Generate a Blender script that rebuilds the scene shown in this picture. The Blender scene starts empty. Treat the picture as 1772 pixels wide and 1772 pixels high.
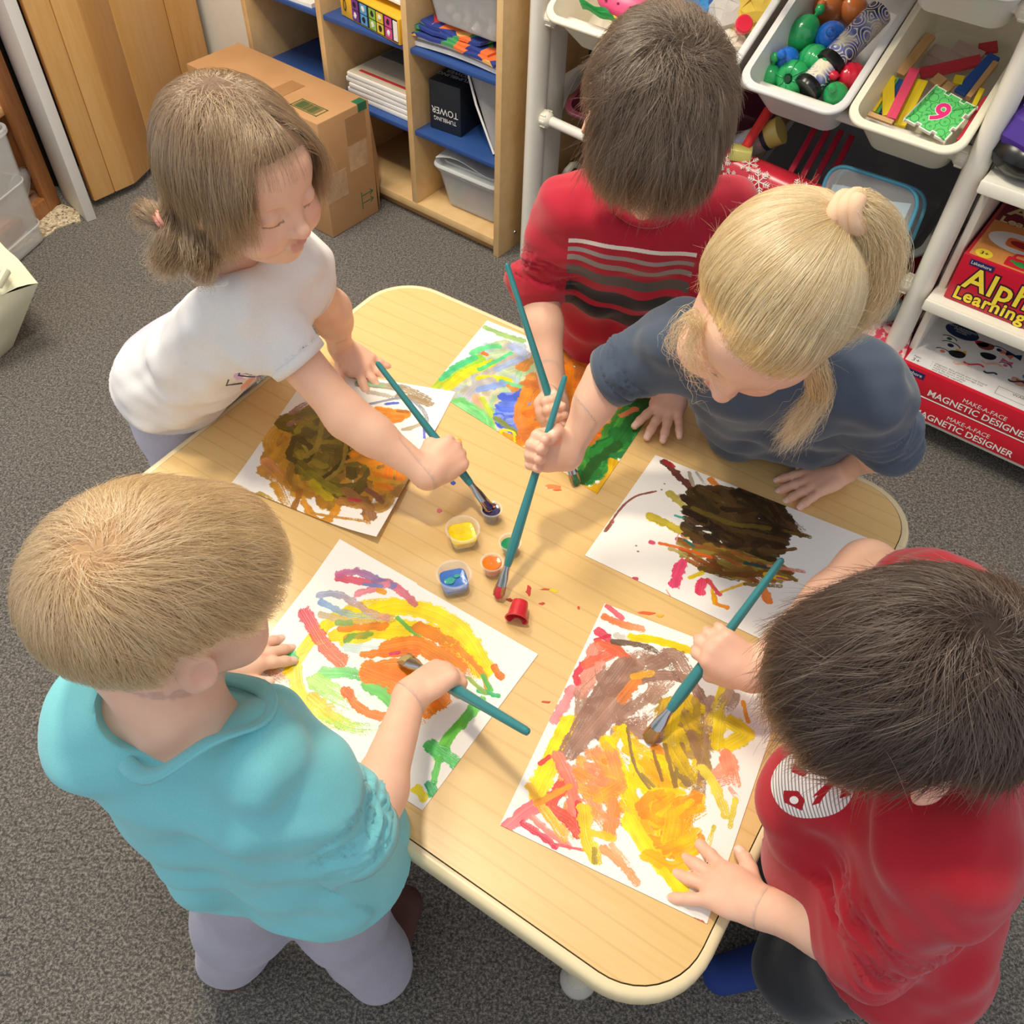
import bpy, bmesh, math, random
import numpy as np
from mathutils import Vector, Matrix, Euler
random.seed(7); rng = np.random.RandomState(7)
SC = bpy.context.scene; COL = SC.collection
# ------------------------------------------------------------------ camera (measured from the table, the sheets and the verticals)
H = 0.48; CZ = 1.39
FPX, PITCH, ROLL = 1537.23, 0.874047, -0.045137
_cp, _sp = math.cos(PITCH), math.sin(PITCH)
cF = np.array([0, _cp, -_sp]); cR = np.array([1, 0, 0.]); cD = np.array([0, -_sp, -_cp])
_c, _s = math.cos(ROLL), math.sin(ROLL)
cR, cD = _c*cR + _s*cD, -_s*cR + _c*cD
cam = bpy.data.cameras.new('camera'); camo = bpy.data.objects.new('camera', cam); COL.objects.link(camo)
m = Matrix.Identity(4)
for i in range(3):
    m[i][0], m[i][1], m[i][2] = cR[i], -cD[i], -cF[i]
m[2][3] = CZ
camo.matrix_world = m
cam.sensor_width = 36; cam.lens = FPX/1772*36; cam.clip_start = 0.02; cam.clip_end = 50
SC.camera = camo
SC.view_settings.view_transform = 'Standard'; SC.view_settings.look = 'None'
SC.view_settings.gamma = 1; SC.view_settings.use_curve_mapping = False
SC.view_settings.exposure = 0.0
SC.cycles.max_bounces = 6; SC.cycles.transparent_max_bounces = 12
# ------------------------------------------------------------------ light
wd = bpy.data.worlds.new('room_light'); SC.world = wd; wd.use_nodes = True
bg = wd.node_tree.nodes['Background']; bg.inputs[0].default_value = (0.93, 0.95, 1, 1); bg.inputs[1].default_value = 0.80
def area(name, loc, target, size, power, color, size_y=None, shape='SQUARE', spread=None):
    l = bpy.data.lights.new(name, 'AREA'); l.energy = power; l.color = color; l.size = size
    l.shape = shape
    if size_y: l.shape = 'RECTANGLE'; l.size_y = size_y
    if spread: l.spread = spread
    o = bpy.data.objects.new(name, l); COL.objects.link(o); o.location = loc
    o.rotation_euler = (Vector(target)-Vector(loc)).to_track_quat('-Z', 'Y').to_euler()
    return o
area('ceiling_lamp', (-0.28, 0.72, 2.38), (0.03, 0.75, 0.5), 0.16, 19, (1.0, 0.87, 0.66), shape='DISK')
area('second_ceiling_lamp', (-0.9, 1.7, 2.38), (-0.6, 1.6, 0.3), 0.7, 34, (1.0, 0.90, 0.74), shape='DISK')
area('window_daylight', (1.75, 2.0, 2.15), (0.3, 0.8, 0.6), 0.7, 120, (0.66, 0.82, 1.0), size_y=0.9)
# ------------------------------------------------------------------ pixel rays
def un(x, y, z):
    d = cF*FPX + cR*(x-886) + cD*(y-886)
    return np.array([0, 0, CZ]) + d*((z-CZ)/d[2])
def pr(P):
    V = np.asarray(P, float)-np.array([0, 0, CZ]); k = V@cF
    return 886+FPX*(V@cR)/k, 886+FPX*(V@cD)/k
def on_plane(x, y, a, b):
    a = np.asarray(a, float)[:2]; b = np.asarray(b, float)[:2]; d = b-a; n = np.array([-d[1], d[0]])
    r = cF*FPX + cR*(x-886) + cD*(y-886)
    return np.array([0, 0, CZ]) + r*((n@a)/(n@r[:2]))
def V(*a): return np.array(a, float)
def nz(v):
    v = np.asarray(v, float); return v/(np.linalg.norm(v)+1e-12)
# ------------------------------------------------------------------ object helpers
def link(name, me, mt, parent=None, smooth=False, loc=None):
    o = bpy.data.objects.new(name, me); COL.objects.link(o)
    if mt is not None:
        for q in (mt if isinstance(mt, (list, tuple)) else [mt]): me.materials.append(q)
    if parent is not None: o.parent = parent
    if smooth and hasattr(me, 'polygons'): me.polygons.foreach_set('use_smooth', [True]*len(me.polygons))
    if loc is not None: o.location = loc
    return o
def tag(o, label=None, cat=None, group=None, kind=None):
    if label: o['label'] = label
    if cat: o['category'] = cat
    if group: o['group'] = group
    if kind: o['kind'] = kind
    return o
def empty(name, loc=(0, 0, 0), rz=0, label=None, cat=None, group=None, rot=None):
    o = bpy.data.objects.new(name, None); COL.objects.link(o); o.location = loc
    o.rotation_euler = rot if rot else (0, 0, rz); o.empty_display_size = 0.05
    return tag(o, label, cat, group)
def copy_tree(o, parent=None):
    kids = [c for c in o.children]
    c = o.copy(); COL.objects.link(c)
    if parent is not None: c.parent = parent
    for k in kids: copy_tree(k, c)
    return c
class MB:
    """collects boxes, tubes and lathes, then links them as one mesh"""
    def __init__(s): s.v = []; s.f = []
    def add(s, v, f):
        n = len(s.v); s.v += [tuple(map(float, q)) for q in v]; s.f += [tuple(i+n for i in q) for q in f]; return s
    def box(s, c, d, M=None, bev=0.0, seg=2):
        bm = bmesh.new(); bmesh.ops.create_cube(bm, size=1)
        for q in bm.verts: q.co = Vector((q.co.x*d[0], q.co.y*d[1], q.co.z*d[2]))
        if bev > 0: bmesh.ops.bevel(bm, geom=bm.edges[:], offset=min(bev, min(d)*0.49), segments=seg, affect='EDGES', profile=0.5)
        T = Matrix.Translation(Vector([float(t) for t in c])) @ (M if M is not None else Matrix.Identity(4))
        bm.verts.index_update()
        s.add([T @ q.co for q in bm.verts], [[q.index for q in p.verts] for p in bm.faces]); bm.free(); return s
    def tube(s, pts, r, n=12, caps=True, closed=False):
        P = [np.asarray(p, float) for p in pts]; m = len(P)
        rr = r if isinstance(r, (list, tuple, np.ndarray)) else [r]*m
        vs = []; up = None
        for i in range(m):
            if closed: t = nz(P[(i+1) % m]-P[i-1])
            else: t = nz(P[min(i+1, m-1)]-P[max(i-1, 0)])
            if up is None:
                a = np.array([0, 0, 1.]) if abs(t[2]) < 0.9 else np.array([1., 0, 0]); up = nz(np.cross(np.cross(t, a), t))
            else: up = nz(up - t*(up@t))
            b = np.cross(t, up)
            for k in range(n):
                a = 2*math.pi*k/n; vs.append(P[i]+rr[i]*(math.cos(a)*up+math.sin(a)*b))
        fs = []
        for i in range(m if closed else m-1):
            j = (i+1) % m
            for k in range(n): fs.append((i*n+k, i*n+(k+1) % n, j*n+(k+1) % n, j*n+k))
        if caps and not closed: fs.append(tuple(range(n))[::-1]); fs.append(tuple((m-1)*n+k for k in range(n)))
        return s.add(vs, fs)
    def lathe(s, prof, n=24, M=None, sq=None):
        """prof: (radius, z) list; sq = superellipse exponent list/None for squarish rings"""
        vs = []; fs = []
        for i, (r, z) in enumerate(prof):
            for k in range(n):
                a = 2*math.pi*k/n; c, q = math.cos(a), math.sin(a)
                e = 2 if sq is None else (sq[i] if isinstance(sq, (list, tuple)) else sq)
                g = (abs(c)**e+abs(q)**e)**(-1/e)
                vs.append(Vector((r*g*c, r*g*q, z)))
        if M is not None: vs = [M @ q for q in vs]
        for i in range(len(prof)-1):
            for k in range(n): fs.append((i*n+k, i*n+(k+1) % n, (i+1)*n+(k+1) % n, (i+1)*n+k))
        flat = len(prof) == 2 and prof[0][1] == prof[1][1]
        if prof[0][0] > 1e-5: fs.append(tuple(range(n))[::-1])
        if not flat and prof[-1][0] > 1e-5: fs.append(tuple((len(prof)-1)*n+k for k in range(n)))
        return s.add(vs, fs)
    def prism(s, poly, z0, z1, M=None):
        n = len(poly); vs = [Vector((p[0], p[1], z0)) for p in poly]+[Vector((p[0], p[1], z1)) for p in poly]
        if M is not None: vs = [M @ q for q in vs]
        return s.add(vs, [tuple(range(n))[::-1], tuple(range(n, 2*n))]+[(i, (i+1) % n, n+(i+1) % n, n+i) for i in range(n)])
    def build(s, name, mt, parent=None, smooth=False, weld=False, auto=None):
        me = bpy.data.meshes.new(name); me.from_pydata(s.v, [], s.f); me.update()
        o = link(name, me, mt, parent, smooth)
        if auto is not None:
            me.polygons.foreach_set('use_smooth', [True]*len(me.polygons))
            me.set_sharp_from_angle(angle=math.radians(auto))
        return o
def frame(o, x, z=(0, 0, 1)):
    """matrix with origin o, X along x, Z near z"""
    x = nz(x); z = np.asarray(z, float); y = nz(np.cross(z, x)); z = np.cross(x, y)
    M = Matrix.Identity(4)
    for i in range(3): M[i][0], M[i][1], M[i][2], M[i][3] = x[i], y[i], z[i], float(o[i])
    return M
def rrect(w, h, r, n=8):
    out = []
    for cx, cy, a0 in ((w/2-r, h/2-r, 0), (-w/2+r, h/2-r, 90), (-w/2+r, -h/2+r, 180), (w/2-r, -h/2+r, 270)):
        for k in range(n+1):
            a = math.radians(a0+90*k/n); out.append((cx+r*math.cos(a), cy+r*math.sin(a)))
    return out
# ------------------------------------------------------------------ materials
def lin(c):
    if isinstance(c, str):
        c = c.lstrip('#'); c = [int(c[i:i+2], 16)/255 for i in (0, 2, 4)]
    return tuple((q/12.92 if q <= 0.04045 else ((q+0.055)/1.055)**2.4) for q in c[:3])
_M = {}
class N:
    """small node-tree writer"""
    def __init__(s, name):
        s.m = bpy.data.materials.new(name); s.m.use_nodes = True; s.t = s.m.node_tree
        s.b = s.t.nodes['Principled BSDF']
    def n(s, ty, **kw):
        q = s.t.nodes.new(ty)
        for k, v in kw.items():
            if k in q.inputs: q.inputs[k].default_value = v
            else: setattr(q, k, v)
        return q
    def l(s, a, b): s.t.links.new(a, b)
    def ramp(s, fac, stops):
        r = s.n('ShaderNodeValToRGB'); e = r.color_ramp.elements
        while len(e) < len(stops): e.new(0.5)
        for i, (p, c) in enumerate(stops): e[i].position = p; e[i].color = (*(lin(c) if isinstance(c, str) else c), 1)
        s.l(fac, r.inputs[0]); return r.outputs[0]
    def coord(s, scale=(1, 1, 1), kind='Object', rot=(0, 0, 0)):
        t = s.n('ShaderNodeTexCoord'); mp = s.n('ShaderNodeMapping'); mp.inputs['Scale'].default_value = scale
        mp.inputs['Rotation'].default_value = rot
        s.l(t.outputs[kind], mp.inputs[0]); return mp.outputs[0]
    def noise(s, vec, scale=10, detail=4, rough=0.5, dist=0):
        q = s.n('ShaderNodeTexNoise'); q.inputs['Scale'].default_value = scale; q.inputs['Detail'].default_value = detail
        q.inputs['Roughness'].default_value = rough; q.inputs['Distortion'].default_value = dist
        s.l(vec, q.inputs['Vector']); return q.outputs[0]
    def mix(s, fac, a, b, mode='MIX'):
        q = s.n('ShaderNodeMix', data_type='RGBA', blend_type=mode)
        for i, v in ((0, fac), (6, a), (7, b)):
            if hasattr(v, 'links') or hasattr(v, 'is_linked'): s.l(v, q.inputs[i])
            elif i == 0: q.inputs[0].default_value = v
            else: q.inputs[i].default_value = (*(lin(v) if isinstance(v, str) else v), 1)
        return q.outputs[2]
    def bump(s, h, strength=0.3, dist=0.001):
        q = s.n('ShaderNodeBump'); q.inputs['Strength'].default_value = strength; q.inputs['Distance'].default_value = dist
        s.l(h, q.inputs['Height']); s.l(q.outputs[0], s.b.inputs['Normal']); return q
    def col(s, c): s.l(c, s.b.inputs['Base Color'])
def mat(name, c='#cccccc', rough=0.5, metal=0.0, trans=0.0, ior=1.45, var=0.06, scale=30, bump=0.0, bscale=200, bdist=0.0005, sss=0.0, spec=0.5, alpha=1.0, coat=0.0, sheen=0.0):
    if name in _M: return _M[name]
    k = N(name); b = k.b; co = k.coord()
    lc = lin(c)
    if var > 0:
        nn = k.noise(co, scale, 3)
        k.col(k.ramp(nn, [(0.3, tuple(q*(1-var) for q in lc)), (0.7, tuple(min(1, q*(1+var)) for q in lc))]))
    else: b.inputs['Base Color'].default_value = (*lc, 1)
    b.inputs['Roughness'].default_value = rough; b.inputs['Metallic'].default_value = metal
    b.inputs['Transmission Weight'].default_value = trans; b.inputs['IOR'].default_value = ior
    b.inputs['Specular IOR Level'].default_value = spec; b.inputs['Alpha'].default_value = alpha
    b.inputs['Coat Weight'].default_value = coat; b.inputs['Sheen Weight'].default_value = sheen
    if sss: b.inputs['Subsurface Weight'].default_value = sss; b.inputs['Subsurface Radius'].default_value = (0.01, 0.004, 0.002)
    if bump: k.bump(k.noise(co, bscale, 3), bump, bdist)
    _M[name] = k.m; return k.m
def wood(name, c1, c2, scale=(3, 40, 40), rough=0.4, amount=8, rot=(0, 0, 0), coat=0.1, lines=None):
    if name in _M: return _M[name]
    k = N(name); co = k.coord(scale, rot=rot)
    a = k.noise(co, amount, 6, 0.6, 0.3)
    co2 = k.coord(tuple(q*0.25 for q in scale), rot=rot); b2 = k.noise(co2, amount, 3, 0.5, 0.8)
    c = k.mix(0.5, k.ramp(a, [(0.32, c2), (0.6, c1)]), k.ramp(b2, [(0.35, c2), (0.62, c1)]))
    if lines:
        w = k.n('ShaderNodeTexWave', wave_type='BANDS', bands_direction='Y'); w.inputs['Scale'].default_value = 0.8
        w.inputs['Distortion'].default_value = 16; w.inputs['Detail'].default_value = 1.5; w.inputs['Detail Scale'].default_value = 0.35
        k.l(co2, w.inputs['Vector'])
        c = k.mix(k.ramp(w.outputs[1], [(0.0, (0.30,)*3), (0.05, (0, 0, 0))]), c, lines)
    k.col(c); k.b.inputs['Roughness'].default_value = rough; k.b.inputs['Coat Weight'].default_value = coat
    k.bump(a, 0.15, 0.0003)
    _M[name] = k.m; return k.m
def text(body, name, mt, size, M, parent=None, depth=0.0, offset=0.0, align='LEFT', sx=1.0, space=1.0):
    cu = bpy.data.curves.new(name, 'FONT'); cu.body = body; cu.size = size; cu.extrude = depth; cu.offset = offset
    cu.align_x = align; cu.space_character = space; cu.resolution_u = 3
    t = bpy.data.objects.new(name, cu); me = bpy.data.meshes.new_from_object(t); me.name = name
    bpy.data.objects.remove(t); me.materials.clear(); me.materials.append(mt)
    o = bpy.data.objects.new(name, me); COL.objects.link(o)
    if parent is not None: o.parent = parent
    o.matrix_local = M @ Matrix.Diagonal((sx, 1, 1, 1)); return o
# ------------------------------------------------------------------ room shell
E_ = V(.813, -.582, 0); E_ /= np.linalg.norm(E_); W_ = V(-E_[1], E_[0], 0)     # along the wall, into the wall
R0 = V(-.082, 2.058, 0)                                                     # front right foot of the cube shelf
def carpet():
    k = N('carpet'); co = k.coord()
    a = k.noise(co, 240, 2, 0.8); b = k.noise(co, 3.0, 3); c = k.noise(co, 110, 3, 0.7)
    col = k.ramp(a, [(0.40, '#303030'), (0.50, '#65625e'), (0.60, '#b5afa4')])
    col = k.mix(0.45, col, k.ramp(c, [(0.38, '#3b3a39'), (0.62, '#86817a')]))
    col = k.mix(0.25, col, k.ramp(b, [(0.3, '#4a4642'), (0.7, '#68625b')]))
    k.col(col); k.b.inputs['Roughness'].default_value = 1.0; k.b.inputs['Specular IOR Level'].default_value = 0.1
    k.b.inputs['Sheen Weight'].default_value = 0.15
    k.bump(a, 0.9, 0.003); return k.m
fl = MB().box((0, 1.2, -0.05), (6.4, 6.4, 0.1)).build('floor', carpet()); tag(fl, kind='structure')
def speckle():
    k = N('pebble_floor'); co = k.coord((1, 1, 1))
    v = k.n('ShaderNodeTexVoronoi'); v.inputs['Scale'].default_value = 190; k.l(co, v.inputs['Vector'])
    sep = k.n('ShaderNodeSeparateColor'); k.l(v.outputs['Color'], sep.inputs[0])
    k.col(k.ramp(sep.outputs[0], [(0.0, '#5d4c3c'), (0.25, '#cdb995'), (0.55, '#e6d8b8'), (0.8, '#a08a6c'), (1.0, '#f0e6cc')]))
    k.b.inputs['Roughness'].default_value = 0.6; k.bump(v.outputs['Distance'], 0.4, 0.001); return k.m
pts = [un(*p, 0)[:2] for p in ((-60, 500), (23, 440), (83, 408), (106, 393), (140, 384), (137, 366), (108, 355), (40, 380), (-60, 430))]
tag(MB().prism([tuple(p) for p in pts][::-1], -0.0, 0.0035).build('floor_pebbles', speckle()), kind='structure')
wall_shade_tan = mat('wall_shade_tan', '#a39079', 0.8, var=0.03, bump=0.2, bscale=150)  # tan holds the shade behind the rack, put into the wall colour
wall_white = mat('wall_white', '#e9e5d8', 0.8, var=0.02, bump=0.5, bscale=220, bdist=0.0008)
trim_white = mat('trim_white', '#eeece6', 0.45, var=0.01)
Mr = frame(R0, E_)
def wb(mb, x0, x1, y0, y1, z0, z1, bev=0.0, M=Mr):
    R = M.to_3x3().to_4x4(); c = M @ Vector(((x0+x1)/2, (y0+y1)/2, (z0+z1)/2))
    return mb.box(c, (x1-x0, y1-y0, z1-z0), R, bev)
tag(wb(MB(), -0.9, 2.6, 0.40, 0.5, -0.02, 2.4).build('wall_back', wall_shade_tan), kind='structure')
# white wall stub to the left of the cube shelf
wp = on_plane(310, 0, R0+W_*0.05, R0+W_*0.05+E_); ws = (wp-R0)@E_
tag(wb(MB(), ws, -0.895, 0.05, 0.5, -0.02, 2.4, 0.006).build('wall_stub', wall_white), kind='structure')
# folding closet door, its jambs and the white trim
pine = wood('pine', '#efc07c', '#e8b165', (30, 30, 2.2), 0.35, 6, coat=0.3)
pine_dark = wood('pine_jamb', '#dcaa6a', '#d19b58', (30, 30, 2.5), 0.4, 6)
c0, c2 = V(-1.193, 2.197, 0), V(-1.112, 2.300, 0); d1 = nz(c2-c0); d2 = nz(V(.024, .107, 0))
door = empty('door_1', c0); tag(door, kind='structure')
def slab(a, d, L, th, z0, z1, name, mt, par=None, bev=0.004, side=1):
    M = frame(a, d); mb = MB(); wb(mb, 0.0005, L-0.0005, 0 if side > 0 else -th, th if side > 0 else 0, z0, z1, bev, M)
    o = mb.build(name, mt, None, auto=35)
    if par is not None: o.parent = par; o.matrix_parent_inverse = Matrix.Translation(-par.location)
    return o
slab(c0, d1, 0.066, 0.02, 0.02, 2.2, 'panel', pine, door)
slab(c0+d1*0.066, d1, 0.066, 0.02, 0.02, 2.2, 'panel', pine, door)
slab(c2, d2, 0.12, 0.02, 0.02, 2.2, 'panel', pine_dark, door)
slab(c2+d2*0.12, d2, 0.235, 0.02, 0.02, 2.2, 'panel', pine, door)
slab(c2+d2*0.355, nz(V(.09, .10, 0)), 0.10, 0.02, 0.02, 2.2, 'panel', pine_dark, door)
ja = V(-1.196, 2.126, 0)
tj = slab(ja, nz(V(-.66, .70, 0)), 0.150, 0.028, 0.0, 2.3, 'trim_1', trim_white, bev=0.002, side=-1); tag(tj, kind='structure')
t2 = slab(ja+V(-.012, .052, 0), nz(V(-.66, .70, 0)), 0.08, 0.012, 0.015, 2.3, 'trim_2', pine_dark, side=-1); tag(t2, kind='structure')
dk = mat('closet_shade', '#17130f', 0.9, var=0)  # solid near-black box, its colour stands in for shade inside the closet
tag(MB().box((-1.62, 2.75, 1.1), (0.6, 0.9, 2.2)).build('closet_shade_box', dk), kind='structure')
# oak cabinet at the left edge
oak = wood('oak', '#a9703f', '#8a552b', (25, 25, 3), 0.45, 7)
oak_in = wood('oak_inside', '#8a7557', '#6f5b41', (25, 25, 3), 0.6, 7)
cb, cd = V(-1.298, 2.214, 0), nz(V(-.037, -.144, 0)); Mc = frame(cb, cd)
cabr = empty('cabinet', tuple(cb), 0, 'brown oak cabinet with open shelf beside the white door trim', 'cabinet')
def cpart(name, mt, *bx, bev=0.003):
    mb = MB()
    for b in bx: wb(mb, *b, bev, Mc)
    o = mb.build(name, mt, None, auto=35); o.parent = cabr; o.matrix_parent_inverse = Matrix.Translation(-cabr.location); return o
# local y: +y is away (to -x)?  front face at y=0
_sg = 1 if (Mc.to_3x3() @ Vector((0, 1, 0))).x < 0 else -1
def cy(a, b): return (a, b) if _sg > 0 else (-b, -a)
cpart('face_frame', oak, (0.0, 0.05, *cy(0, 0.02), 0.0, 1.5), (0.05, 0.50, *cy(0, 0.02), 0.0, 0.045), (0.50, 0.55, *cy(0, 0.02), 0, 1.5))
cpart('side_panel', oak, (0.0, 0.012, *cy(0.02, 0.40), 0.0, 1.5))
cpart('back_panel', oak_in, (0.0, 0.55, *cy(0.40, 0.412), 0.0, 1.5))
cpart('shelf', wood('shelf_pine', '#d7a873', '#c48f59', (20, 20, 20), 0.5), (0.012, 0.50, *cy(0.02, 0.40), 0.27, 0.29))
cpart('bottom_panel', wood('shelf_pink', '#b98b6b', '#a37555', (20, 20, 20), 0.5), (0.012, 0.50, *cy(0.02, 0.40), 0.02, 0.035))
# ------------------------------------------------------------------ cube shelf
birch = wood('birch', '#e3c08a', '#d3aa70', (5, 5, 5), 0.38, 5)
birch_edge = wood('birch_edge', '#cf9f68', '#b98750', (2, 2, 60), 0.45, 8)
navy = mat('navy_laminate', '#2d4f8e', 0.42, var=0.04, scale=12)
navy_in = mat('navy_back', '#2b3d66', 0.6)
cub = empty('cube_shelf', tuple(R0), 0, 'birch plywood cubby shelf with navy blue shelves behind the cardboard box', 'shelf')
def inframe(o, root, M):
    o.parent = root; o.matrix_parent_inverse = root.matrix_basis.inverted() if False else Matrix.Translation(-Vector(root.location)); return o
def part(root, name, mt, *bx, bev=0.0015, M=None, label=None):
    mb = MB()
    for b in bx: wb(mb, *b, bev, M)
    o = mb.build(name, mt, None, auto=35); inframe(o, root, M)
    if label: o['label'] = label
    return o
D_ = 0.36
for x in (-0.875, -0.580, -0.285, 0.0):
    part(cub, 'side_panel' if x in (-0.875, 0.0) else 'divider', birch, (x-0.0, x+0.018, 0.0, D_, 0.05 if x not in (-0.875, 0.0) else 0, 0.95), M=Mr)
part(cub, 'base_panel', birch, (-0.857, 0.0, 0.0, D_, 0.028, 0.05), M=Mr)
part(cub, 'kick_board', birch_edge, (-0.857, 0.0, 0.02, 0.035, 0.0, 0.028), M=Mr)
part(cub, 'top_panel', birch, (-0.857, 0.0, 0.0, D_, 0.93, 0.95), M=Mr)
part(cub, 'back_panel', navy_in, (-0.857, 0.0, D_-0.01, D_, 0.05, 0.93), M=Mr)
for x0 in (-0.857, -0.562, -0.267):
    for z in (0.243, 0.447, 0.66):
        part(cub, 'shelf', navy, (x0, x0+0.277 if x0 > -0.8 else x0+0.277, 0.006, D_-0.01, z, z+0.012), M=Mr)
sc = MB().lathe([(0.0, 0.002), (0.004, 0.002), (0.005, 0)], 10, frame(R0+E_*0.0185+W_*0.07+V(0, 0, 0.045), W_, E_)).build('screw', mat('steel', '#c8c8c4', 0.25, 1.0), None)
inframe(sc, cub, Mr)
def place(root_M, x, y, z, rz=0.0):
    """world matrix from cubby coordinates"""
    return root_M @ Matrix.Translation((x, y, z)) @ Matrix.Rotation(rz, 4, 'Z')
def pack(mb, name, mt, root, smooth=False, auto=35, label=None, local=True):
    o = mb.build(name, mt, root, smooth=smooth, auto=auto)
    if label: o['label'] = label
    return o
# clear storage boxes
clearp = mat('clear_plastic', '#f2f4f5', 0.12, trans=0.0, var=0, spec=0.6, alpha=0.28)
frost = mat('frosted_plastic', '#dfe3e4', 0.3, var=0.02, spec=0.5, alpha=0.42)
lidg = mat('grey_lid', '#c3c7c6', 0.35, var=0.02, spec=0.5)
def shell(w, d, h, t=0.003, taper=0.85, r=0.02, n=5, lip=0.0):
    """open tub: outer wall, lip and inner wall in one closed skin"""
    mb = MB(); rings = []
    def ring(ww, dd, z, rr): rings.append([(x, y, z) for x, y in rrect(ww, dd, rr, n)])
    tp = taper
    ring(w*tp*0.9, d*tp*0.9, 0, r*0.8); ring(w*tp, d*tp, 0.006, r)
    ring(w*(tp+(1-tp)*0.5), d*(tp+(1-tp)*0.5), h*0.5, r); ring(w, d, h-(0.004 if lip else 0), r)
    if lip: ring(w+lip*2, d+lip*2, h-0.006, r+lip); ring(w+lip*2.2, d+lip*2.2, h, r+lip); ring(w+lip*2, d+lip*2, h+0.004, r+lip)
    ring(w-2*t+0.002, d-2*t+0.002, h+(0.004 if lip else 0), r-t/2); ring(w-2*t, d-2*t, h-0.006, r-t)
    ring(w*tp-2*t, d*tp-2*t, t+0.006, r-t); ring(w*tp*0.9-2*t, d*tp*0.9-2*t, t, r*0.8-t)
    m = len(rings[0]); vs = [p for q in rings for p in q]; fs = []
    for i in range(len(rings)-1):
        for k in range(m): fs.append((i*m+k, i*m+(k+1) % m, (i+1)*m+(k+1) % m, (i+1)*m+k))
    fs.append(tuple(range(m))[::-1]); fs.append(tuple((len(rings)-1)*m+k for k in range(m)))
    return mb.add(vs, fs)
def storage_box(name, label, M, w, d, h, group=None, contents=None):
    r = empty(name); r.matrix_world = M; tag(r, label, 'storage box', group)
    pack(shell(w, d, h, 0.002, 0.84, 0.022, lip=0.004), 'tub', frost, r, smooth=False, auto=40)
    lid = MB()
    for a, z0, z1 in ((1.0, h+0.004, h+0.013), (0.86, h+0.0132, h+0.020)):
        lid.prism(rrect(w*a+0.012, d*a+0.012, 0.025, 5), z0, z1)
    lid.tube([(x, y, h+0.008) for x, y in rrect(w+0.012, d+0.012, 0.026, 5)], 0.0065, 8, closed=True)
    pack(lid, 'lid', lidg, r)
    return r
def blob(mb, c, r, M=None, n=10, m=7, jit=0.0, sq=(1, 1, 1)):
    vs = []; fs = []
    for i in range(m+1):
        th = math.pi*i/m
        for k in range(n):
            a = 2*math.pi*k/n; q = r*(1+jit*(random.random()-0.5))
            p = Vector((q*math.sin(th)*math.cos(a)*sq[0], q*math.sin(th)*math.sin(a)*sq[1], q*math.cos(th)*sq[2]))+Vector(c)
            vs.append(M @ p if M is not None else p)
    for i in range(m):
        for k in range(n): fs.append((i*n+k, i*n+(k+1) % n, (i+1)*n+(k+1) % n, (i+1)*n+k))
    return mb.add(vs, fs)
b1 = storage_box('storage_box', 'clear tub with grey lid on the lowest level of the cubby', place(Mr, -0.120, 0.165, 0.0505, 0.03), 0.205, 0.27, 0.115)
for i, (cc, px) in enumerate((('#4f9e5a', -0.05), ('#d86a84', 0.03), ('#e8dcae', 0.05), ('#e06f8f', -0.02))):
    q = MB(); blob(q, (0, 0, 0), 0.032, None, 12, 8, 0.15, (1.2, 1.1, 0.7))
    o = q.build('soft_toy', mat('toy_%d' % i, cc, 0.6), None, True); o.matrix_world = place(Mr, -0.13+px, 0.10+0.06*(i % 3), 0.078, i)
    tag(o, ('green', 'pink', 'cream', 'rose')[i]+' rounded toy piece seen through the low clear tub', 'toy')
sh_ = MB()
ppp = [(-0.085, -0.11), (0.09, -0.10), (0.10, 0.09), (-0.07, 0.11)]
def sheet(c, thick=0.0012, sub=8, bend=None):
    """thin closed sheet over a quad of 3d corners"""
    c = [np.asarray(q, float) for q in c]; vs = []; n = sub+1
    for s_ in (0, 1):
        for i in range(n):
            for j in range(n):
                u, v_ = i/sub, j/sub
                p = c[0]*(1-u)*(1-v_)+c[1]*u*(1-v_)+c[2]*u*v_+c[3]*(1-u)*v_
                if bend: p = p+V(0, 0, bend(u, v_))
                vs.append(p+V(0, 0, thick*s_))
    fs = []
    for i in range(sub):
        for j in range(sub):
            a, b, c_, d = i*n+j, (i+1)*n+j, (i+1)*n+j+1, i*n+j+1
            fs.append((a, d, c_, b)); o = n*n; fs.append((a+o, b+o, c_+o, d+o))
    o = n*n; bd = [i*n for i in range(n)]+[sub*n+j for j in range(1, n)]+[i*n+sub for i in range(sub-1, -1, -1)]+[j for j in range(sub-1, 0, -1)]
    for k in range(len(bd)): a, b = bd[k], bd[(k+1) % len(bd)]; fs.append((a, b, b+o, a+o))
    return MB().add(vs, fs)
paperw = mat('white_paper', '#f1efe9', 0.6, var=0.01)
o = sheet([(x, y, 0.138+0.0505) for x, y in ppp], 0.002, 8, lambda u, v_: 0.012*math.sin(5*u+2*v_)+0.012).build('paper_bag', mat('grey_paper', '#cfd0cd', 0.6), None, auto=50)
o.matrix_world = place(Mr, -0.13, 0.13, 0.0, 0.1); tag(o, 'crumpled pale grey paper lying on the grey tub lid', 'paper')
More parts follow.
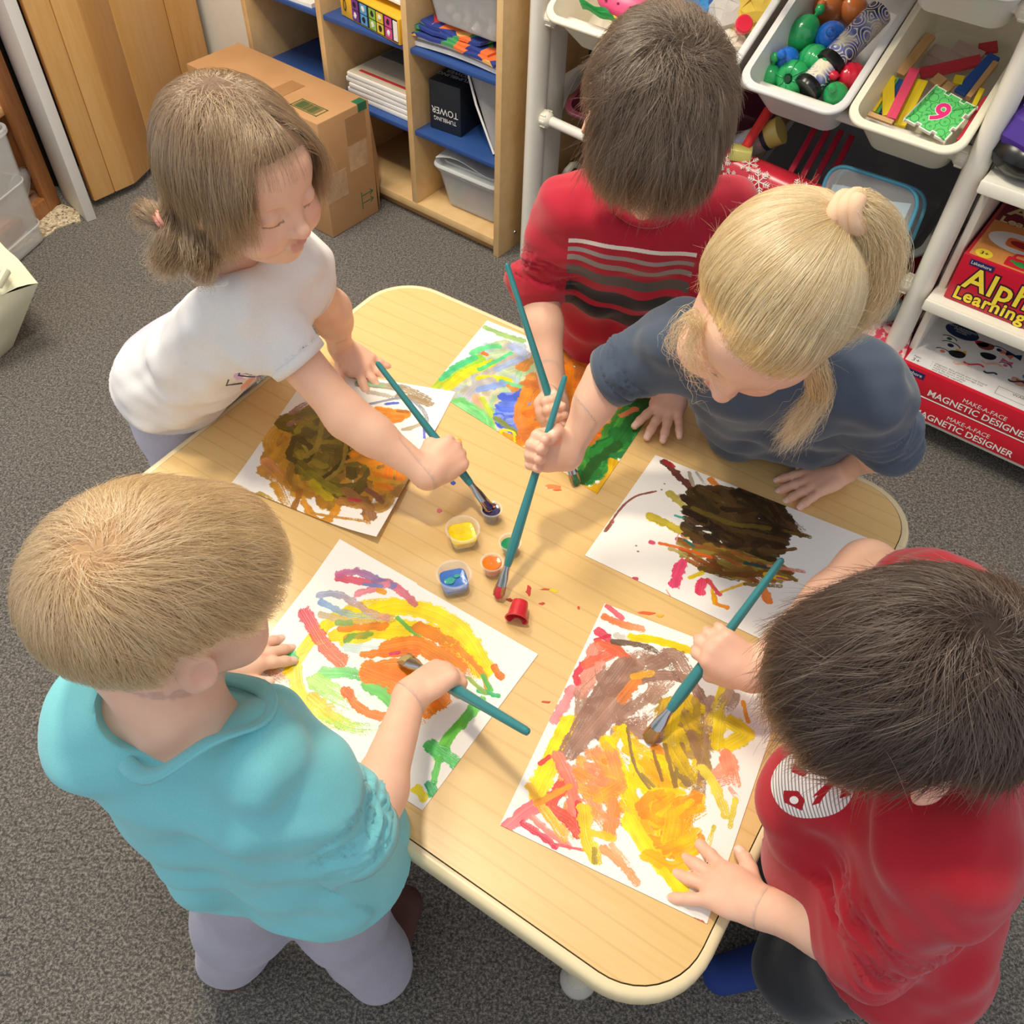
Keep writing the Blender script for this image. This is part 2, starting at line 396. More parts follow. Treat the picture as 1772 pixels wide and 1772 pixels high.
# tumbling tower box on the lowest blue shelf of the right bay
tb = empty('game_box', label='black game box lettered upside down on the low blue shelf', cat='box'); tb.matrix_world = place(Mr, -0.205, 0.10, 0.2555, 0.10)
pack(MB().box((0, 0, 0.062), (0.095, 0.10, 0.124), None, 0.0015), 'carton', mat('black_card', '#23282f', 0.45), tb)
wht = mat('white_print', '#f0eee6', 0.6, var=0)
for body, sz, z, sx in (('TUMBLING', 0.0150, 0.036, 1.0), ('TOWER', 0.024, 0.060, 1.0)):
    text(body, 'lettering', wht, sz, Matrix.Translation((0.0, -0.0512, z)) @ Matrix.Rotation(math.pi, 4, 'Y') @ Matrix.Rotation(math.radians(90), 4, 'X'), tb, align='CENTER', sx=0.95)
text('TUMBLING\nTOWER', 'lettering', wht, 0.02, Matrix.Translation((0, 0.0, 0.1246)) @ Matrix.Rotation(math.pi, 4, 'Z'), tb, align='CENTER')
# clear zip bag leaning from the shelf corner
zb = empty('zip_bag', label='clear zip bag with orange piece leaning in the right bay', cat='bag'); zb.matrix_world = place(Mr, -0.06, 0.06, 0.2555)
ya = [(-0.075, 0.0, 0.19), (0.055, 0.0, 0.195), (0.055, 0.06, 0.002), (0.03, -0.02, 0.002)]
pack(sheet(ya, 0.002, 8, lambda u, v_: 0.004*math.sin(9*u)), 'film', clearp, zb)
pack(MB().tube([V(-0.078, -0.002, 0.192), V(-0.03, -0.02, 0.11), V(0.03, -0.024, 0.006)], 0.003, 8), 'zip_seam', mat('white_seam', '#eeeeee', 0.4), zb)
pack(MB().prism([(x*0.5, y) for x, y in rrect(0.075, 0.075, 0.018, 6)], 0, 0.003, Matrix.Translation((0.03, 0.02, 0.125)) @ Matrix.Rotation(1.2, 4, 'X')), 'orange_card', mat('orange_card', '#e5774a', 0.6), zb)
# bright folded fabric, white pads and tub on the shelf above
for i, (cc, dz, lab) in enumerate((('#eceae2', 0.0, 'lowest white folded pad under the bright fabric'), ('#f4f2ec', 0.012, 'upper white folded pad under the bright fabric'))):
    q = [(-0.135, -0.035+0.01*i, 0), (0.125, -0.03, 0), (0.125, 0.2, 0), (-0.12, 0.2, 0)]
    o = sheet(q, 0.010, 10, lambda u, v_: 0.006*math.sin(3.1*u)*(1-v_)).build('folded_pad', mat('pad%d' % i, cc, 0.7), None, auto=60)
    o.matrix_world = place(Mr, -0.135, 0.06, 0.460+dz); tag(o, lab, 'pad')
pc = N('bright_fabric'); co = pc.coord((1, 1, 1)); vv = pc.n('ShaderNodeTexVoronoi'); vv.inputs['Scale'].default_value = 26; pc.l(co, vv.inputs['Vector'])
sp_ = pc.n('ShaderNodeSeparateColor'); pc.l(vv.outputs['Color'], sp_.inputs[0])
r_ = pc.ramp(sp_.outputs[0], [(0.0, '#2b3f8a'), (0.22, '#e8743a'), (0.4, '#46995c'), (0.55, '#d63f3a'), (0.7, '#f0b060'), (0.82, '#2b3f8a'), (0.93, '#f2ece0')]); r_.node.color_ramp.interpolation = 'CONSTANT'
pc.col(r_); pc.b.inputs['Roughness'].default_value = 0.8
for i in range(3):
    q = [(-0.14+0.01*i, -0.05+0.012*i, 0), (0.115-0.03*i, -0.045+0.01*i, 0), (0.12, 0.18, 0), (-0.12, 0.18, 0)]
    o = sheet(q, 0.007, 12, lambda u, v_, i=i: 0.005*math.sin(4*u+i)*(1-v_)+0.002*math.sin(17*u+i)).build('folded_fabric', pc.m, None, auto=70)
    o.matrix_world = place(Mr, -0.135, 0.065, 0.484+0.0105*i, 0.02*i); tag(o, ('bottom', 'middle', 'top')[i]+' layer of folded bright patterned fabric on the white pads', 'fabric')
b2 = storage_box('storage_box', 'large frosted tub with grey lid on the bright fabric', place(Mr, -0.125, 0.155, 0.518, -0.02), 0.235, 0.26, 0.125)
q = MB(); random.seed(4)
for i in range(26): blob(q, (random.uniform(-.08, .08), random.uniform(-.10, .0), random.uniform(0.012, 0.03)), 0.012, None, 6, 4, 0.5)
o = q.build('loose_bits', mat('white_bits', '#e2e0da', 0.6), None, True); o.matrix_world = b2.matrix_world.copy(); tag(o, 'small white bits inside the frosted tub', 'craft bits', kind='stuff')
# paper pads in the middle bay
for i in range(5):
    w = 0.24-0.002*(i % 3); q = MB(); q.box((random.uniform(-.004, .004), 0, 0.0), (w, 0.29, 0.0125), None, 0.002)
    pd = empty('paper_pad', cat='paper pad', group='paper pads stacked in the middle bay'); pd.matrix_world = place(Mr, -0.405, 0.175, 0.2618+0.0135*i, 0.01*(i % 3-1))
    pd['label'] = ['bottom white paper pad of the middle bay stack', 'second white paper pad up in the middle bay stack', 'third white paper pad up in the middle bay stack', 'second paper pad from the top of the middle bay stack', 'top paper pad with red stripe in the middle bay'][i]
    pack(q, 'sheets', paperw, pd)
    if i == 4:
        pack(MB().box((0, 0.0, 0.0066), (w-0.004, 0.285, 0.0008)), 'cover', mat('tan_cover', '#cfc3ac', 0.6), pd)
        pack(MB().box((0.0, 0.06, 0.0074), (w-0.01, 0.16, 0.0008)), 'grey_panel', mat('grey_cover', '#6e6d6c', 0.5), pd)
        pack(MB().box((-0.01, -0.118, 0.0074), (0.17, 0.010, 0.0008)), 'red_stripe', mat('red_cover', '#c2393c', 0.5), pd)
# yellow lettered carton and papers in the upper middle bay
cp = empty('picture_carton', label='yellow carton with coloured picture squares under white papers', cat='box'); cp.matrix_world = place(Mr, -0.392, 0.11, 0.460, -0.16)
pack(MB().box((0, 0, 0.03), (0.235, 0.19, 0.058), None, 0.001), 'carton', mat('yellow_card', '#eab52f', 0.5), cp)
pack(MB().box((0.022, -0.0955, 0.03), (0.18, 0.001, 0.052)), 'dark_panel', mat('ink_card', '#242033', 0.5), cp)
cols = ['#7a3f93', '#5aa7dd', '#8cc24a', '#e3c83e', '#d84a97']
sq = [(-0.055, cols[0]), (-0.02, cols[1]), (0.015, cols[2]), (0.045, cols[3]), (0.078, cols[4])]
for j, (x, c_) in enumerate(sq):
    for r2 in (0, 1):
        pack(MB().box((x, -0.0964, 0.042-0.025*r2), (0.026, 0.001, 0.022)), 'picture_square', mat('sq'+c_, c_, 0.5), cp)
        g = MB(); blob(g, (x, -0.0975, 0.043-0.025*r2), 0.0065, None, 8, 5, 0.5, (1, 0.1, 1)); pack(g, 'picture_shape', wht if (j+r2) % 2 else mat('ink_card', '#242033'), cp, smooth=True)
pack(MB().box((0.105, -0.0965, 0.03), (0.016, 0.001, 0.045)), 'white_label', wht, cp)
text('0', 'lettering', mat('ink_card', '#242033'), 0.04, Matrix.Translation((-0.098, -0.0968, 0.016)) @ Matrix.Rotation(math.radians(90), 4, 'X'), cp, align='CENTER', sx=0.7)
for i in range(4):
    q = [(-0.11, -0.09, 0), (0.125, -0.085, 0), (0.12, 0.12, 0), (-0.10, 0.12, 0)]
    o = sheet(q, 0.006, 8, lambda u, v_, i=i: 0.007*math.sin(2.5*u+i)+0.004).build('paper_stack', paperw, None, auto=60)
    o.matrix_world = place(Mr, -0.40, 0.125, 0.526+0.010*i, -0.10+0.03*i); tag(o, ['lowest', 'second', 'third', 'topmost'][i]+' layer of loose white paper on the yellow carton', 'paper', 'loose papers on the yellow carton')
o = sheet([(-0.05, -0.1, 0), (0.11, -0.09, 0), (0.11, 0.0, 0), (-0.05, 0, 0)], 0.003, 6).build('paper_sheet', paperw, None); o.matrix_world = place(Mr, -0.39, 0.10, 0.4595, -0.16)
bpy.data.objects.remove(o)
o = sheet([(-0.1, -0.05, 0), (0.09, -0.045, 0), (0.09, 0.2, 0), (-0.1, 0.2, 0)], 0.01, 8, lambda u, v_: 0.004*math.sin(6*u)).build('white_folder', paperw, None, auto=60)
o.matrix_world = place(Mr, -0.70, 0.06, 0.460, 0.0); tag(o, 'white folder lying in the upper left bay', 'folder')
# ------------------------------------------------------------------ cardboard box in front of the shelf
kraft = N('kraft_card'); co = kraft.coord(); a = kraft.noise(co, 9, 4); b = kraft.noise(kraft.coord((160, 160, 8)), 4, 2)
kraft.col(kraft.mix(0.4, kraft.ramp(a, [(0.3, '#b98a5a'), (0.7, '#c99a69')]), kraft.ramp(b, [(0.3, '#bd8e5e'), (0.7, '#c69868')])))
kraft.b.inputs['Roughness'].default_value = 0.75; kraft = kraft.m
kr2 = mat('kraft_tape', '#b28457', 0.28, var=0.05, spec=0.6)
C0 = V(-.519, 2.103, 0); ce = nz(V(.106, .143, 0)); Mb = frame(C0, ce)
cz_ = 0.318; cw, cl = 0.178, 0.50
bx = empty('cardboard_box', tuple(C0), 0, 'large taped brown cardboard box standing in front of the shelf', 'box')
part(bx, 'carton', kraft, (0, cw, 0.0, cl, 0, cz_), bev=0.004, M=Mb)
part(bx, 'tape', kr2, (-0.0008, cw*0.5+0.03, 0.17, 0.22, cz_+0.0001, cz_+0.001), M=Mb, bev=0)
tapeg = mat('box_tape_clear', '#c6a27c', 0.18, var=0.1, scale=60, bump=0.8, bscale=90, bdist=0.001, spec=0.8)
part(bx, 'tape', tapeg, (0.003, 0.075, -0.0008, 0.002, 0.10, 0.175), M=Mb, bev=0)
part(bx, 'tape', tapeg, (0.09, 0.155, -0.0008, 0.002, 0.155, 0.225), M=Mb, bev=0)
part(bx, 'tape', kr2, (0.09, 0.16, -0.0007, 0.002, 0.225, cz_-0.02), M=Mb, bev=0)
inkg = mat('green_ink', '#2f6b4a', 0.6)
part(bx, 'green_tape', inkg, (0.138, 0.168, -0.001, 0.022, cz_-0.02, cz_+0.001), M=Mb, bev=0)
q = MB()
for (x0, x1, y0, y1) in ((0.025, 0.028, 0.03, 0.125), (0.065, 0.068, 0.03, 0.125), (0.025, 0.068, 0.03, 0.033), (0.025, 0.068, 0.122, 0.125)): wb(q, x0, x1, y0, y1, cz_+0.0002, cz_+0.0008, 0, Mb)
for i in range(22):
    y = 0.042+0.0035*i; wb(q, 0.030, 0.063, y, y+random.choice((0.0012, 0.002, 0.0026)), cz_+0.0002, cz_+0.0008, 0, Mb)
inframe(q.build('printed_label', mat('olive_ink', '#56683a', 0.6), None), bx, Mb)
q = MB()
wb(q, 0.118, 0.1205, -0.0008, 0.001, 0.035, 0.085, 0, Mb)
for z in (0.05, 0.072):
    wb(q, 0.122, 0.160, -0.0008, 0.001, z, z+0.0022, 0, Mb)
    R = Mb.to_3x3().to_4x4()
    for s_ in (1, -1):
        q.box(Mb @ Vector((0.156, -0.0004, z+0.001+s_*0.004)), (0.014, 0.0012, 0.002), R @ Matrix.Rotation(s_*0.6, 4, 'Y'))
inframe(q.build('printed_arrows', inkg, None), bx, Mb)
# torn flap along the far edge
q = MB().add([Mb @ Vector(p) for p in [(cw, 0.004, 0.30), (cw+0.03, 0.03, 0.20), (cw+0.034, 0.02, 0.13), (cw+0.004, 0.0, 0.005), (cw, 0.012, 0.30), (cw+0.036, 0.036, 0.20), (cw+0.04, 0.026, 0.13), (cw+0.008, 0.006, 0.005)]],
    [(0, 1, 2, 3), (7, 6, 5, 4), (0, 4, 5, 1), (1, 5, 6, 2), (2, 6, 7, 3), (3, 7, 4, 0)])
inframe(q.build('torn_flap', kraft, None), bx, Mb)
# ------------------------------------------------------------------ white toy rack
A0 = V(-.020, 2.063, 0); Mk = frame(A0, E_)
ivory = mat('ivory_plastic', '#e9e5d9', 0.33, var=0.015, spec=0.5)
bintop = mat('bin_plastic', '#dcdbd8', 0.32, var=0.015, spec=0.5)
cream_bin = mat('bin_cream', '#ece7d0', 0.32, var=0.015, spec=0.5)
rack = empty('toy_rack', tuple(A0), 0, 'white plastic toy rack holding tilted bins behind the children', 'rack')
def rk(o): return inframe(o, rack, Mk)
def side_frame(x, flip):
    mb = MB(); R = Mk.to_3x3().to_4x4()
    # rounded front post, web and rear post
    prof = [(math.cos(a)*0.021, math.sin(a)*0.030) for a in np.linspace(0, 2*math.pi, 20, endpoint=False)]
    mb.prism([(x+p[0], p[1]+0.028) for p in prof], 0.0, 1.25, Mk)
    wb(mb, x-0.012, x+0.012, 0.045, 0.125, 0.0, 1.25, 0.004, Mk)
    wb(mb, x-0.012, x+0.012, 0.30, 0.37, 0.0, 1.25, 0.004, Mk)
    for z in (0.0, 0.10, 0.385, 0.66, 1.0): wb(mb, x-0.008, x+0.008, 0.12, 0.31, z, z+0.05, 0.003, Mk)
    for z in (0.05, 0.30, 0.56, 0.8):
        mb.tube([Mk @ Vector((x, 0.11+0.19*t, z+0.03+0.10*math.sin(math.pi*t))) for t in np.linspace(0, 1, 9)], 0.009, 8)
    return rk(mb.build('side_frame', ivory, None, auto=40))
side_frame(0.022, 1); side_frame(0.985, -1)
BARS = (0.115, 0.38, 0.605, 0.85)
knob = mat('ivory_knob', '#ebe6d4', 0.4, var=0)
def bar(z, y, r, x0=0.04, x1=0.968, k=True, dz=0.0):
    b = rk(MB().tube([Mk @ Vector((x0, y, z)), Mk @ Vector((x1, y, z-dz))], r, 14).build('cross_bar', ivory, None, auto=50))
    if k:
        for xk, s_, z in ((x0, 1, z), (x1, -1, z-dz)):
            pr_ = [(0.017, 0), (0.019, 0.004), (0.019, 0.018), (0.015, 0.023), (0.012, 0.026)]
            mb = MB().lathe(pr_, 16, frame(Mk @ Vector((xk, y, z)), W_, E_*s_))
            for j in range(8):
                a = 2*math.pi*j/8; mb.box(Mk @ Vector((xk+s_*0.011, y+0.019*math.cos(a), z+0.019*math.sin(a))), (0.014, 0.004, 0.004), Mk.to_3x3().to_4x4() @ Matrix.Rotation(a, 4, 'X'))
            c = mb.build('knob', knob, b, auto=40); c.matrix_parent_inverse = Matrix.Translation(-Vector(rack.location)) if False else Matrix.Identity(4)
            c.matrix_parent_inverse = b.matrix_world.inverted() if False else Matrix.Identity(4)
    return b
for z in BARS:
    bar(z, 0.03, 0.0115, dz=0.045 if z == 0.38 else 0.0); bar(z+0.14, 0.30, 0.0115, k=False)
def tub(M, w, d, h, mt, label, group=None, name='toy_bin'):
    r = empty(name); r.matrix_world = M; tag(r, label, 'bin', group)
    pack(shell(w-0.014, d-0.014, h, 0.003, 0.82, 0.03, n=6, lip=0.007), 'tub', mt, r, auto=40)
    lipo = MB()
    lipo.tube([(x, y-0.0, h-0.001+(0.0 if y > -d/2+0.01 or abs(x) > 0.055 else 0.006)) for x, y in rrect(w, d, 0.034, 10)], 0.0055, 8, closed=True)
    pack(lipo, 'rim', mt, r, smooth=True, auto=None); return r
TILT = math.radians(30)
def binM(x, z, fwd=0.0, h=0.115, d=0.36):
    # the rim's front edge rests just in front of the bar; the bin tilts up to the rear bar
    base = Mk @ Vector((x, 0.0, z)); 
    M = Matrix.Translation(base) @ Mk.to_3x3().to_4x4() @ Matrix.Rotation(TILT, 4, 'X')
    return M @ Matrix.Translation((0, d/2-0.022-fwd, -h+0.045))
XB = (0.178, 0.408, 0.637, 0.855)
BW = 0.205
labs = {(3, 0): 'topmost row bin far left above the dark-haired boy', (3, 1): 'topmost row bin second from the left post', (3, 2): 'pale bin of the topmost row left of the corner bin', (3, 3): 'cream bin of the topmost row beside the right post'}
BIN = {}
BIN[30] = None
for i in (2, 3):
    BIN[30+i] = tub(binM(XB[i], BARS[3]), BW, 0.36, 0.115, bintop, labs[(3, i)], 'bins tilted on the white toy rack')
l2 = ['bin with pink toy and green cloth behind the dark-haired boy', 'bin with red cap and yellow craft things beside the dark hair', 'bin full of green and blue plastic balls', 'cream bin with coloured wooden planks and a foam tile']
for i in range(4):
    BIN[20+i] = tub(binM(XB[i], BARS[2]), BW, 0.36, 0.115, cream_bin if i in (0, 3) else bintop, l2[i], 'bins tilted on the white toy rack')
# ------------------------------------------------------------------ things in the bins (bin coordinates: x across, y back, z up)
def bl(root, px, py, z=0.05):
    """where a sight line meets the level z of a tilted bin, in the bin's own coordinates"""
    Mi = root.matrix_world.inverted(); o = Mi @ Vector((0, 0, CZ))
    d = Mi.to_3x3() @ Vector(tuple(cF*FPX + cR*(px-886) + cD*(py-886))); t = (z-o.z)/d.z
    return o + d*t
for k_ in list(BIN):
    if BIN[k_] is None: del BIN[k_]
def put(mb, name, mt, root, lab, cat, group=None, smooth=True, auto=None, at=(0, 0, 0), rot=None):
    o = mb.build(name, mt, None, smooth, auto=auto)
    o.matrix_world = root.matrix_world @ Matrix.Translation(at) @ (rot if rot is not None else Matrix.Identity(4)); return tag(o, lab, cat, group)
gls = lambda n, c, r=0.18: mat(n, c, r, var=0.02, spec=0.6, coat=0.3)
gG, gB, gR, gO = gls('shiny_green', '#27a35c'), gls('shiny_blue', '#1f6bd0'), gls('shiny_red', '#d8203c'), gls('shiny_orange', '#c9743c')
B2 = BIN[22]
def ball(px, py, r, mt, lab, kind='plain', z=0.055, rx=0.4, rz=0.0, name='toy_ball'):
    mb = MB(); n = 24; r = r*1.16
    if kind == 'ridged':
        prof = [(0.0, -r)]
        for i in range(1, 24):
            t = i/24; rr = r*math.sin(math.pi*t)*(1+0.06*math.sin(t*math.pi*2*7)); prof.append((rr, -r*math.cos(math.pi*t)*1.15))
        prof.append((0.0, r*1.15))
    elif kind == 'fan':
        prof = [(0, -r), (r*0.6, -r*0.8), (r, -r*0.3), (r*1.02, 0), (r*0.8, r*0.35), (r*0.3, r*0.7), (r*0.28, r*0.55), (0, r*0.5)]
    else:
        prof = [(r*math.sin(math.pi*i/14)*(1-0.12*(i/14)), -r*math.cos(math.pi*i/14)*1.15) for i in range(15)]; prof[0] = (0, -r*1.15); prof[-1] = (0, r*1.15)
    mb.lathe(prof, n)
    p = bl(B2, px, py, z); p.z = max(p.z, r+0.006)
    o = put(mb, name, mt, B2, lab, 'toy ball', 'plastic balls in the grey bin', at=p, rot=Matrix.Rotation(rz, 4, 'Z') @ Matrix.Rotation(rx, 4, 'X'))
    k = MB().lathe([(0.004, 0), (0.004, 0.008), (0.0085, 0.012), (0.009, 0.018), (0.006, 0.024), (0, 0.026)], 12, Matrix.Translation((0, 0, r*1.02)))
    if kind != 'fan': k.build('stem_knob', mt, o, True)
    else:
        for i in range(8):
            a = 2*math.pi*i/8; q = MB().tube([(r*0.3*math.cos(a), r*0.3*math.sin(a), r*0.72), (r*0.85*math.cos(a), r*0.85*math.sin(a), r*0.33), (r*1.04*math.cos(a), r*1.04*math.sin(a), 0)], 0.0012, 6); q.build('rib', mt, o, True)
        MB().prism([(r*0.22*math.cos(a), r*0.22*math.sin(a)) for a in np.linspace(0, 2*math.pi, 6, endpoint=False)], r*0.5, r*0.735).build('hex_socket', mat('socket_dark', '#0c3a22', 0.6), o)
    return o
ball(1390, 58, 0.027, gG, 'large smooth green egg with a stem at the grey bin left side', z=0.06, rx=-0.9, rz=-0.4)
ball(1362, 104, 0.022, gB, 'bright blue ball with small socket, nearest the bin left side', z=0.06, rx=0.5)
ball(1408, 104, 0.024, gG, 'ridged green ball in the centre of the grey bin', 'ridged', 0.055, rx=0.9, rz=1.2)
ball(1438, 66, 0.025, gB, 'ridged dark blue ball behind the patterned tube', 'ridged', 0.055, rx=0.5, rz=0.4)
ball(1333, 134, 0.019, gG, 'small green ball with stem knob in the front left bin corner', z=0.05, rx=-0.5)
ball(1370, 136, 0.028, gG, 'fan-shaped green piece with hexagonal hole at the bin front', 'fan', 0.06, rx=0.75)
ball(1446, 165, 0.022, gG, 'smooth green ball in the front right bin corner', z=0.05, rx=0.4)
ball(1473, 132, 0.021, gR, 'ridged red ball right of the patterned tube', 'ridged', 0.05, rx=1.0, rz=-0.7)
ball(1436, 12, 0.03, gO, 'dull orange ball at the back of the grey bin', z=0.04, rx=0.7)
ball(1478, 18, 0.024, gO, 'second dull orange ball tucked under the upper bin', z=0.04, rx=-0.7, rz=1.5)
# patterned tube
ks = N('tube_print'); co = ks.coord((1, 1, 1)); v = ks.n('ShaderNodeTexVoronoi'); v.inputs['Scale'].default_value = 42; ks.l(co, v.inputs['Vector'])
wv = ks.n('ShaderNodeMath', operation='SINE'); mu = ks.n('ShaderNodeMath', operation='MULTIPLY'); mu.inputs[1].default_value = 34; ks.l(v.outputs['Distance'], mu.inputs[0]); ks.l(mu.outputs[0], wv.inputs[0])
nb = ks.noise(co, 26, 2); ks.col(ks.mix(ks.ramp(wv.outputs[0], [(0.45, (0, 0, 0)), (0.6, (1, 1, 1))]), ks.ramp(nb, [(0.35, '#e6dcc0'), (0.5, '#6d78b8'), (0.62, '#2b3a66')]), '#e9e1c8'))
ks.b.inputs['Roughness'].default_value = 0.2
a_ = bl(B2, 1392, 158, 0.062); b_ = bl(B2, 1522, 22, 0.075); ax = (b_-a_)
L_ = min(ax.length, 0.27); Mt = frame(V(*a_), V(*np.cross(V(*ax), (0, 0, 1))), V(*nz(V(*ax))))
tu = empty('kaleidoscope', label='patterned toy tube with black caps lying across the green balls', cat='toy'); tu.matrix_world = B2.matrix_world @ Mt @ Matrix.Diagonal((1.18, 1.18, 1, 1))
pack(MB().lathe([(0.0, 0.0), (0.0235, 0.0), (0.025, 0.006), (0.025, 0.014), (0.0205, 0.020), (0, 0.020)], 24), 'eye_cap', mat('black_plastic', '#121315', 0.25), tu, auto=45)
pack(MB().lathe([(0.0195, 0.018), (0.0195, 0.060)], 24), 'barrel', ks.m, tu, auto=45)
pack(MB().lathe([(0.0195, 0.058), (0.025, 0.060), (0.026, 0.070), (0.024, 0.078), (0.021, 0.078)], 24), 'ring', mat('black_plastic', '#121315'), tu, auto=45)
pack(MB().lathe([(0.022, 0.076), (0.022, L_), (0, L_)], 24), 'barrel', ks.m, tu, auto=45)
# planks
B3 = BIN[23]
pl = {'tan': '#cfa36c', 'yellow': '#ecd122', 'pink': '#df4467', 'red': '#c93343', 'blue': '#2156a5', 'green': '#62b56a', 'pale': '#c3aca0'}
def cr2(x, y): return 1440+x/5.907, 30+y/5.907
def plank(a, b, w, c, z, lab, z2=None, t=0.008):
    A = bl(B3, *cr2(*a), z); B = bl(B3, *cr2(*b), z if z2 is None else z2); d = B-A
    M = frame(V(*((A+B)/2)), V(*d)); q = MB().box((0, 0, 0), (d.length, w, t), None, 0.0008)
    return put(q, 'wooden_plank', wood('plank_'+c, pl[c], '#%s' % ''.join('%02x' % int(int(pl[c][i:i+2], 16)*0.93) for i in (1, 3, 5)), (8, 60, 60), 0.5, 5, coat=0), B3, lab, 'building plank', 'wooden planks in the cream bin', smooth=False, rot=M)
plank((690, 590), (1010, 190), 0.019, 'tan', 0.055, 'long tan plank leaning up the left side of the cream bin')
plank((575, 612), (575, 1010), 0.021, 'yellow', 0.064, 'yellow plank nearest the left wall of the cream bin')
plank((845, 535), (600, 1040), 0.018, 'pink', 0.082, 'long pink plank between the two yellow planks')
plank((920, 650), (690, 1110), 0.021, 'yellow', 0.066, 'yellow plank right under the long pink plank')
plank((900, 580), (1520, 440), 0.022, 'red', 0.048, 'dark red plank lying crosswise at the middle of the bin')
plank((1300, 780), (1660, 400), 0.022, 'blue', 0.056, 'long blue plank at the right side of the cream bin')
plank((1010, 330), (1320, 470), 0.024, 'pale', 0.030, 'pale brown block in the middle of the plank bin')
plank((1250, 300), (1520, 430), 0.024, 'pale', 0.032, 'pale ribbed block under the upper cream bin', t=0.014)
plank((940, 430), (1120, 500), 0.02, 'pale', 0.024, 'short pale block between tan and red planks')
plank((1390, 830), (1670, 470), 0.010, 'tan', 0.068, 'thin tan stick right of the blue plank', t=0.012)
plank((1440, 925), (1530, 745), 0.009, 'yellow', 0.080, 'short yellow stick at the tile corner', t=0.012)
plank((1290, 1270), (1570, 830), 0.008, 'red', 0.076, 'thin red stick along the bin right wall', t=0.010)
plank((420, 985), (640, 640), 0.006, 'yellow', 0.050, 'thin yellow stick on edge by the bin left wall', t=0.016)
plank((450, 1000), (660, 640), 0.009, 'green', 0.045, 'thin green plank by the bin left wall', t=0.016)
plank((500, 1010), (700, 660), 0.014, 'blue', 0.040, 'blue plank half hidden behind the yellow plank', t=0.016)
plank((1240, 640), (1340, 655), 0.018, 'yellow', 0.058, 'small mustard block above the blue plank')
plank((1040, 690), (1130, 610), 0.022, 'tan', 0.060, 'short ribbed tan block above the foam tile')
plank((1150, 750), (1220, 680), 0.016, 'tan', 0.060, 'smaller ribbed tan block touching the foam tile')
plank((370, 985), (620, 1080), 0.009, 'tan', 0.088, 'thin tan stick along the front rim of the bin', t=0.006)
plank((1500, 330), (1690, 300), 0.022, 'red', 0.030, 'dark red plank deep under the upper cream bin')
# foam number tile
ft = empty('foam_tile', label='green foam puzzle tile with pink number nine and white edges', cat='puzzle tile')
c_ = bl(B3, *cr2(1105, 990), 0.092); tp_ = bl(B3, *cr2(1235, 790), 0.092); lf_ = bl(B3, *cr2(900, 900), 0.092)
xd = nz(V(*(bl(B3, *cr2(1420, 900), 0.092)-bl(B3, *cr2(1050, 700), 0.092))))
ft.matrix_world = B3.matrix_world @ frame(V(*c_), xd)
def jig(h, tb=5, dep=0.0058, e=0.0):
    pts = []; s_ = 2*h/tb
    for side in range(4):
        M = Matrix.Rotation(-side*math.pi/2, 2)
        for k in range(tb):
            x0 = -h+k*s_; out = dep if k % 2 == 0 else 0.0
            seq = [(x0-0.15*s_*(1 if out else -1)+e*(-1 if out else 1), h-dep+out+e), (x0+s_+0.15*s_*(1 if out else -1)+e*(1 if out else -1), h-dep+out+e)]
            for q in seq: pts.append(tuple(M @ Vector(q)))
    return pts[::-1]
pack(MB().prism(jig(0.040, e=0.0015), -0.003, 0.003), 'white_border', mat('foam_white', '#f3f1ec', 0.7), ft)
sw = N('foam_green'); co = sw.coord(); v = sw.n('ShaderNodeTexVoronoi'); v.inputs['Scale'].default_value = 58; v.inputs['Randomness'].default_value = 0.5; sw.l(co, v.inputs['Vector'])
mu = sw.n('ShaderNodeMath', operation='MULTIPLY'); mu.inputs[1].default_value = 16; sw.l(v.outputs['Distance'], mu.inputs[0]); wv = sw.n('ShaderNodeMath', operation='SINE'); sw.l(mu.outputs[0], wv.inputs[0])
sw.col(sw.ramp(wv.outputs[0], [(0.86, '#5ccb6a'), (0.95, '#1f7a3c')])); sw.b.inputs['Roughness'].default_value = 0.7
pack(MB().prism(jig(0.0393), 0.002, 0.0036), 'green_face', sw.m, ft)
Mn = Matrix.Rotation(math.radians(-5), 4, 'Z')
text('9', 'number_outline', mat('foam_white', '#f3f1ec'), 0.056, Matrix.Translation((0, 0, 0.0034)) @ Mn @ Matrix.Translation((-0.001, -0.0195, 0)), ft, 0.0004, 0.0024, 'CENTER')
text('9', 'number', mat('foam_pink', '#e4267c', 0.6), 0.056, Matrix.Translation((0, 0, 0.0042)) @ Mn @ Matrix.Translation((-0.001, -0.0195, 0)), ft, 0.0004, 0.0011, 'CENTER')
# left bins
B0, B1 = BIN[20], BIN[21]
q = MB(); blob(q, (0, 0, 0), 0.06, None, 28, 12, 0, (1.15, 0.72, 0.42)); p = bl(B0, 1085, 0, 0.10)
pk = put(q, 'pink_sponge', mat('pink_rubber', '#e3517f', 0.35), B0, 'pink rubber toy with small holes in the left bin', 'toy', at=p)
for dx in (-0.03, 0.0, 0.03):
    MB().lathe([(0.003, 0), (0.003, 0.0012), (0, 0.0012)], 10, Matrix.Translation((dx, -0.028, 0.0185)) @ Matrix.Rotation(0.75, 4, 'X')).build('hole', mat('dark_pink', '#7d1f43', 0.7), pk)
gc = [bl(B0, *p_, 0.105) for p_ in ((1003, 4), (1008, 14), (1070, 42), (1052, 22))]
o = sheet([tuple(q_) for q_ in gc], 0.004, 10, lambda u, v_: 0.006*math.sin(14*u)+0.004*math.sin(9*v_)).build('green_cloth', mat('green_cloth', '#3fae62', 0.7), None, auto=80); o.matrix_world = B0.matrix_world.copy(); tag(o, 'crumpled green cloth over the rim of the left bin', 'cloth')
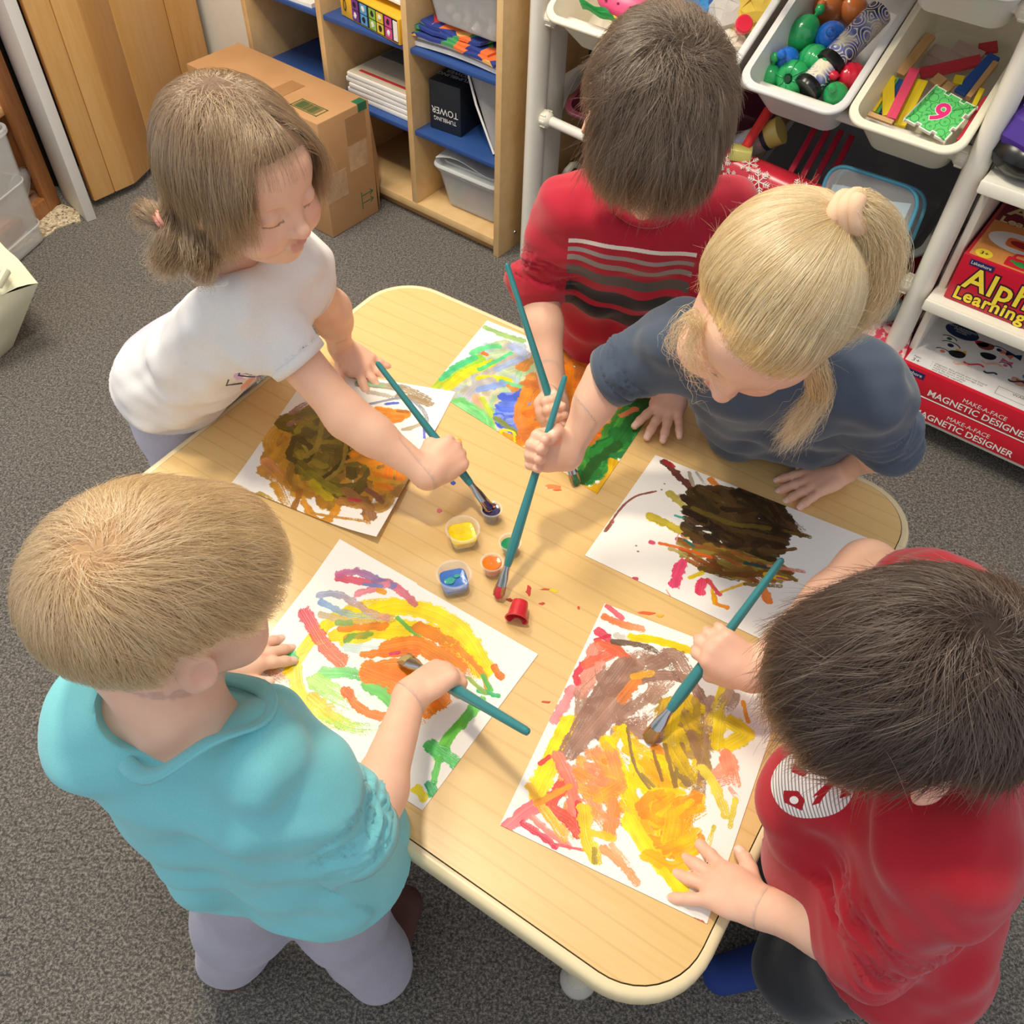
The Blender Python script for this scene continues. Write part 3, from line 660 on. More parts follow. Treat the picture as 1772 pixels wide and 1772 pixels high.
for i_, (x, y, c) in enumerate(((1085, 32, '#e8a73a'), (1068, 30, '#e9c24a'))):
    q = MB(); blob(q, (0, 0, 0), 0.014, None, 12, 8); put(q, 'yellow_ball', mat('yb'+c, c, 0.4), B0, ('orange', 'yellow')[i_]+' little ball in front of the pink toy', 'ball', at=bl(B0, x, y, 0.09))
q = MB().lathe([(0.0, 0), (0.011, 0), (0.011, 0.018), (0.017, 0.021), (0.017, 0.036), (0.014, 0.039), (0, 0.039)], 20)
put(q, 'bottle_cap', gR, B1, 'red bottle cap in the bin beside the dark hair', 'cap', smooth=False, auto=40, at=bl(B1, 1281, 50, 0.075), rot=Matrix.Rotation(0.5, 4, 'Y') @ Matrix.Rotation(0.3, 4, 'X'))
for i_, (x, y, c, s_, lb) in enumerate(((1300, 20, '#d8b94a', 0.05, 'yellow card'), (1262, 80, '#d9d2bf', 0.035, 'crumpled cream paper'), (1262, 20, '#c9c4bd', 0.05, 'grey crumpled paper'), (1243, 12, '#2b4f9c', 0.03, 'dark blue toy piece'), (1192, 15, '#3d8fd0', 0.05, 'light blue toy piece'))):
    q = MB(); random.seed(i_); blob(q, (0, 0, 0), s_, None, 9, 6, 0.35, (1, 1.1, 0.6)); put(q, 'craft_scrap', mat('scr'+c, c, 0.7), B1, lb+' in the bin beside the dark hair', 'craft piece', smooth=False, at=bl(B1, x, y, 0.05))
# the wide lower bins
dm = mat('maroon_plastic', '#55202e', 0.35); gy = mat('grey_bin', '#8b8b8d', 0.4)
def wideM(x, z, d=0.33): return Matrix.Translation(Mk @ Vector((x, 0.0, z))) @ Mk.to_3x3().to_4x4() @ Matrix.Rotation(math.radians(20), 4, 'X') @ Matrix.Translation((0, d/2+0.045, -0.09))
L0 = tub(wideM(0.30, 0.36), 0.44, 0.30, 0.115, dm, 'wide maroon bin behind the dark-haired boy', None)
L1 = tub(wideM(0.755, 0.335), 0.40, 0.30, 0.115, gy, 'wide grey bin holding the clear zip case', None)
L2 = tub(wideM(0.75, 0.11), 0.40, 0.30, 0.10, mat('dark_red_bin', '#8e1f2c', 0.35), 'dark red lowest bin below the clear zip case', None)
def put3(mb, name, mt, lab, cat, M=None, smooth=False, auto=45, group=None):
    o = mb.build(name, mt, None, smooth, auto=auto)
    if M is not None: o.matrix_world = M
    return tag(o, lab, cat, group)
def kp(px, py, yb):
    """sight line meets the upright plane yb behind the rack front"""
    a = A0+W_*yb; return on_plane(px, py, a, a+E_)
# snowflake wrapped roll
sf = mat('red_wrap', '#c4273a', 0.25, var=0.05, spec=0.7)
ra, rb = kp(1205, 262, 0.06), kp(1412, 352, 0.03)
roll = empty('wrapping_roll', label='red wrapping paper roll with white snowflakes beside the pink shoulder', cat='wrapping paper')
pack(MB().tube([ra, rb], 0.036, 24), 'paper_roll', sf, roll, auto=50)
def flake(mb, M, R):
    for i in range(6):
        a = math.pi/3*i; Rm = M @ Matrix.Rotation(a, 4, 'Z')
        mb.box(Rm @ Vector((R/2, 0, 0)), (R, R*0.07, 0.0006), Rm.to_3x3().to_4x4())
        for t in (0.4, 0.6, 0.8):
            for s_ in (1, -1):
                R2_ = Rm @ Matrix.Translation((R*t, 0, 0)) @ Matrix.Rotation(s_*0.8, 4, 'Z'); l_ = R*(0.36-0.25*(t-0.4)); mb.box(R2_ @ Vector((l_/2, 0, 0)), (l_, R*0.055, 0.0006), R2_.to_3x3().to_4x4())
axr = nz(rb-ra)
for t, sgn, R in ((0.28, 0.1, 0.020), (0.47, 0.55, 0.020), (0.60, -0.15, 0.026), (0.88, 0.2, 0.024), (0.38, -0.55, 0.018), (0.80, -0.7, 0.02)):
    c = ra+(rb-ra)*t; vc = nz(V(0, 0, CZ)-c); sd = nz(np.cross(axr, vc)); nn = nz(np.cross(sd, axr)); nn = nz(nn*math.cos(sgn)+sd*math.sin(sgn)*(1 if sd[2] > 0 else -1))
    mb = MB(); flake(mb, frame(c+nn*0.0366, axr, nn), R); pack(mb, 'snowflake', wht, roll)
# clear jar with coloured pieces
ja, jb = kp(1262, 262, 0.10), kp(1352, 225, 0.12)
jar = empty('clear_jar', label='clear plastic jar of coloured pieces above the snowflake roll', cat='jar')
Mj = frame(ja, np.cross(jb-ja, (0, 0, 1)), nz(jb-ja)); Lj = float(np.linalg.norm(jb-ja)); jar.matrix_world = Mj
pack(MB().lathe([(0, 0), (0.026, 0), (0.028, 0.004), (0.028, Lj*0.7), (0.026, Lj*0.7)], 20), 'glass', clearp, jar, auto=50)
pack(MB().lathe([(0.029, Lj*0.68), (0.029, Lj*0.76), (0, Lj*0.76)], 20), 'band', mat('jar_band', '#2f3340', 0.4), jar, auto=50)
pack(MB().lathe([(0.028, Lj*0.76), (0.028, Lj), (0, Lj)], 20), 'lid', mat('jar_lid', '#c9b765', 0.3), jar, auto=50)
for i, c in enumerate(('#d8453c', '#e7cf3c', '#35539c', '#d8453c', '#e7cf3c', '#35539c', '#e7874a')):
    q = MB(); blob(q, (0.012*math.cos(i*2.4), 0.012*math.sin(i*2.4), 0.014+0.0085*i), 0.011, None, 8, 5, 0.3); pack(q, 'jar_piece', mat('jp'+c, c, 0.4), jar, smooth=True)
# red slatted pieces and rod
for i in range(4):
    a, b = kp(1363+20*i, 308+9*i, 0.05), kp(1418+19*i, 208+9*i, 0.16); M = frame((a+b)/2, b-a)
    o = MB().box((0, 0, 0), (float(np.linalg.norm(b-a)), 0.012, 0.006), None, 0.001).build('red_ribbon', mat('red_slat', '#a32035', 0.3), None); o.matrix_world = M
    tag(o, ['leftmost', 'second', 'third', 'rightmost'][i]+' of four red strips behind the snowflake roll', 'strip', 'red strips in the maroon bin')
a, b = kp(1290, 255, 0.05), kp(1330, 190, 0.12)
put3(MB().tube([a, b], 0.010, 14), 'red_rod', mat('red_rod', '#e23a3a', 0.3), 'short bright red rod right of the dark hair', 'rod')
a = kp(1282, 265, 0.04); put3(MB().box((0, 0, 0), (0.045, 0.03, 0.025), None, 0.003), 'yellow_block', mat('pale_yellow', '#d9d277', 0.3), 'pale yellow block at the tip of the red rod', 'block', frame(a, E_) @ Matrix.Rotation(0.4, 4, 'Z'))
# zip case: clear walls, pale blue sheet inside, blue piping
zc = empty('zip_case', label='clear zip case with blue piping and pale blue and green contents', cat='case')
P_ = [kp(1438, 280, 0.06), kp(1598, 332, 0.04), kp(1530, 500, -0.045), kp(1385, 455, -0.03)]
def loop(P, n=7, r=0.22):
    out = []
    for i in range(4):
        p, a, b = P[i], P[i-1], P[(i+1) % 4]
        for k in range(n+1):
            t = k/n; q0 = p+(a-p)*r*(1-t); q1 = p+(b-p)*r*t; out.append(q0*(1-t)+q1*t)
    return out
lp = loop(P_); n_ = len(lp); cen = sum(P_)/4; nrm = nz(np.cross(P_[1]-P_[0], P_[3]-P_[0])); nrm = nrm if nrm[2] > 0 else -nrm
pack(MB().tube(lp, 0.0038, 8, closed=True), 'piping', mat('teal_piping', '#4f9cb8', 0.35), zc, smooth=True)
dn = [p-nrm*0.05 for p in lp]
pack(MB().tube(dn, 0.0038, 8, closed=True), 'piping', mat('teal_piping', '#4f9cb8', 0.35), zc, smooth=True)
pack(MB().add(lp+dn, [tuple(range(n_))]+[(i, (i+1) % n_, n_+(i+1) % n_, n_+i) for i in range(n_)]), 'clear_cover', clearp, zc)
Q = lambda u, v_, dz: P_[0]*(1-u)*(1-v_)+P_[1]*u*(1-v_)+P_[2]*u*v_+P_[3]*(1-u)*v_-nrm*dz
pack(sheet([Q(.05, .22, .02), Q(.9, .18, .02), Q(.86, .97, .02), Q(.05, .97, .02)], 0.006, 8, lambda u, v_: 0.004*math.sin(7*u+2*v_)), 'blue_sheet', mat('ice_blue', '#a9cbd8', 0.35), zc, auto=80)
pack(sheet([Q(.12, .3, .012), Q(.7, .26, .012), Q(.66, .9, .012), Q(.1, .9, .012)], 0.004, 8, lambda u, v_: 0.003*math.sin(5*u)), 'blue_sheet', mat('ice_blue2', '#bcd9e2', 0.35), zc, auto=80)
for (u, v_, s_) in ((.9, .5, .035), (.93, .7, .03), (.8, .85, .028)):
    q = MB(); blob(q, Q(u, v_, .015), s_, None, 9, 6, 0.5, (0.5, 1, 0.7)); pack(q, 'green_piece', mat('lime', '#96cf3e', 0.35), zc)
# pouch below the bar and pink box in the lowest bin
P2 = [kp(1500, 500, 0.03), kp(1572, 528, 0.03), kp(1520, 560, -0.0), kp(1470, 540, 0)]
q = MB(); c = kp(1520, 525, 0.05); blob(q, (0, 0, 0), 0.05, None, 14, 8, 0.1, (1.1, 0.5, 0.8)); put3(q, 'clear_pouch', mat('pouch', '#9fc0c4', 0.2, alpha=0.55), 'pale clear pouch hanging below the zip case', 'pouch', frame(c, E_), True)
c = kp(1515, 590, 0.03); pb = empty('gift_box', label='pink patterned box lowest in the rack beside the blue shoulder', cat='box'); pb.matrix_world = frame(c, E_) @ Matrix.Rotation(0.2, 4, 'Z') @ Matrix.Rotation(0.3, 4, 'X')
pt = N('pink_pattern'); co = pt.coord(); pt.col(pt.ramp(pt.noise(co, 60, 2), [(0.42, '#d94a62'), (0.5, '#f3d7cf'), (0.6, '#e8b0ae')])); pt.b.inputs['Roughness'].default_value = 0.4
pack(MB().box((0, 0, 0), (0.13, 0.10, 0.05), None, 0.003), 'carton', pt.m, pb); pack(MB().box((0.0, -0.051, 0), (0.131, 0.002, 0.03)), 'band', mat('red_band', '#c22b3d', 0.4), pb)
# ------------------------------------------------------------------ second rack with flat shelves and boxed games
M2 = Mk
r2 = empty('shelf_rack', tuple(A0+E_*1.0), 0, 'ivory plastic shelf rack at the right edge holding red game boxes', 'rack')
def p2(name, mt, *bx, bev=0.004):
    mb = MB()
    for b in bx: wb(mb, *b, bev, Mk)
    o = mb.build(name, mt, None, auto=40); o.parent = r2; o.matrix_parent_inverse = Matrix.Translation(-r2.location); return o
shv = mat('shelf_plastic', '#f0edde', 0.35, var=0.01)
p2('side_frame', ivory, (1.010, 1.026, 0.04, 0.36, 0.0, 1.1))
for z in (0.347, 0.598):
    p2('shelf', shv, (1.008, 1.60, -0.012, 0.36, z-0.020, z)); p2('shelf_lip', shv, (1.008, 1.60, -0.022, -0.0125, z-0.022, z+0.003))
p2('shelf', shv, (1.008, 1.60, 0.0, 0.36, 0.06, 0.076))
p2('side_frame', ivory, (1.60, 1.62, 0.0, 0.36, 0.0, 1.1))
redb = mat('red_card', '#cf1f33', 0.3, var=0.02, spec=0.6); redc = mat('crimson_card', '#c41c34', 0.3, var=0.02, spec=0.6)
navyp = mat('navy_print', '#20285e', 0.5, var=0); yel = mat('yellow_print', '#f6dc3f', 0.5, var=0)
Fx = Matrix.Rotation(math.radians(90), 4, 'X')
def label_tag(root, x, z, y, s=1.0):
    pack(MB().box((x+0.028*s, y, z+0.0045*s), (0.056*s, 0.0008, 0.0145*s)), 'shop_label', navyp, root)
    text('Lakeshore', 'lettering', wht, 0.0115*s, Matrix.Translation((x+0.003*s, y-0.0006, z+0.001*s)) @ Fx, root)
ab = empty('game_box', label='red Alpha learning game box on the ivory shelf', cat='game box'); ab.matrix_world = Mk @ Matrix.Translation((1.032, 0.012, 0.349))
AW, AD, AH = 0.34, 0.27, 0.098
pack(MB().box((AW/2, AD/2, AH/2), (AW, AD, AH), None, 0.0012), 'carton', redc, ab)
text('Alphabet', 'lettering_outline', mat('dark_outline', '#3a1030', 0.5, var=0), 0.062, Matrix.Translation((0.022, -0.0004, 0.036)) @ Fx, ab, 0, 0.0042, space=1.08)
text('Alphabet', 'lettering', yel, 0.062, Matrix.Translation((0.022, -0.0012, 0.036)) @ Fx, ab, 0, 0.0012, space=1.08)
text('Learning Locks', 'lettering_outline', mat('dark_outline', '#3a1030'), 0.036, Matrix.Translation((0.014, -0.0004, 0.008)) @ Fx, ab, 0, 0.0034, space=1.1)
text('Learning Locks', 'lettering', yel, 0.036, Matrix.Translation((0.014, -0.0012, 0.008)) @ Fx, ab, 0, 0.0010, space=1.1)
label_tag(ab, 0.016, 0.084, -0.0006, 0.8)
pack(MB().box((AW/2, AD/2-0.008, AH+0.0004), (AW-0.014, AD-0.03, 0.0008)), 'orange_panel', mat('orange_print', '#e29a55', 0.4), ab)
pack(MB().box((AW/2, AD-0.06, AH+0.0009), (AW-0.014, 0.11, 0.0008)), 'dark_panel', mat('plum_print', '#7d2440', 0.4), ab)
text('Alphabet', 'lettering', mat('cream_print', '#e9dfa8', 0.5, var=0), 0.06, Matrix.Translation((0.02, 0.19, AH+0.0015)), ab, 0, 0.0012)
text('Learning Locks', 'lettering', mat('cream_print', '#e9dfa8'), 0.032, Matrix.Translation((0.015, 0.155, AH+0.0015)), ab, 0, 0.001)
pack(MB().lathe([(0.0, 0), (0.048, 0)], 28, Matrix.Translation((0.075, 0.095, AH+0.0012)) @ Matrix.Diagonal((1.25, 0.75, 1, 1))), 'plate_print', mat('plate_print', '#e9ebec', 0.4), ab)
pack(MB().prism([(x, y) for x, y in rrect(0.06, 0.035, 0.010, 4)], 0, 0.0006, Matrix.Translation((0.08, 0.092, AH+0.0015))), 'lock_print', mat('lock_print', '#e0793c', 0.4), ab)
pack(MB().lathe([(0.0, 0), (0.016, 0)], 18, Matrix.Translation((0.078, 0.092, AH+0.0025)) @ Matrix.Diagonal((1.3, 0.7, 1, 1))), 'red_print', mat('lock_red', '#a8202e', 0.4), ab)
pack(MB().prism(rrect(0.058, 0.034, 0.004, 4), 0, 0.0006, Matrix.Translation((0.098, 0.028, AH+0.001))), 'lock_print', mat('lock_red2', '#d5283b', 0.4), ab)
pack(MB().tube([(0.078, 0.043, AH+0.001), (0.080, 0.056, AH+0.001), (0.098, 0.062, AH+0.001), (0.116, 0.056, AH+0.001), (0.118, 0.043, AH+0.001)], 0.003, 6), 'lock_hoop_print', mat('lock_red2', '#d5283b'), ab)
q = MB(); blob(q, (0.098, 0.028, AH+0.0016), 0.015, None, 14, 6, 0, (1, 0.6, 0.05)); blob(q, (0.080, 0.031, AH+0.0016), 0.005, None, 8, 5, 0, (1, 0.8, 0.1)); pack(q, 'turtle_print', mat('turtle_print', '#2f9a48', 0.5), ab)
pack(MB().lathe([(0.0, 0), (0.016, 0)], 20, Matrix.Translation((0.030, 0.022, AH+0.0011))), 'age_badge', yel, ab)
text('3+', 'lettering', mat('dark_outline', '#3a1030'), 0.016, Matrix.Translation((0.022, 0.017, AH+0.0018)), ab)
def mag(z, x, h, lab, top):
    b = empty('game_box', label=lab, cat='game box', group='red magnetic game boxes on the lowest ivory shelf'); b.matrix_world = Mk @ Matrix.Translation((x, -0.012, z))
    w_, d_ = 0.42, 0.30
    pack(MB().box((w_/2, d_/2, h/2), (w_, d_, h-0.0008), None, 0.001), 'carton', redb, b)
    pack(MB().box((w_/2, d_/2, h-0.0012), (w_+0.0015, d_+0.0015, 0.0016)), 'white_edge', wht, b) if not top else None
    label_tag(b, 0.010, h-0.020, -0.0004, 0.95)
    text('MAGNETIC DESIGNER', 'lettering', wht, 0.0215, Matrix.Translation((0.083, -0.0008, 0.0075)) @ Fx, b, 0, 0.0003)
    text('MAKE-A-FACE', 'lettering', wht, 0.0145, Matrix.Translation((0.150, -0.0008, 0.0275)) @ Fx, b)
    if top:
        pack(MB().box((w_/2+0.006, d_/2+0.002, h+0.0002), (w_-0.012, d_-0.014, 0.0008)), 'white_panel', mat('gloss_white', '#f1efee', 0.25), b)
        Tz = lambda x_, y_, k=0: Matrix.Translation((x_, y_, h+0.0008+0.0003*k))
        pack(MB().lathe([(0, 0), (0.036, 0)], 24, Tz(0.075, 0.175) @ Matrix.Diagonal((1.0, 0.7, 1, 1))), 'badge', mat('navy_badge', '#24365f', 0.4), b)
        text('CREATE HUNDREDS OF\nDIFFERENT\nFACES!', 'lettering', wht, 0.0075, Tz(0.075, 0.183, 1), b, align='CENTER')
        text('Ages', 'lettering', mat('grey_print', '#555555', 0.6, var=0), 0.008, Tz(0.022, 0.030), b); text('3+', 'lettering', mat('grey_print', '#555555'), 0.017, Tz(0.022, 0.014), b)
        text('•  magnetic face pieces and one board\n•  8 picture cards and a storage tray\n•  made for hours of play\n    and learning together', 'lettering', mat('grey_print', '#555555'), 0.0075, Tz(0.060, 0.034), b)
        pack(MB().box((0.252, 0.024, h+0.0009), (0.115, 0.0006, 0.0003)).box((0.252, 0.050, h+0.0009), (0.115, 0.0006, 0.0003)).box((0.195, 0.037, h+0.0009), (0.0006, 0.026, 0.0003)).box((0.309, 0.037, h+0.0009), (0.0006, 0.026, 0.0003)), 'warning_frame', mat('grey_print', '#555555'), b)
        text('WARNING:', 'lettering', mat('grey_print', '#555555'), 0.011, Tz(0.225, 0.040), b)
        pack(MB().box((0.342, 0.030, h+0.001), (0.048, 0.028, 0.0004)), 'count_badge', mat('blue_badge', '#1f4e9a', 0.4), b)
        text('78', 'lettering', wht, 0.018, Tz(0.330, 0.030, 2), b); text('pieces', 'lettering', wht, 0.008, Tz(0.329, 0.020, 2), b)
        rs = random.Random(5); pal = ['#f0b432', '#c8283c', '#2f6f45', '#23232b', '#e58a6a', '#3f8fd0', '#e46a9a', '#8a4b38', '#22335c', '#d9a08a']
        for i in range(46):
            x_, y_ = 0.06+0.34*rs.random(), 0.06+0.11*rs.random()
            if abs(x_-0.075) < 0.04 and y_ > 0.14: continue
            s_ = 0.010+0.006*rs.random(); a = rs.uniform(-0.5, 0.5); kk = i % 4
            if kk == 0:
                q = MB().lathe([(0, 0), (s_, 0)], 16, Tz(x_, y_) @ Matrix.Rotation(a, 4, 'Z') @ Matrix.Diagonal((1.3, 0.7, 1, 1))); pack(q, 'eye_print', mat('eye_white', '#fbfbfb', 0.4), b)
                q = MB().lathe([(0, 0), (s_*0.45, 0)], 12, Tz(x_, y_, 1)); pack(q, 'iris_print', mat('pp'+pal[i % 10], pal[i % 10], 0.4), b)
                q = MB().tube([Tz(x_, y_, 1) @ Vector((s_*1.3*math.cos(t), s_*0.8*math.sin(t), 0)) for t in np.linspace(0.2, 2.9, 7)], 0.0010, 5); pack(q, 'lash_print', mat('ink_card', '#242033'), b)
            elif kk == 1:
                q = MB().prism([(s_*1.3*math.cos(t), s_*0.6*math.sin(t)-s_*0.5*(t > 3.1)*math.sin(-t)*1.2) for t in np.linspace(0, 2*math.pi, 14, endpoint=False)], 0, 0.0004, Tz(x_, y_) @ Matrix.Rotation(a, 4, 'Z')); pack(q, 'mouth_print', mat('pp'+pal[(i*3) % 10], pal[(i*3) % 10], 0.4), b)
            elif kk == 2:
                q = MB().prism([(-s_, -s_*.6), (-s_*.2, -s_*.15), (s_, -s_*.7), (s_, s_*.6), (s_*.2, s_*.15), (-s_, s_*.6)], 0, 0.0004, Tz(x_, y_) @ Matrix.Rotation(a, 4, 'Z')); pack(q, 'bow_print', mat('pp'+pal[(i*7) % 10], pal[(i*7) % 10], 0.4), b)
            else:
                q = MB().tube([Tz(x_, y_, 1) @ Vector((s_*1.2*t, s_*0.5*math.sin(2.5*t), 0)) for t in np.linspace(-1, 1, 7)], 0.0022, 5); pack(q, 'brow_print', mat('pp'+pal[(i*7+2) % 10], pal[(i*7+2) % 10], 0.4), b)
    return b
mag(0.0765, 0.998, 0.056, 'lower red magnetic game box with white edge line', False)
mag(0.1330, 1.008, 0.060, 'upper red magnetic game box with printed face pieces', True)
dkb = empty('picture_book', label='dark blue picture board standing on the upper magnetic game box', cat='board'); dkb.matrix_world = Mk @ Matrix.Translation((1.27, 0.20, 0.205)) @ Matrix.Rotation(-0.15, 4, 'X')
pack(MB().box((0, 0, 0.055), (0.36, 0.012, 0.11), None, 0.002), 'board', mat('board_navy', '#1f2740', 0.4), dkb)
pack(MB().box((-0.03, -0.007, 0.055), (0.09, 0.002, 0.07)), 'blue_patch', mat('board_blue', '#2f5f90', 0.4), dkb); pack(MB().box((0.09, -0.007, 0.05), (0.08, 0.002, 0.07)), 'green_patch', mat('board_green', '#2b4038', 0.4), dkb)
q = MB(); blob(q, (-0.01, -0.009, 0.02), 0.014, None, 10, 6, 0.2, (1.3, 0.15, 1)); pack(q, 'red_patch', mat('board_red', '#b03a44', 0.4), dkb)
c = kp(1775, 235, 0.03); pu = empty('purple_toy', label='purple rounded plastic toy on the top ivory shelf', cat='toy'); pu.matrix_world = frame(c, E_)
q = MB(); blob(q, (0.02, 0.03, 0.0), 0.075, None, 8, 6, 0.0, (1, 1, 0.8)); pack(q, 'shell', mat('purple', '#4e3394', 0.35), pu, auto=20)
q = MB(); blob(q, (0.02, 0.02, -0.03), 0.07, None, 20, 8, 0.0, (1, 1, 0.6)); pack(q, 'dark_base', mat('black_plastic', '#121315'), pu, smooth=True)
# ------------------------------------------------------------------ things at the left edge
cl = un(52, 412, 0); Mcl = frame(cl, nz(V(0.25, 0.97, 0)))
lb = empty('storage_bin', label='tall clear plastic bin in front of the oak cabinet', cat='storage bin'); lb.matrix_world = Mcl @ Matrix.Translation((-0.13, 0.055, 0.001))
pack(shell(0.32, 0.22, 0.30, 0.003, 0.92, 0.03, n=6, lip=0.006), 'tub', mat('clear_bin', '#e8ecec', 0.15, alpha=0.33, var=0, spec=0.7), lb, auto=40)
for dz in (0.05, 0.17): pack(MB().tube([(x, y, dz) for x, y in rrect(0.30+0.05*dz, 0.205+0.05*dz, 0.03, 6)], 0.0025, 6, closed=True), 'moulded_rib', frost, lb, smooth=True)
ds = empty('pot_lid', label='round glass lid with steel rim standing inside the oak cabinet', cat='lid')
pc_ = on_plane(33, 328, V(-1.36, 2.1, 0), V(-1.33, 2.25, 0)); ds.matrix_world = frame(pc_, (0.1, 0.99, 0)) @ Matrix.Rotation(0.35, 4, 'X')
pack(MB().tube([(0.062*math.cos(a), 0.0, 0.062*math.sin(a)) for a in np.linspace(0, 2*math.pi, 28, endpoint=False)], 0.004, 8, closed=True), 'steel_rim', mat('steel', '#c8c8c4'), ds, smooth=True)
pack(MB().lathe([(0.06, 0), (0.045, 0.010), (0.02, 0.016), (0, 0.018)], 28, Matrix.Rotation(math.radians(90), 4, 'X')), 'glass', frost, ds, smooth=True)
# tote bag
tb_ = empty('tote_bag', label='cream canvas tote bag slumped on the carpet at the left edge', cat='bag')
c1 = un(66, 490, 0.17); fr = un(22, 600, 0.0); bl_ = un(-90, 700, 0); tl = un(-10, 408, 0.22)
def quadg(P, n=10, f=None):
    vs = []; fs = []
    for i in range(n+1):
        for j in range(n+1):
            u, v_ = i/n, j/n; p = P[0]*(1-u)*(1-v_)+P[1]*u*(1-v_)+P[2]*u*v_+P[3]*(1-u)*v_; vs.append(p+(f(u, v_) if f else 0))
    for i in range(n):
        for j in range(n): a = i*(n+1)+j; fs.append((a, a+n+1, a+n+2, a+1))
    return vs, fs
canvas = mat('canvas', '#e9e6c8', 0.85, var=0.03, bump=0.3, bscale=500)
tA, tB, tC, tD = c1, tl, un(-160, 440, 0.24), un(-150, 560, 0.18)
mb = MB(); wr = lambda u, v_: V(0, 0, 0.012*math.sin(5*u+3*v_)*math.sin(math.pi*u)+0.006*math.sin(11*v_+u))
mb.add(*quadg([tA, tB, tC, tD], 12, wr)); mb.add(*quadg([fr, tA, tD, bl_], 12, lambda u, v_: nz(V(.5, -.8, .2))*(0.015*math.sin(math.pi*u)*math.sin(math.pi*v_)+0.005*math.sin(8*u+5*v_)*math.sin(math.pi*u)*math.sin(math.pi*v_)) ))
bk = un(20, 440, 0.0); mb.add(*quadg([fr, bk, tB, tA], 8)); mb.add(*quadg([bl_, fr, bk, bk+V(-.3, 0, 0)], 4)); mb.add(*quadg([tD, tC, bk+V(-.3, 0, 0), bl_], 4)); mb.add(*quadg([tB, bk, bk+V(-.3, 0, 0), tC], 4))
ob = mb.build('canvas_body', canvas, tb_, True, auto=50)
hc = un(8, 480, 0.20); pack(MB().tube([hc+V(-.06, .0, -.0), hc+V(-.01, .01, .012), hc+V(.012, -.005, .018), hc+V(.004, -.03, .005), hc+V(-.06, -.03, 0)], [0.010]*5, 8), 'handle', canvas, tb_, smooth=True)
# ------------------------------------------------------------------ table (36 x 30 in)
TH = -0.54788; T1 = V(math.cos(TH), math.sin(TH), 0); T2 = V(-math.sin(TH), math.cos(TH), 0)
tcen = T1*(-0.395)+T2*0.602; TW, TD, TR = 0.915, 0.770, 0.085
lam = wood('maple_laminate', '#e3c083', '#deb978', (6, 60, 60), 0.30, 4, coat=0.25, lines='#bd9458')
band = mat('edge_band', '#e6d5ab', 0.32, var=0.01, spec=0.5)
table = empty('activity_table', tuple(tcen), TH, 'low maple-topped table with cream edge that the children paint on', 'table')
hh = H
def ringmesh(levels, n=10):
    mb = MB(); rings = [[(x, y, z) for x, y in rrect(TW-2*i, TD-2*i, max(TR-i, 0.01), n)] for i, z in levels]
    m = len(rings[0]); vs = [p for q in rings for p in q]; fs = []
    for i in range(len(rings)-1):
        for k in range(m): fs.append((i*m+k, (i+1)*m+k, (i+1)*m+(k+1) % m, i*m+(k+1) % m))
    return mb, vs, fs, m, len(rings)
mb, vs, fs, m_, L_ = ringmesh([(0.011, hh-0.001), (0.006, hh), (0.002, hh-0.002), (0.0, hh-0.007), (0.0, hh-0.022), (0.003, hh-0.028), (0.012, hh-0.030)])
mb.add(vs, fs); pack(mb, 'edge_band', band, table, auto=50)
pack(MB().prism(rrect(TW-0.0245, TD-0.0245, TR-0.012, 10), hh-0.029, hh), 'tabletop', lam, table)
legm = mat('table_leg', '#d9d2bd', 0.35); fm = mat('leg_glide', '#b9b6ad', 0.3)
for sx in (1, -1):
    for sy in (1, -1):
        c = (sx*(TW/2-0.115), sy*(TD/2-0.105))
        lg = pack(MB().lathe([(0.017, 0.025), (0.019, 0.2), (0.022, hh-0.03)], 18, Matrix.Translation((c[0], c[1], 0))), 'leg', legm, table, auto=50)
        pack(MB().lathe([(0.024, 0.0), (0.026, 0.006), (0.026, 0.018), (0.018, 0.028)], 18, Matrix.Translation((c[0], c[1], 0))), 'foot_cap', fm, lg, auto=50)
pack(MB().box((0, TD/2-0.08, hh-0.05), (TW-0.2, 0.018, 0.04)).box((0, -TD/2+0.08, hh-0.05), (TW-0.2, 0.018, 0.04)).box((TW/2-0.09, 0, hh-0.05), (0.018, TD-0.18, 0.04)).box((-TW/2+0.09, 0, hh-0.05), (0.018, TD-0.18, 0.04)), 'apron', legm, table)
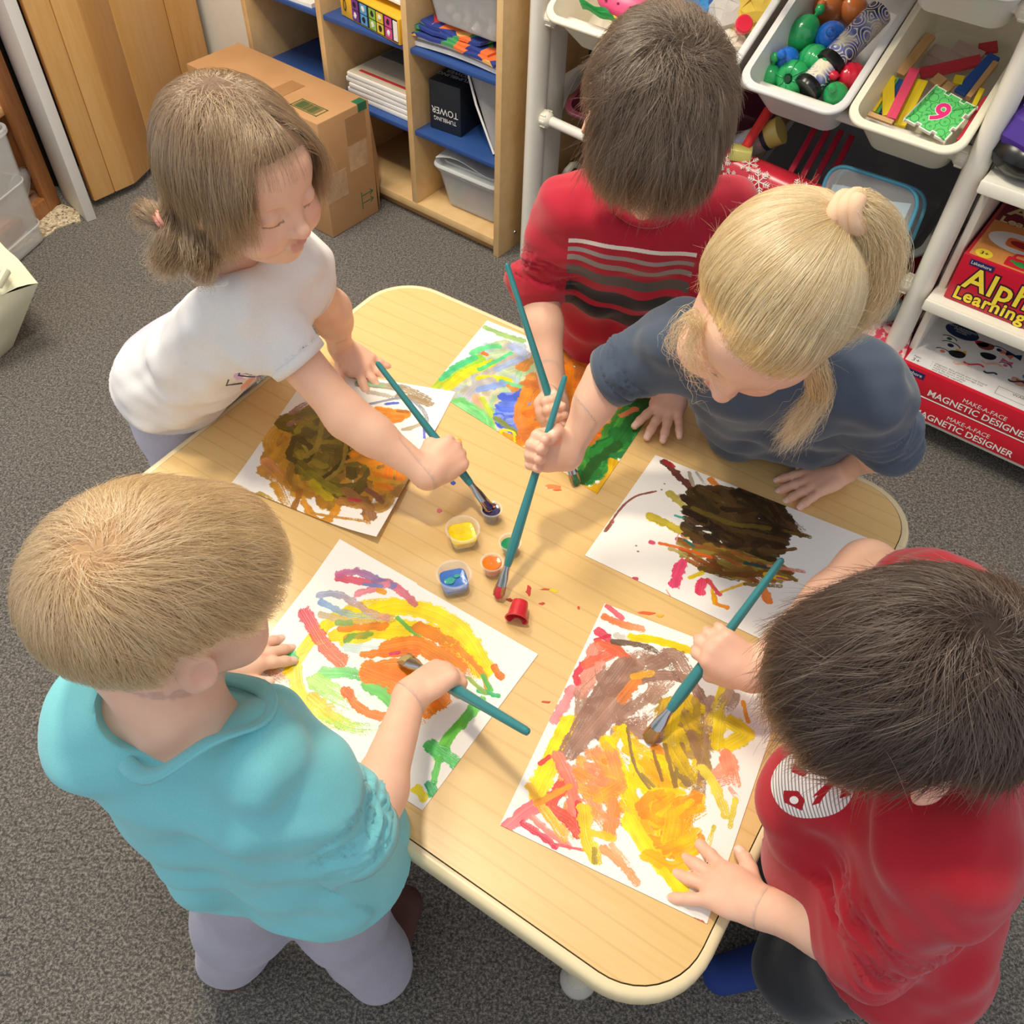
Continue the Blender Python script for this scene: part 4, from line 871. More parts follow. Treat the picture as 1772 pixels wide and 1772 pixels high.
# ------------------------------------------------------------------ wet paint raster (strokes given where they lie on the sheet)
DPM = 2400.0
_gr = np.random.RandomState(3)
def vnoise(h, w, cell):
    gh, gw = int(h/cell)+3, int(w/cell)+3; g = _gr.rand(gh, gw)
    y = np.arange(h)/cell; x = np.arange(w)/cell; yi = y.astype(int); xi = x.astype(int); fy = (y-yi)[:, None]; fx = (x-xi)[None, :]
    fy = fy*fy*(3-2*fy); fx = fx*fx*(3-2*fx)
    return (g[yi][:, xi]*(1-fy)*(1-fx)+g[yi+1][:, xi]*fy*(1-fx)+g[yi][:, xi+1]*(1-fy)*fx+g[yi+1][:, xi+1]*fy*fx)
def hexc(c): c = c.lstrip('#'); return np.array([int(c[i:i+2], 16)/255 for i in (0, 2, 4)])
class Canvas:
    def __init__(s, corners, base='#f4f1ea', size=(0.306, 0.222)):
        """corners: world xy of the sheet (origin, end of long side, far corner, end of short side)"""
        s.w, s.h = int(size[0]*DPM), int(size[1]*DPM)
        s.img = np.ones((s.h, s.w, 3))*hexc(base); s.hgt = np.zeros((s.h, s.w))
        src = np.array([(0, 0), (s.w, 0), (s.w, s.h), (0, s.h)], float); dst = np.array([c[:2] for c in corners])
        A = []
        for (x, y), (u, v) in zip(dst, src):
            A.append([x, y, 1, 0, 0, 0, -u*x, -u*y, u]); A.append([0, 0, 0, x, y, 1, -v*x, -v*y, v])
        A = np.array(A); s.Hm = np.append(np.linalg.lstsq(A[:, :8], A[:, 8], rcond=None)[0], 1).reshape(3, 3)
        s.grain = vnoise(s.h, s.w, 1.6)*0.6+vnoise(s.h, s.w, 3.5)*0.4
        s.big = vnoise(s.h, s.w, 26)
        s.warp = (vnoise(s.h, s.w, 14)-0.5)*9+(vnoise(s.h, s.w, 5)-0.5)*4
        s.z = corners[0][2] if len(corners[0]) > 2 else H
    def xy(s, px, py):
        p = un(px, py, s.z); q = s.Hm @ np.array([p[0], p[1], 1]); return q[:2]/q[2]
    def scale(s, px, py): a = s.xy(px, py); b = s.xy(px+8, py); return np.hypot(*(b-a))/8
    def stroke(s, pts, width, color, dry=0.15, color2=None, wet=0.5, streak=0.5, op=0.96):
        P = np.array([s.xy(*p) for p in pts]); wd_ = width*s.scale(*pts[len(pts)//2])/2
        if len(P) > 2:
            Q = [P[0]]
            E = np.vstack([2*P[0]-P[1], P, 2*P[-1]-P[-2]])
            for i in range(1, len(E)-2):
                for t in np.linspace(0, 1, 6)[1:]:
                    a, b, c, d = E[i-1:i+3]; Q.append(0.5*((2*b)+(-a+c)*t+(2*a-5*b+4*c-d)*t*t+(-a+3*b-3*c+d)*t**3))
            P = np.array(Q)
        m = wd_*1.35+3; x0, y0 = np.floor(P.min(0)-m).astype(int); x1, y1 = np.ceil(P.max(0)+m).astype(int)
        x0, y0 = max(x0, 0), max(y0, 0); x1, y1 = min(x1, s.w), min(y1, s.h)
        if x1 <= x0 or y1 <= y0: return
        X, Y = np.meshgrid(np.arange(x0, x1), np.arange(y0, y1)); best = np.full(X.shape, 1e9); T = np.zeros(X.shape); O = np.zeros(X.shape)
        L = 0
        for a, b in zip(P[:-1], P[1:]):
            d = b-a; l = np.hypot(*d)+1e-9; d = d/l
            t = np.clip((X-a[0])*d[0]+(Y-a[1])*d[1], 0, l); ox = X-a[0]-d[0]*t; oy = Y-a[1]-d[1]*t
            r = np.hypot(ox, oy); k = r < best; best = np.where(k, r, best); T = np.where(k, L+t, T)
            O = np.where(k, d[0]*oy-d[1]*ox, O); L += l
        sl = (slice(y0, y1), slice(x0, x1)); seed = _gr.randint(1000)
        nb = 64; br = _gr.rand(nb); br2 = _gr.rand(nb)
        u = np.clip((O/wd_+1.4)/2.8, 0, 0.999)*(nb-1); ui = u.astype(int); f = u-ui
        bris = br[ui]*(1-f)+br[np.minimum(ui+1, nb-1)]*f; bris2 = br2[ui]*(1-f)+br2[np.minimum(ui+1, nb-1)]*f
        edge = wd_*(0.90+0.22*(bris-0.5))+s.warp[sl]*min(1, wd_/16)
        al = np.clip((edge-best)/1.3+0.5, 0, 1)
        tt = T/max(L, 1)
        dr = dry*(0.35+1.3*tt)
        thr = s.grain[sl]*0.55+bris*0.45
        al = al*np.clip((thr-dr*0.85)/0.10+0.5, 0, 1)*op
        c = hexc(color)[None, None, :]*np.ones(X.shape)[..., None]
        if color2 is not None:
            g = np.clip(tt*1.0+(bris2-0.5)*0.7, 0, 1)[..., None]; c = c*(1-g)+hexc(color2)*g
        sh = 1+streak*0.30*(bris-0.5)+0.16*(s.big[sl]-0.5)
        thin = np.clip((0.52-bris2)*1.1, 0, 0.35)*streak
        c = np.clip(c*sh[..., None], 0, 1); c = c*(1-thin[..., None])+s.img[sl]*thin[..., None]
        a3 = al[..., None]; s.img[sl] = s.img[sl]*(1-a3)+c*a3
        ridge = np.clip(1-np.abs(best-edge*0.9)/2.5, 0, 1)
        s.hgt[sl] = s.hgt[sl]*(1-al)+al*(0.25+wet*(0.4*bris+0.35*ridge))
    def dot(s, px, py, r, color, wet=0.6): s.stroke([(px-r*0.3, py), (px+r*0.3, py+r*0.1)], r*1.8, color, 0.02, wet=wet)
    def scrub(s, poly, colors, n, width, ang, spread=0.35, ln=(40, 110), dry=0.12, curve=0.25, seed=0):
        """many brushed passes inside an area"""
        r = np.random.RandomState(seed); poly = np.array(poly, float); mn, mx = poly.min(0), poly.max(0)
        def inside(p):
            c = False; j = len(poly)-1
            for i in range(len(poly)):
                if (poly[i][1] > p[1]) != (poly[j][1] > p[1]) and p[0] < (poly[j][0]-poly[i][0])*(p[1]-poly[i][1])/(poly[j][1]-poly[i][1])+poly[i][0]: c = not c
                j = i
            return c
        k = 0; tries = 0
        while k < n and tries < n*30:
            tries += 1; p = mn+(mx-mn)*r.rand(2)
            if not inside(p): continue
            a = math.radians(ang)+r.randn()*spread; l = r.uniform(*ln); d = np.array([math.cos(a), math.sin(a)]); q = np.array([-d[1], d[0]])
            a_, b_ = p-d*l/2, p+d*l/2
            for _ in range(6):
                if not inside(a_): a_ = a_+(p-a_)*0.35
                if not inside(b_): b_ = b_+(p-b_)*0.35
            c_ = (a_+b_)/2+q*l*curve*r.randn()
            s.stroke([tuple(a_), tuple(c_), tuple(b_)], width*r.uniform(0.6, 1.25), colors[r.randint(len(colors))], dry*r.uniform(0.3, 2.2), colors[r.randint(len(colors))]); k += 1
    def material(s, name, rough=0.55):
        h, w = s.h, s.w
        im = bpy.data.images.new(name, w, h, alpha=False); buf = np.ones((h, w, 4), np.float32); buf[..., :3] = np.clip(s.img, 0, 1); im.pixels.foreach_set(buf.ravel()); im.pack()
        ih = bpy.data.images.new(name+'_relief', w, h, alpha=False); ih.colorspace_settings.name = 'Non-Color'
        buf[..., :3] = s.hgt[..., None]; ih.pixels.foreach_set(buf.ravel()); ih.pack()
        k = N(name); t = k.n('ShaderNodeTexImage'); t.image = im; t2 = k.n('ShaderNodeTexImage'); t2.image = ih
        uv = k.n('ShaderNodeUVMap', uv_map='sheet'); k.l(uv.outputs[0], t.inputs[0]); k.l(uv.outputs[0], t2.inputs[0]); t.extension = t2.extension = 'EXTEND'
        k.col(t.outputs[0]); k.l(k.ramp(t2.outputs[0], [(0.0, (0.6,)*3), (0.3, (0.28,)*3), (1.0, (0.22,)*3)]), k.b.inputs['Roughness'])
        k.b.inputs['Specular IOR Level'].default_value = 0.4
        k.bump(t2.outputs[0], 0.8, 0.0007); return k.m
def sheet_mesh(corners, canvas, name, label, curl=None, z0=0.0006, sub=24, thick=0.0005, mt=None):
    c = [np.asarray(q, float) for q in corners]; vs = []; uv = []
    n = sub+1
    for k in (1, 0):
        for i in range(n):
            for j in range(n):
                u, v_ = i/sub, j/sub; p = c[0]*(1-u)*(1-v_)+c[1]*u*(1-v_)+c[2]*u*v_+c[3]*(1-u)*v_
                if canvas is not None:
                    q = canvas.Hm @ np.array([p[0], p[1], 1]); q = q[:2]/q[2]; uv.append((q[0]/canvas.w, q[1]/canvas.h))
                else: uv.append((u, v_))
                vs.append(p+V(0, 0, (curl(u, v_) if curl else 0)+z0+thick*k))
    fs = []; o = n*n
    for i in range(sub):
        for j in range(sub):
            a, b, c_, d = i*n+j, (i+1)*n+j, (i+1)*n+j+1, i*n+j+1; fs.append((a, b, c_, d)); fs.append((a+o, d+o, c_+o, b+o))
    bd = [i*n for i in range(n)]+[sub*n+j for j in range(1, n)]+[i*n+sub for i in range(sub-1, -1, -1)]+[j for j in range(sub-1, 0, -1)]
    for k in range(len(bd)): a, b = bd[k], bd[(k+1) % len(bd)]; fs.append((a, a+o, b+o, b))
    me = bpy.data.meshes.new(name); me.from_pydata([tuple(v) for v in vs], [], fs); 
    me.flip_normals() if me.polygons[0].normal.z < 0 else None
    l = me.uv_layers.new(name='sheet'); idx = np.zeros(len(me.loops), int); me.loops.foreach_get('vertex_index', idx)
    l.data.foreach_set('uv', np.array(uv)[idx].ravel())
    ob = link(name, me, mt if mt else canvas.material(name+'_paint'), None, False); me.polygons.foreach_set('use_smooth', [True]*len(me.polygons)); me.set_sharp_from_angle(angle=0.6)
    return tag(ob, label, 'painting', 'children\'s paintings on the table') if label else ob
def uc(ps, z=H): return [un(x, y, z) for x, y in ps]
# ------------------------------------------------------------------ the five paintings
def w2(canvas): return canvas
# P5: circle of yellow, orange and green (blond boy)
q5 = uc([(591, 937), (931, 1133), (731, 1403), (395, 1188)]); A = Canvas(q5)
S = A.stroke
S([(545, 1290), (520, 1180), (505, 1150)], 14, '#f5d400', 0.5); 
S([(500, 1160), (560, 1085), (640, 1048), (720, 1050)], 26, '#f2cf00', 0.35, wet=.3)
S([(620, 1065), (700, 1050), (790, 1085), (840, 1160)], 34, '#f7d808', 0.02)
S([(600, 1110), (680, 1085), (750, 1095), (800, 1130), (835, 1165)], 30, '#f7d808', 0.05)
S([(580, 1100), (640, 1095), (700, 1100)], 26, '#f6d400', 0.05)
S([(555, 1065), (610, 1075), (680, 1072)], 14, '#c9b79a', 0.3, '#d8a72c')
S([(552, 1030), (590, 1030), (640, 1060), (670, 1070)], 14, '#9fb0cf', 0.25, '#d9947e')
S([(556, 1042), (600, 1062), (650, 1066)], 12, '#7c9ed0', 0.35, '#b9c7a9')
S([(585, 1000), (640, 1010), (672, 1010), (700, 1030), (718, 1045)], 15, '#d8566d', 0.15, '#d87685')
S([(585, 995), (620, 990), (660, 1008), (680, 1015)], 14, '#c8688f', 0.1, '#7f83bb'); S([(618, 1028), (670, 1012)], 14, '#e08691', 0.2)
S([(630, 1012), (660, 1015)], 7, '#7a86bf', 0.1); S([(665, 1025), (655, 1022)], 10, '#e59a2c', .1)
S([(528, 1062), (560, 1115), (590, 1145)], 26, '#cf4a5c', 0.2, '#e0713f'); S([(575, 1130), (600, 1150)], 24, '#e07a5f', 0.55)
S([(470, 1160), (520, 1130), (560, 1110)], 10, '#f3dc60', .5)
S([(590, 1088), (640, 1085), (665, 1085)], 16, '#e9801f', 0.1); S([(600, 1105), (640, 1098)], 14, '#e58a24', 0.05, '#7fae3f')
S([(600, 1110), (612, 1100)], 14, '#6fa23c', .1); S([(585, 1078), (606, 1078)], 12, '#86a65a', .1)
S([(688, 1070), (720, 1098), (770, 1140), (800, 1160)], 9, '#5fb14d', 0.05, '#9cb33d')
S([(725, 1085), (770, 1110), (810, 1145), (820, 1170)], 26, '#e8801d', 0.4); S([(790, 1120), (830, 1160), (845, 1190)], 12, '#eb8a20', .15)
S([(560, 1165), (600, 1165), (650, 1175)], 22, '#7fd074', 0.35, '#4bbd58'); S([(545, 1180), (580, 1200), (640, 1230)], 34, '#9fd35e', 0.62)
S([(600, 1120), (660, 1128), (690, 1140)], 20, '#cfe0dc', .45)
S([(640, 1185), (670, 1200), (700, 1235)], 34, '#5ec64e', 0.3); S([(640, 1170), (690, 1180)], 22, '#7ccc58', .4)
S([(510, 1150), (520, 1200), (570, 1245), (620, 1262)], 26, '#f0cf10', 0.5); S([(560, 1235), (610, 1260), (680, 1262)], 22, '#b9cf2c', 0.6, '#6ec25a')
S([(540, 1205), (570, 1230), (600, 1245)], 22, '#f2b814', 0.5); S([(455, 1150), (500, 1180), (560, 1215)], 22, '#dd9a74', .8)
S([(670, 1122), (720, 1115), (760, 1135), (795, 1160)], 34, '#ee7d16', 0.1); S([(630, 1133), (680, 1130), (720, 1130)], 16, '#ec7414', 0.05)
S([(640, 1165), (690, 1160), (740, 1190), (760, 1210)], 44, '#ef7f12', 0.12); S([(640, 1160), (700, 1185), (740, 1225)], 40, '#ee7a10', 0.2); S([(680, 1190), (720, 1215), (735, 1240)], 26, '#ef8420', 0.5)
S([(602, 1200), (620, 1225), (660, 1240), (715, 1240)], 17, '#ee6f1a', 0.05); S([(598, 1196), (606, 1205)], 18, '#ee6a1a', 0)
S([(676, 1132), (690, 1130)], 7, '#c8355c', 0); S([(780, 1175), (800, 1175)], 8, '#6fae7a', .1)
S([(855, 1155), (860, 1165), (868, 1172)], 13, '#ec6c1c', 0); S([(835, 1170), (850, 1195)], 9, '#4fbe55', 0); S([(828, 1195), (862, 1205)], 9, '#2fae62', .1); S([(808, 1172), (840, 1200)], 7, '#8fae4c', .1)
S([(830, 1215), (800, 1250), (770, 1285), (762, 1310)], 22, '#57c63c', 0.12, '#63c83e'); S([(745, 1290), (790, 1320)], 26, '#3fbf58', 0.2); S([(760, 1310), (752, 1345), (745, 1375)], 13, '#4fc04c', 0.1); S([(744, 1358), (750, 1372)], 18, '#1fa05c', 0)
S([(720, 1365), (733, 1380)], 17, '#f4df1c', 0.2); S([(672, 1285), (690, 1300)], 14, '#f6ee9a', .5); S([(660, 1258), (685, 1255)], 10, '#54bf7a', .1)
S([(452, 1100), (478, 1120), (500, 1135), (512, 1140)], 14, '#23ad5c', 0.05); S([(505, 1130), (508, 1145)], 16, '#26b261', 0); S([(470, 1148), (476, 1152)], 12, '#2bae62', .1)
sheet_mesh(q5, A, 'painting', 'painting of yellow, orange and green rings before the fair-haired boy')
# sheet under it
und = uc([(597, 940), (716, 1008), (722, 1016), (600, 950)])
# P4: brown, yellow and orange (dark-haired boy in red)
q4 = uc([(1046, 1045), (865, 1428), (1223, 1599), (1369, 1167)]); A = Canvas(q4); S = A.stroke
S([(1052, 1050), (1075, 1070)], 12, '#dd5c6a', .2); S([(1046, 1068), (1080, 1082), (1110, 1088)], 16, '#e0703f', 0.2, '#e9905f'); S([(1035, 1095), (1050, 1105)], 20, '#dc4359', 0.15); S([(1030, 1108), (1055, 1100)], 8, '#d33c50', .1)
S([(1093, 1103), (1140, 1110), (1195, 1127)], 17, '#f0cb10', 0.04); S([(1065, 1100), (1085, 1108)], 14, '#cfc9c0', .3)
S([(1040, 1115), (1060, 1122), (1092, 1145)], 24, '#e2603a', 0.1); S([(1030, 1125), (1020, 1160), (1005, 1200)], 28, '#ef8772', 0.12); S([(1008, 1150), (997, 1168), (998, 1182)], 13, '#dd3c4c', 0); S([(1015, 1150), (1060, 1130)], 22, '#e9684c', .2)
S([(990, 1195), (975, 1220), (960, 1245)], 22, '#f28b8e', 0.05); S([(1040, 1150), (1010, 1200)], 18, '#ef9a86', .3)
S([(985, 1250), (965, 1290), (950, 1330), (930, 1375)], 34, '#f5d512', 0.12); S([(970, 1270), (945, 1320), (925, 1360)], 26, '#f7da12', 0.05); S([(950, 1310), (935, 1322)], 10, '#dd3a3a', 0)
A.scrub([(1050, 1125), (1190, 1120), (1220, 1200), (1210, 1280), (1080, 1260), (1010, 1290), (985, 1260)], ['#a07a67', '#94705e', '#ab8670', '#8a6858'], 30, 22, -55, 0.5, (50, 130), 0.55, .2, seed=1)
S([(1080, 1150), (1030, 1220), (985, 1300)], 40, '#97705f', 0.2); S([(1100, 1170), (1050, 1230), (1000, 1290)], 34, '#a07a68', 0.2); S([(1060, 1200), (1130, 1170), (1190, 1180), (1220, 1230), (1225, 1290)], 24, '#96705e', 0.25)
S([(1060, 1110), (1130, 1125), (1180, 1180)], 12, '#6b5445', 0.45); S([(1130, 1150), (1165, 1135), (1190, 1170)], 34, '#9a7563', .3)
S([(1100, 1180), (1075, 1210)], 22, '#e7823f', .3); S([(1095, 1172), (1125, 1165)], 16, '#f1b03a', .3)
A.scrub([(1050, 1270), (1085, 1250), (1100, 1300), (1190, 1290), (1200, 1420), (1150, 1500), (1110, 1450), (1040, 1330)], ['#f6d411', '#f4cb14', '#f0b21c', '#e9902b'], 44, 22, 75, 0.5, (50, 120), 0.40, .15, seed=2)
A.scrub([(970, 1330), (1060, 1290), (1090, 1400), (1060, 1450), (980, 1420)], ['#f3a24a', '#ee8a3c', '#f0b036', '#f08f62'], 32, 22, 60, 0.6, (40, 90), 0.42, .15, seed=3)
A.scrub([(1150, 1220), (1200, 1200), (1230, 1290), (1200, 1400), (1170, 1330)], ['#e8c81c', '#caa727', '#a98a3c', '#8d6f50'], 24, 22, 70, 0.35, (60, 120), 0.3, .1, seed=4)
S([(1170, 1215), (1160, 1280), (1185, 1330)], 28, '#d6b420', .25); S([(1195, 1270), (1215, 1340), (1195, 1420), (1205, 1440)], 20, '#9a7552', 0.45); S([(1230, 1210), (1222, 1300), (1205, 1400)], 16, '#a78470', .55)
S([(1110, 1340), (1150, 1380), (1165, 1375), (1170, 1330)], 7, '#9a8548', .1); S([(1085, 1260), (1100, 1330), (1145, 1390)], 6, '#8b7045', .2); S([(1130, 1300), (1145, 1350)], 7, '#8d6b3c', .25); S([(1150, 1290), (1168, 1360)], 9, '#98773f', .2)
A.scrub([(1100, 1370), (1210, 1370), (1215, 1450), (1190, 1490), (1130, 1480)], ['#f39a1e', '#f5b41c', '#f08c2a', '#f7cc18'], 26, 22, -35, 0.6, (50, 100), 0.2, .2, seed=5)
S([(1090, 1420), (1120, 1470), (1165, 1520), (1180, 1545)], 34, '#f6dc16', 0.05); S([(1120, 1480), (1160, 1500), (1190, 1490)], 28, '#f2b41e', .15); S([(1150, 1510), (1175, 1545)], 20, '#f7dc1c', .05)
S([(975, 1360), (950, 1395), (985, 1420), (1000, 1440)], 28, '#e9503e', 0.15); S([(965, 1310), (985, 1350), (995, 1400)], 26, '#ef7a66', 0.12); S([(1000, 1390), (1005, 1430)], 14, '#db3c40', .1)
S([(880, 1430), (905, 1408), (925, 1395)], 26, '#ee6e74', 0.08); S([(905, 1425), (935, 1445), (960, 1465)], 12, '#d9314a', 0.05); S([(920, 1415), (950, 1440), (985, 1465)], 12, '#ee8478', 0.1); S([(955, 1460), (1008, 1471)], 5, '#e05a62', .1)
S([(915, 1360), (940, 1400), (975, 1450)], 16, '#f1b332', 0.3); S([(930, 1390), (985, 1360)], 14, '#f09a2c', .2); S([(945, 1400), (985, 1450)], 14, '#eec23c', .45)
S([(1010, 1400), (1015, 1450), (1030, 1485)], 26, '#e7c823', 0.2); S([(1020, 1440), (1060, 1450)], 16, '#ddc223', .2); S([(1028, 1470), (1028, 1492)], 10, '#a58c30', .2)
S([(1045, 1470), (1070, 1490), (1100, 1525)], 18, '#ef9257', 0.3); S([(1060, 1465), (1090, 1500)], 14, '#f0a878', .5)
S([(1275, 1190), (1262, 1150), (1245, 1200)], 12, '#efcc1c', .1); S([(1265, 1250), (1290, 1270), (1260, 1290)], 34, '#edcf20', 0.12); S([(1245, 1240), (1240, 1290)], 26, '#e6c81f', .15); S([(1255, 1190), (1232, 1250)], 22, '#e6cc30', .35); S([(1285, 1215), (1294, 1250)], 8, '#ef9a20', 0)
S([(1262, 1200), (1240, 1240)], 22, '#b0917a', .6); S([(1275, 1205), (1255, 1240)], 14, '#a78a78', .6)
S([(1255, 1305), (1262, 1340), (1240, 1350)], 26, '#f08a64', 0.35); S([(1265, 1310), (1275, 1355)], 18, '#f1936e', .35); S([(1238, 1340), (1262, 1320)], 18, '#ef9a7a', .4); S([(1262, 1365), (1278, 1385)], 10, '#f3b79f', .5)
S([(1215, 1330), (1240, 1370), (1255, 1410)], 20, '#e3d040', .25); S([(1272, 1385), (1262, 1430)], 11, '#d8c840', .3); S([(1235, 1430), (1222, 1470)], 8, '#d6c73c', .5); S([(1195, 1590), (1215, 1597)], 8, '#c85a4a', .1)
sheet_mesh(q4, A, 'painting', 'brown, yellow and orange painting under the hand of the boy in red')
# P1: olive brown mass (girl in white)
q1 = uc([(541, 638), (401, 839), (653, 941), (788, 679)]); A = Canvas(q1); S = A.stroke
S([(625, 665), (690, 672), (735, 690)], 24, '#a39c86', 0.3, '#8d7a5c'); S([(620, 662), (660, 668)], 12, '#7fc08c', .35); S([(690, 685), (715, 690), (742, 700)], 18, '#9a8262', .2); S([(640, 680), (690, 690)], 14, '#b3ab9c', .4)
S([(640, 700), (700, 690), (735, 715), (738, 750)], 8, '#8a8f9c', .35); S([(668, 700), (688, 698)], 9, '#4a5cc4', 0.05); S([(715, 712), (732, 735), (734, 760)], 5, '#5361c8', .2); S([(700, 745), (728, 735), (730, 722)], 12, '#b9ae94', .35)
S([(655, 712), (680, 715), (700, 718)], 26, '#f08a1c', 0.08); S([(660, 730), (690, 725)], 24, '#ee8016', .1); S([(690, 712), (708, 714)], 10, '#a8682c', .3)
A.scrub([(505, 705), (560, 690), (640, 720), (690, 780), (690, 860), (650, 870), (560, 880), (500, 850), (478, 780)], ['#b9842c', '#a87628', '#cc942e', '#97702a', '#c08e32'], 70, 24, 60, 0.9, (50, 120), 0.12, .3, seed=11)
A.scrub([(515, 715), (560, 700), (600, 730), (640, 780), (640, 840), (560, 850), (510, 810)], ['#7d6a22', '#8c7826', '#6a581e', '#9b842a', '#5e501c'], 40, 20, 70, 1.0, (40, 110), 0.08, .4, seed=12)
S([(510, 760), (500, 790), (525, 800), (540, 780), (520, 760)], 14, '#57481a', .1); S([(560, 720), (550, 770), (530, 790)], 12, '#a08632', .1); S([(590, 740), (600, 790), (560, 830)], 14, '#4c401a', .1); S([(600, 760), (590, 810), (550, 840)], 9, '#a38a30', .1)
S([(520, 800), (560, 835), (620, 840), (650, 800)], 16, '#6f6022', .1); S([(535, 820), (580, 850), (600, 850)], 20, '#8f8224', .05); S([(540, 835), (560, 855), (570, 862)], 18, '#b9a21e', .05)
A.scrub([(640, 780), (690, 790), (692, 850), (650, 850)], ['#f09018', '#ee7f12', '#e5991e'], 14, 20, 70, 0.8, (30, 60), 0.1, .3, seed=13)
S([(655, 740), (640, 780), (600, 800)], 10, '#c4882a', .1); S([(640, 830), (690, 840)], 12, '#dfa51c', .2)
S([(455, 815), (480, 830), (500, 870)], 30, '#c78a3a', 0.5); S([(450, 860), (480, 880), (500, 890)], 24, '#c09a3c', 0.7); S([(460, 800), (490, 830)], 26, '#dd9256', .55); S([(475, 840), (500, 880)], 18, '#c98d2a', .4)
S([(520, 850), (510, 880), (503, 895)], 12, '#a5692a', .2); S([(525, 870), (545, 900), (570, 900), (590, 870)], 16, '#d28a22', .1); S([(540, 890), (620, 905), (640, 912)], 8, '#c08a3c', .3)
S([(590, 870), (630, 870), (640, 900)], 26, '#a06f38', .15, '#8a5c3c'); S([(600, 850), (640, 885)], 22, '#a87842', .1); S([(635, 850), (655, 865), (662, 875)], 12, '#8c5c42', .1); S([(605, 865), (622, 870)], 8, '#d4374e', 0); S([(505, 715), (530, 700), (545, 702)], 14, '#9b7262', .45); S([(500, 735), (520, 725)], 12, '#9b7262', .4); S([(632, 900), (640, 915)], 10, '#c08a3c', .5)
cu1 = lambda u, v_: 0.012*max(0, (v_-0.55)/0.45)**2*max(0, (u-0.2)/0.8)+0.004*max(0, (u-0.8)/0.2)**2*0.5
sheet_mesh(q1, A, 'painting', 'olive-brown painting before the girl in the white shirt', cu1)
# P2: green, blue and orange (boy with striped shirt)
q2 = uc([(1151, 680), (843, 555), (744, 674), (1033, 855)]); A = Canvas(q2); S = A.stroke
A.scrub([(752, 676), (840, 600), (900, 600), (930, 640), (900, 790), (780, 735)], ['#b9cfa8', '#9fcf8e', '#c9c2a8', '#a9bfd0', '#8fd09a', '#cfc9b8'], 60, 26, -38, 0.5, (40, 90), 0.12, .2, seed=20)
A.scrub([(905, 620), (990, 612), (1100, 672), (1050, 800), (940, 815), (880, 790)], ['#d98a3a', '#c9803c', '#e09a3c', '#b5793c'], 50, 26, -35, 0.5, (40, 90), 0.12, .2, seed=19)
S([(840, 567), (870, 580), (905, 590)], 12, '#93bf72', .1)
A.scrub([(760, 680), (800, 650), (850, 640), (870, 700), (820, 720), (770, 700)], ['#c9c9b0', '#b9b090', '#a9b9c0', '#d3c8b0'], 18, 20, -40, .6, (30, 80), .2, seed=21)
S([(750, 672), (790, 640), (830, 622)], 22, '#b8cc2a', 0.05, '#8cc63c'); S([(775, 670), (810, 645), (850, 630)], 20, '#d8d21c', .05); S([(765, 655), (790, 635), (820, 620)], 14, '#45bf86', .1)
S([(815, 612), (840, 602), (862, 600)], 12, '#5fd088', .05); S([(830, 640), (870, 620), (885, 612)], 9, '#4fcf8a', .05); S([(840, 650), (880, 625), (905, 610)], 18, '#b7b3ac', .2); S([(860, 640), (905, 620)], 14, '#9db4dd', .2); S([(885, 600), (910, 615)], 20, '#a8bce6', .3)
S([(836, 612), (842, 614)], 10, '#ee6e22', 0); S([(830, 655), (860, 655), (882, 660)], 15, '#e9dd18', .03); S([(868, 660), (895, 668), (912, 672)], 9, '#6acb8f', .1); S([(880, 668), (893, 680)], 10, '#c88a3c', .1)
S([(800, 700), (830, 668), (850, 660)], 22, '#b5b5c0', .1); S([(830, 675), (870, 665)], 16, '#86a3e3', .1); S([(825, 690), (840, 725), (850, 745)], 20, '#d8ac86', .1); S([(835, 690), (850, 720), (852, 740)], 12, '#b6cd3c', .05)
A.scrub([(860, 690), (905, 675), (925, 720), (900, 755), (862, 735)], ['#4463d8', '#5674e0', '#6e8ae8', '#3350c8', '#8fa4ea'], 24, 18, 5, 0.4, (30, 60), .08, .1, seed=22)
S([(860, 725), (880, 740), (905, 755)], 12, '#7d8a3f', .1); S([(905, 750), (925, 755)], 14, '#3350c0', .1); S([(890, 760), (905, 770)], 12, '#c9c9c9', .3)
A.scrub([(775, 700), (820, 700), (850, 750), (850, 790), (800, 760), (770, 730)], ['#6cc97a', '#7fd488', '#5fbf6c', '#8fd98f', '#79cc70'], 30, 20, 45, 0.5, (35, 80), 0.05, .2, seed=23)
S([(770, 735), (800, 752)], 26, '#e29a3a', .35); S([(775, 745), (795, 762)], 14, '#e08a26', .3); S([(815, 740), (845, 768), (870, 785)], 14, '#7ed683', .05)
A.scrub([(860, 745), (905, 765), (890, 795), (858, 780)], ['#e08f22', '#f0a01e', '#e8b41c'], 14, 16, 30, 0.8, (20, 45), 0.05, .3, seed=24)
S([(862, 755), (872, 745), (890, 750), (888, 768), (868, 765), (862, 755)], 6, '#f0e012', 0); S([(866, 750), (884, 768)], 4, '#f0e012', 0); S([(885, 775), (905, 780)], 8, '#e9e02c', .1)
A.scrub([(905, 640), (960, 620), (1020, 650), (1110, 690), (1090, 700), (1040, 780), (1000, 800), (940, 790), (900, 790)], ['#e08428', '#d9762a', '#ea9430', '#c9743c', '#ee8a1e'], 60, 22, -35, 0.5, (40, 100), 0.1, .2, seed=25)
S([(990, 625), (1010, 632)], 12, '#e9822c', .1); S([(900, 800), (960, 820), (990, 838)], 24, '#f3c81a', .08); S([(930, 805), (975, 800), (1000, 760)], 22, '#ee9a1e', .1); S([(1000, 740), (1040, 752)], 6, '#e0604a', .1); S([(1005, 775), (1010, 790)], 8, '#f1e6d8', .3)
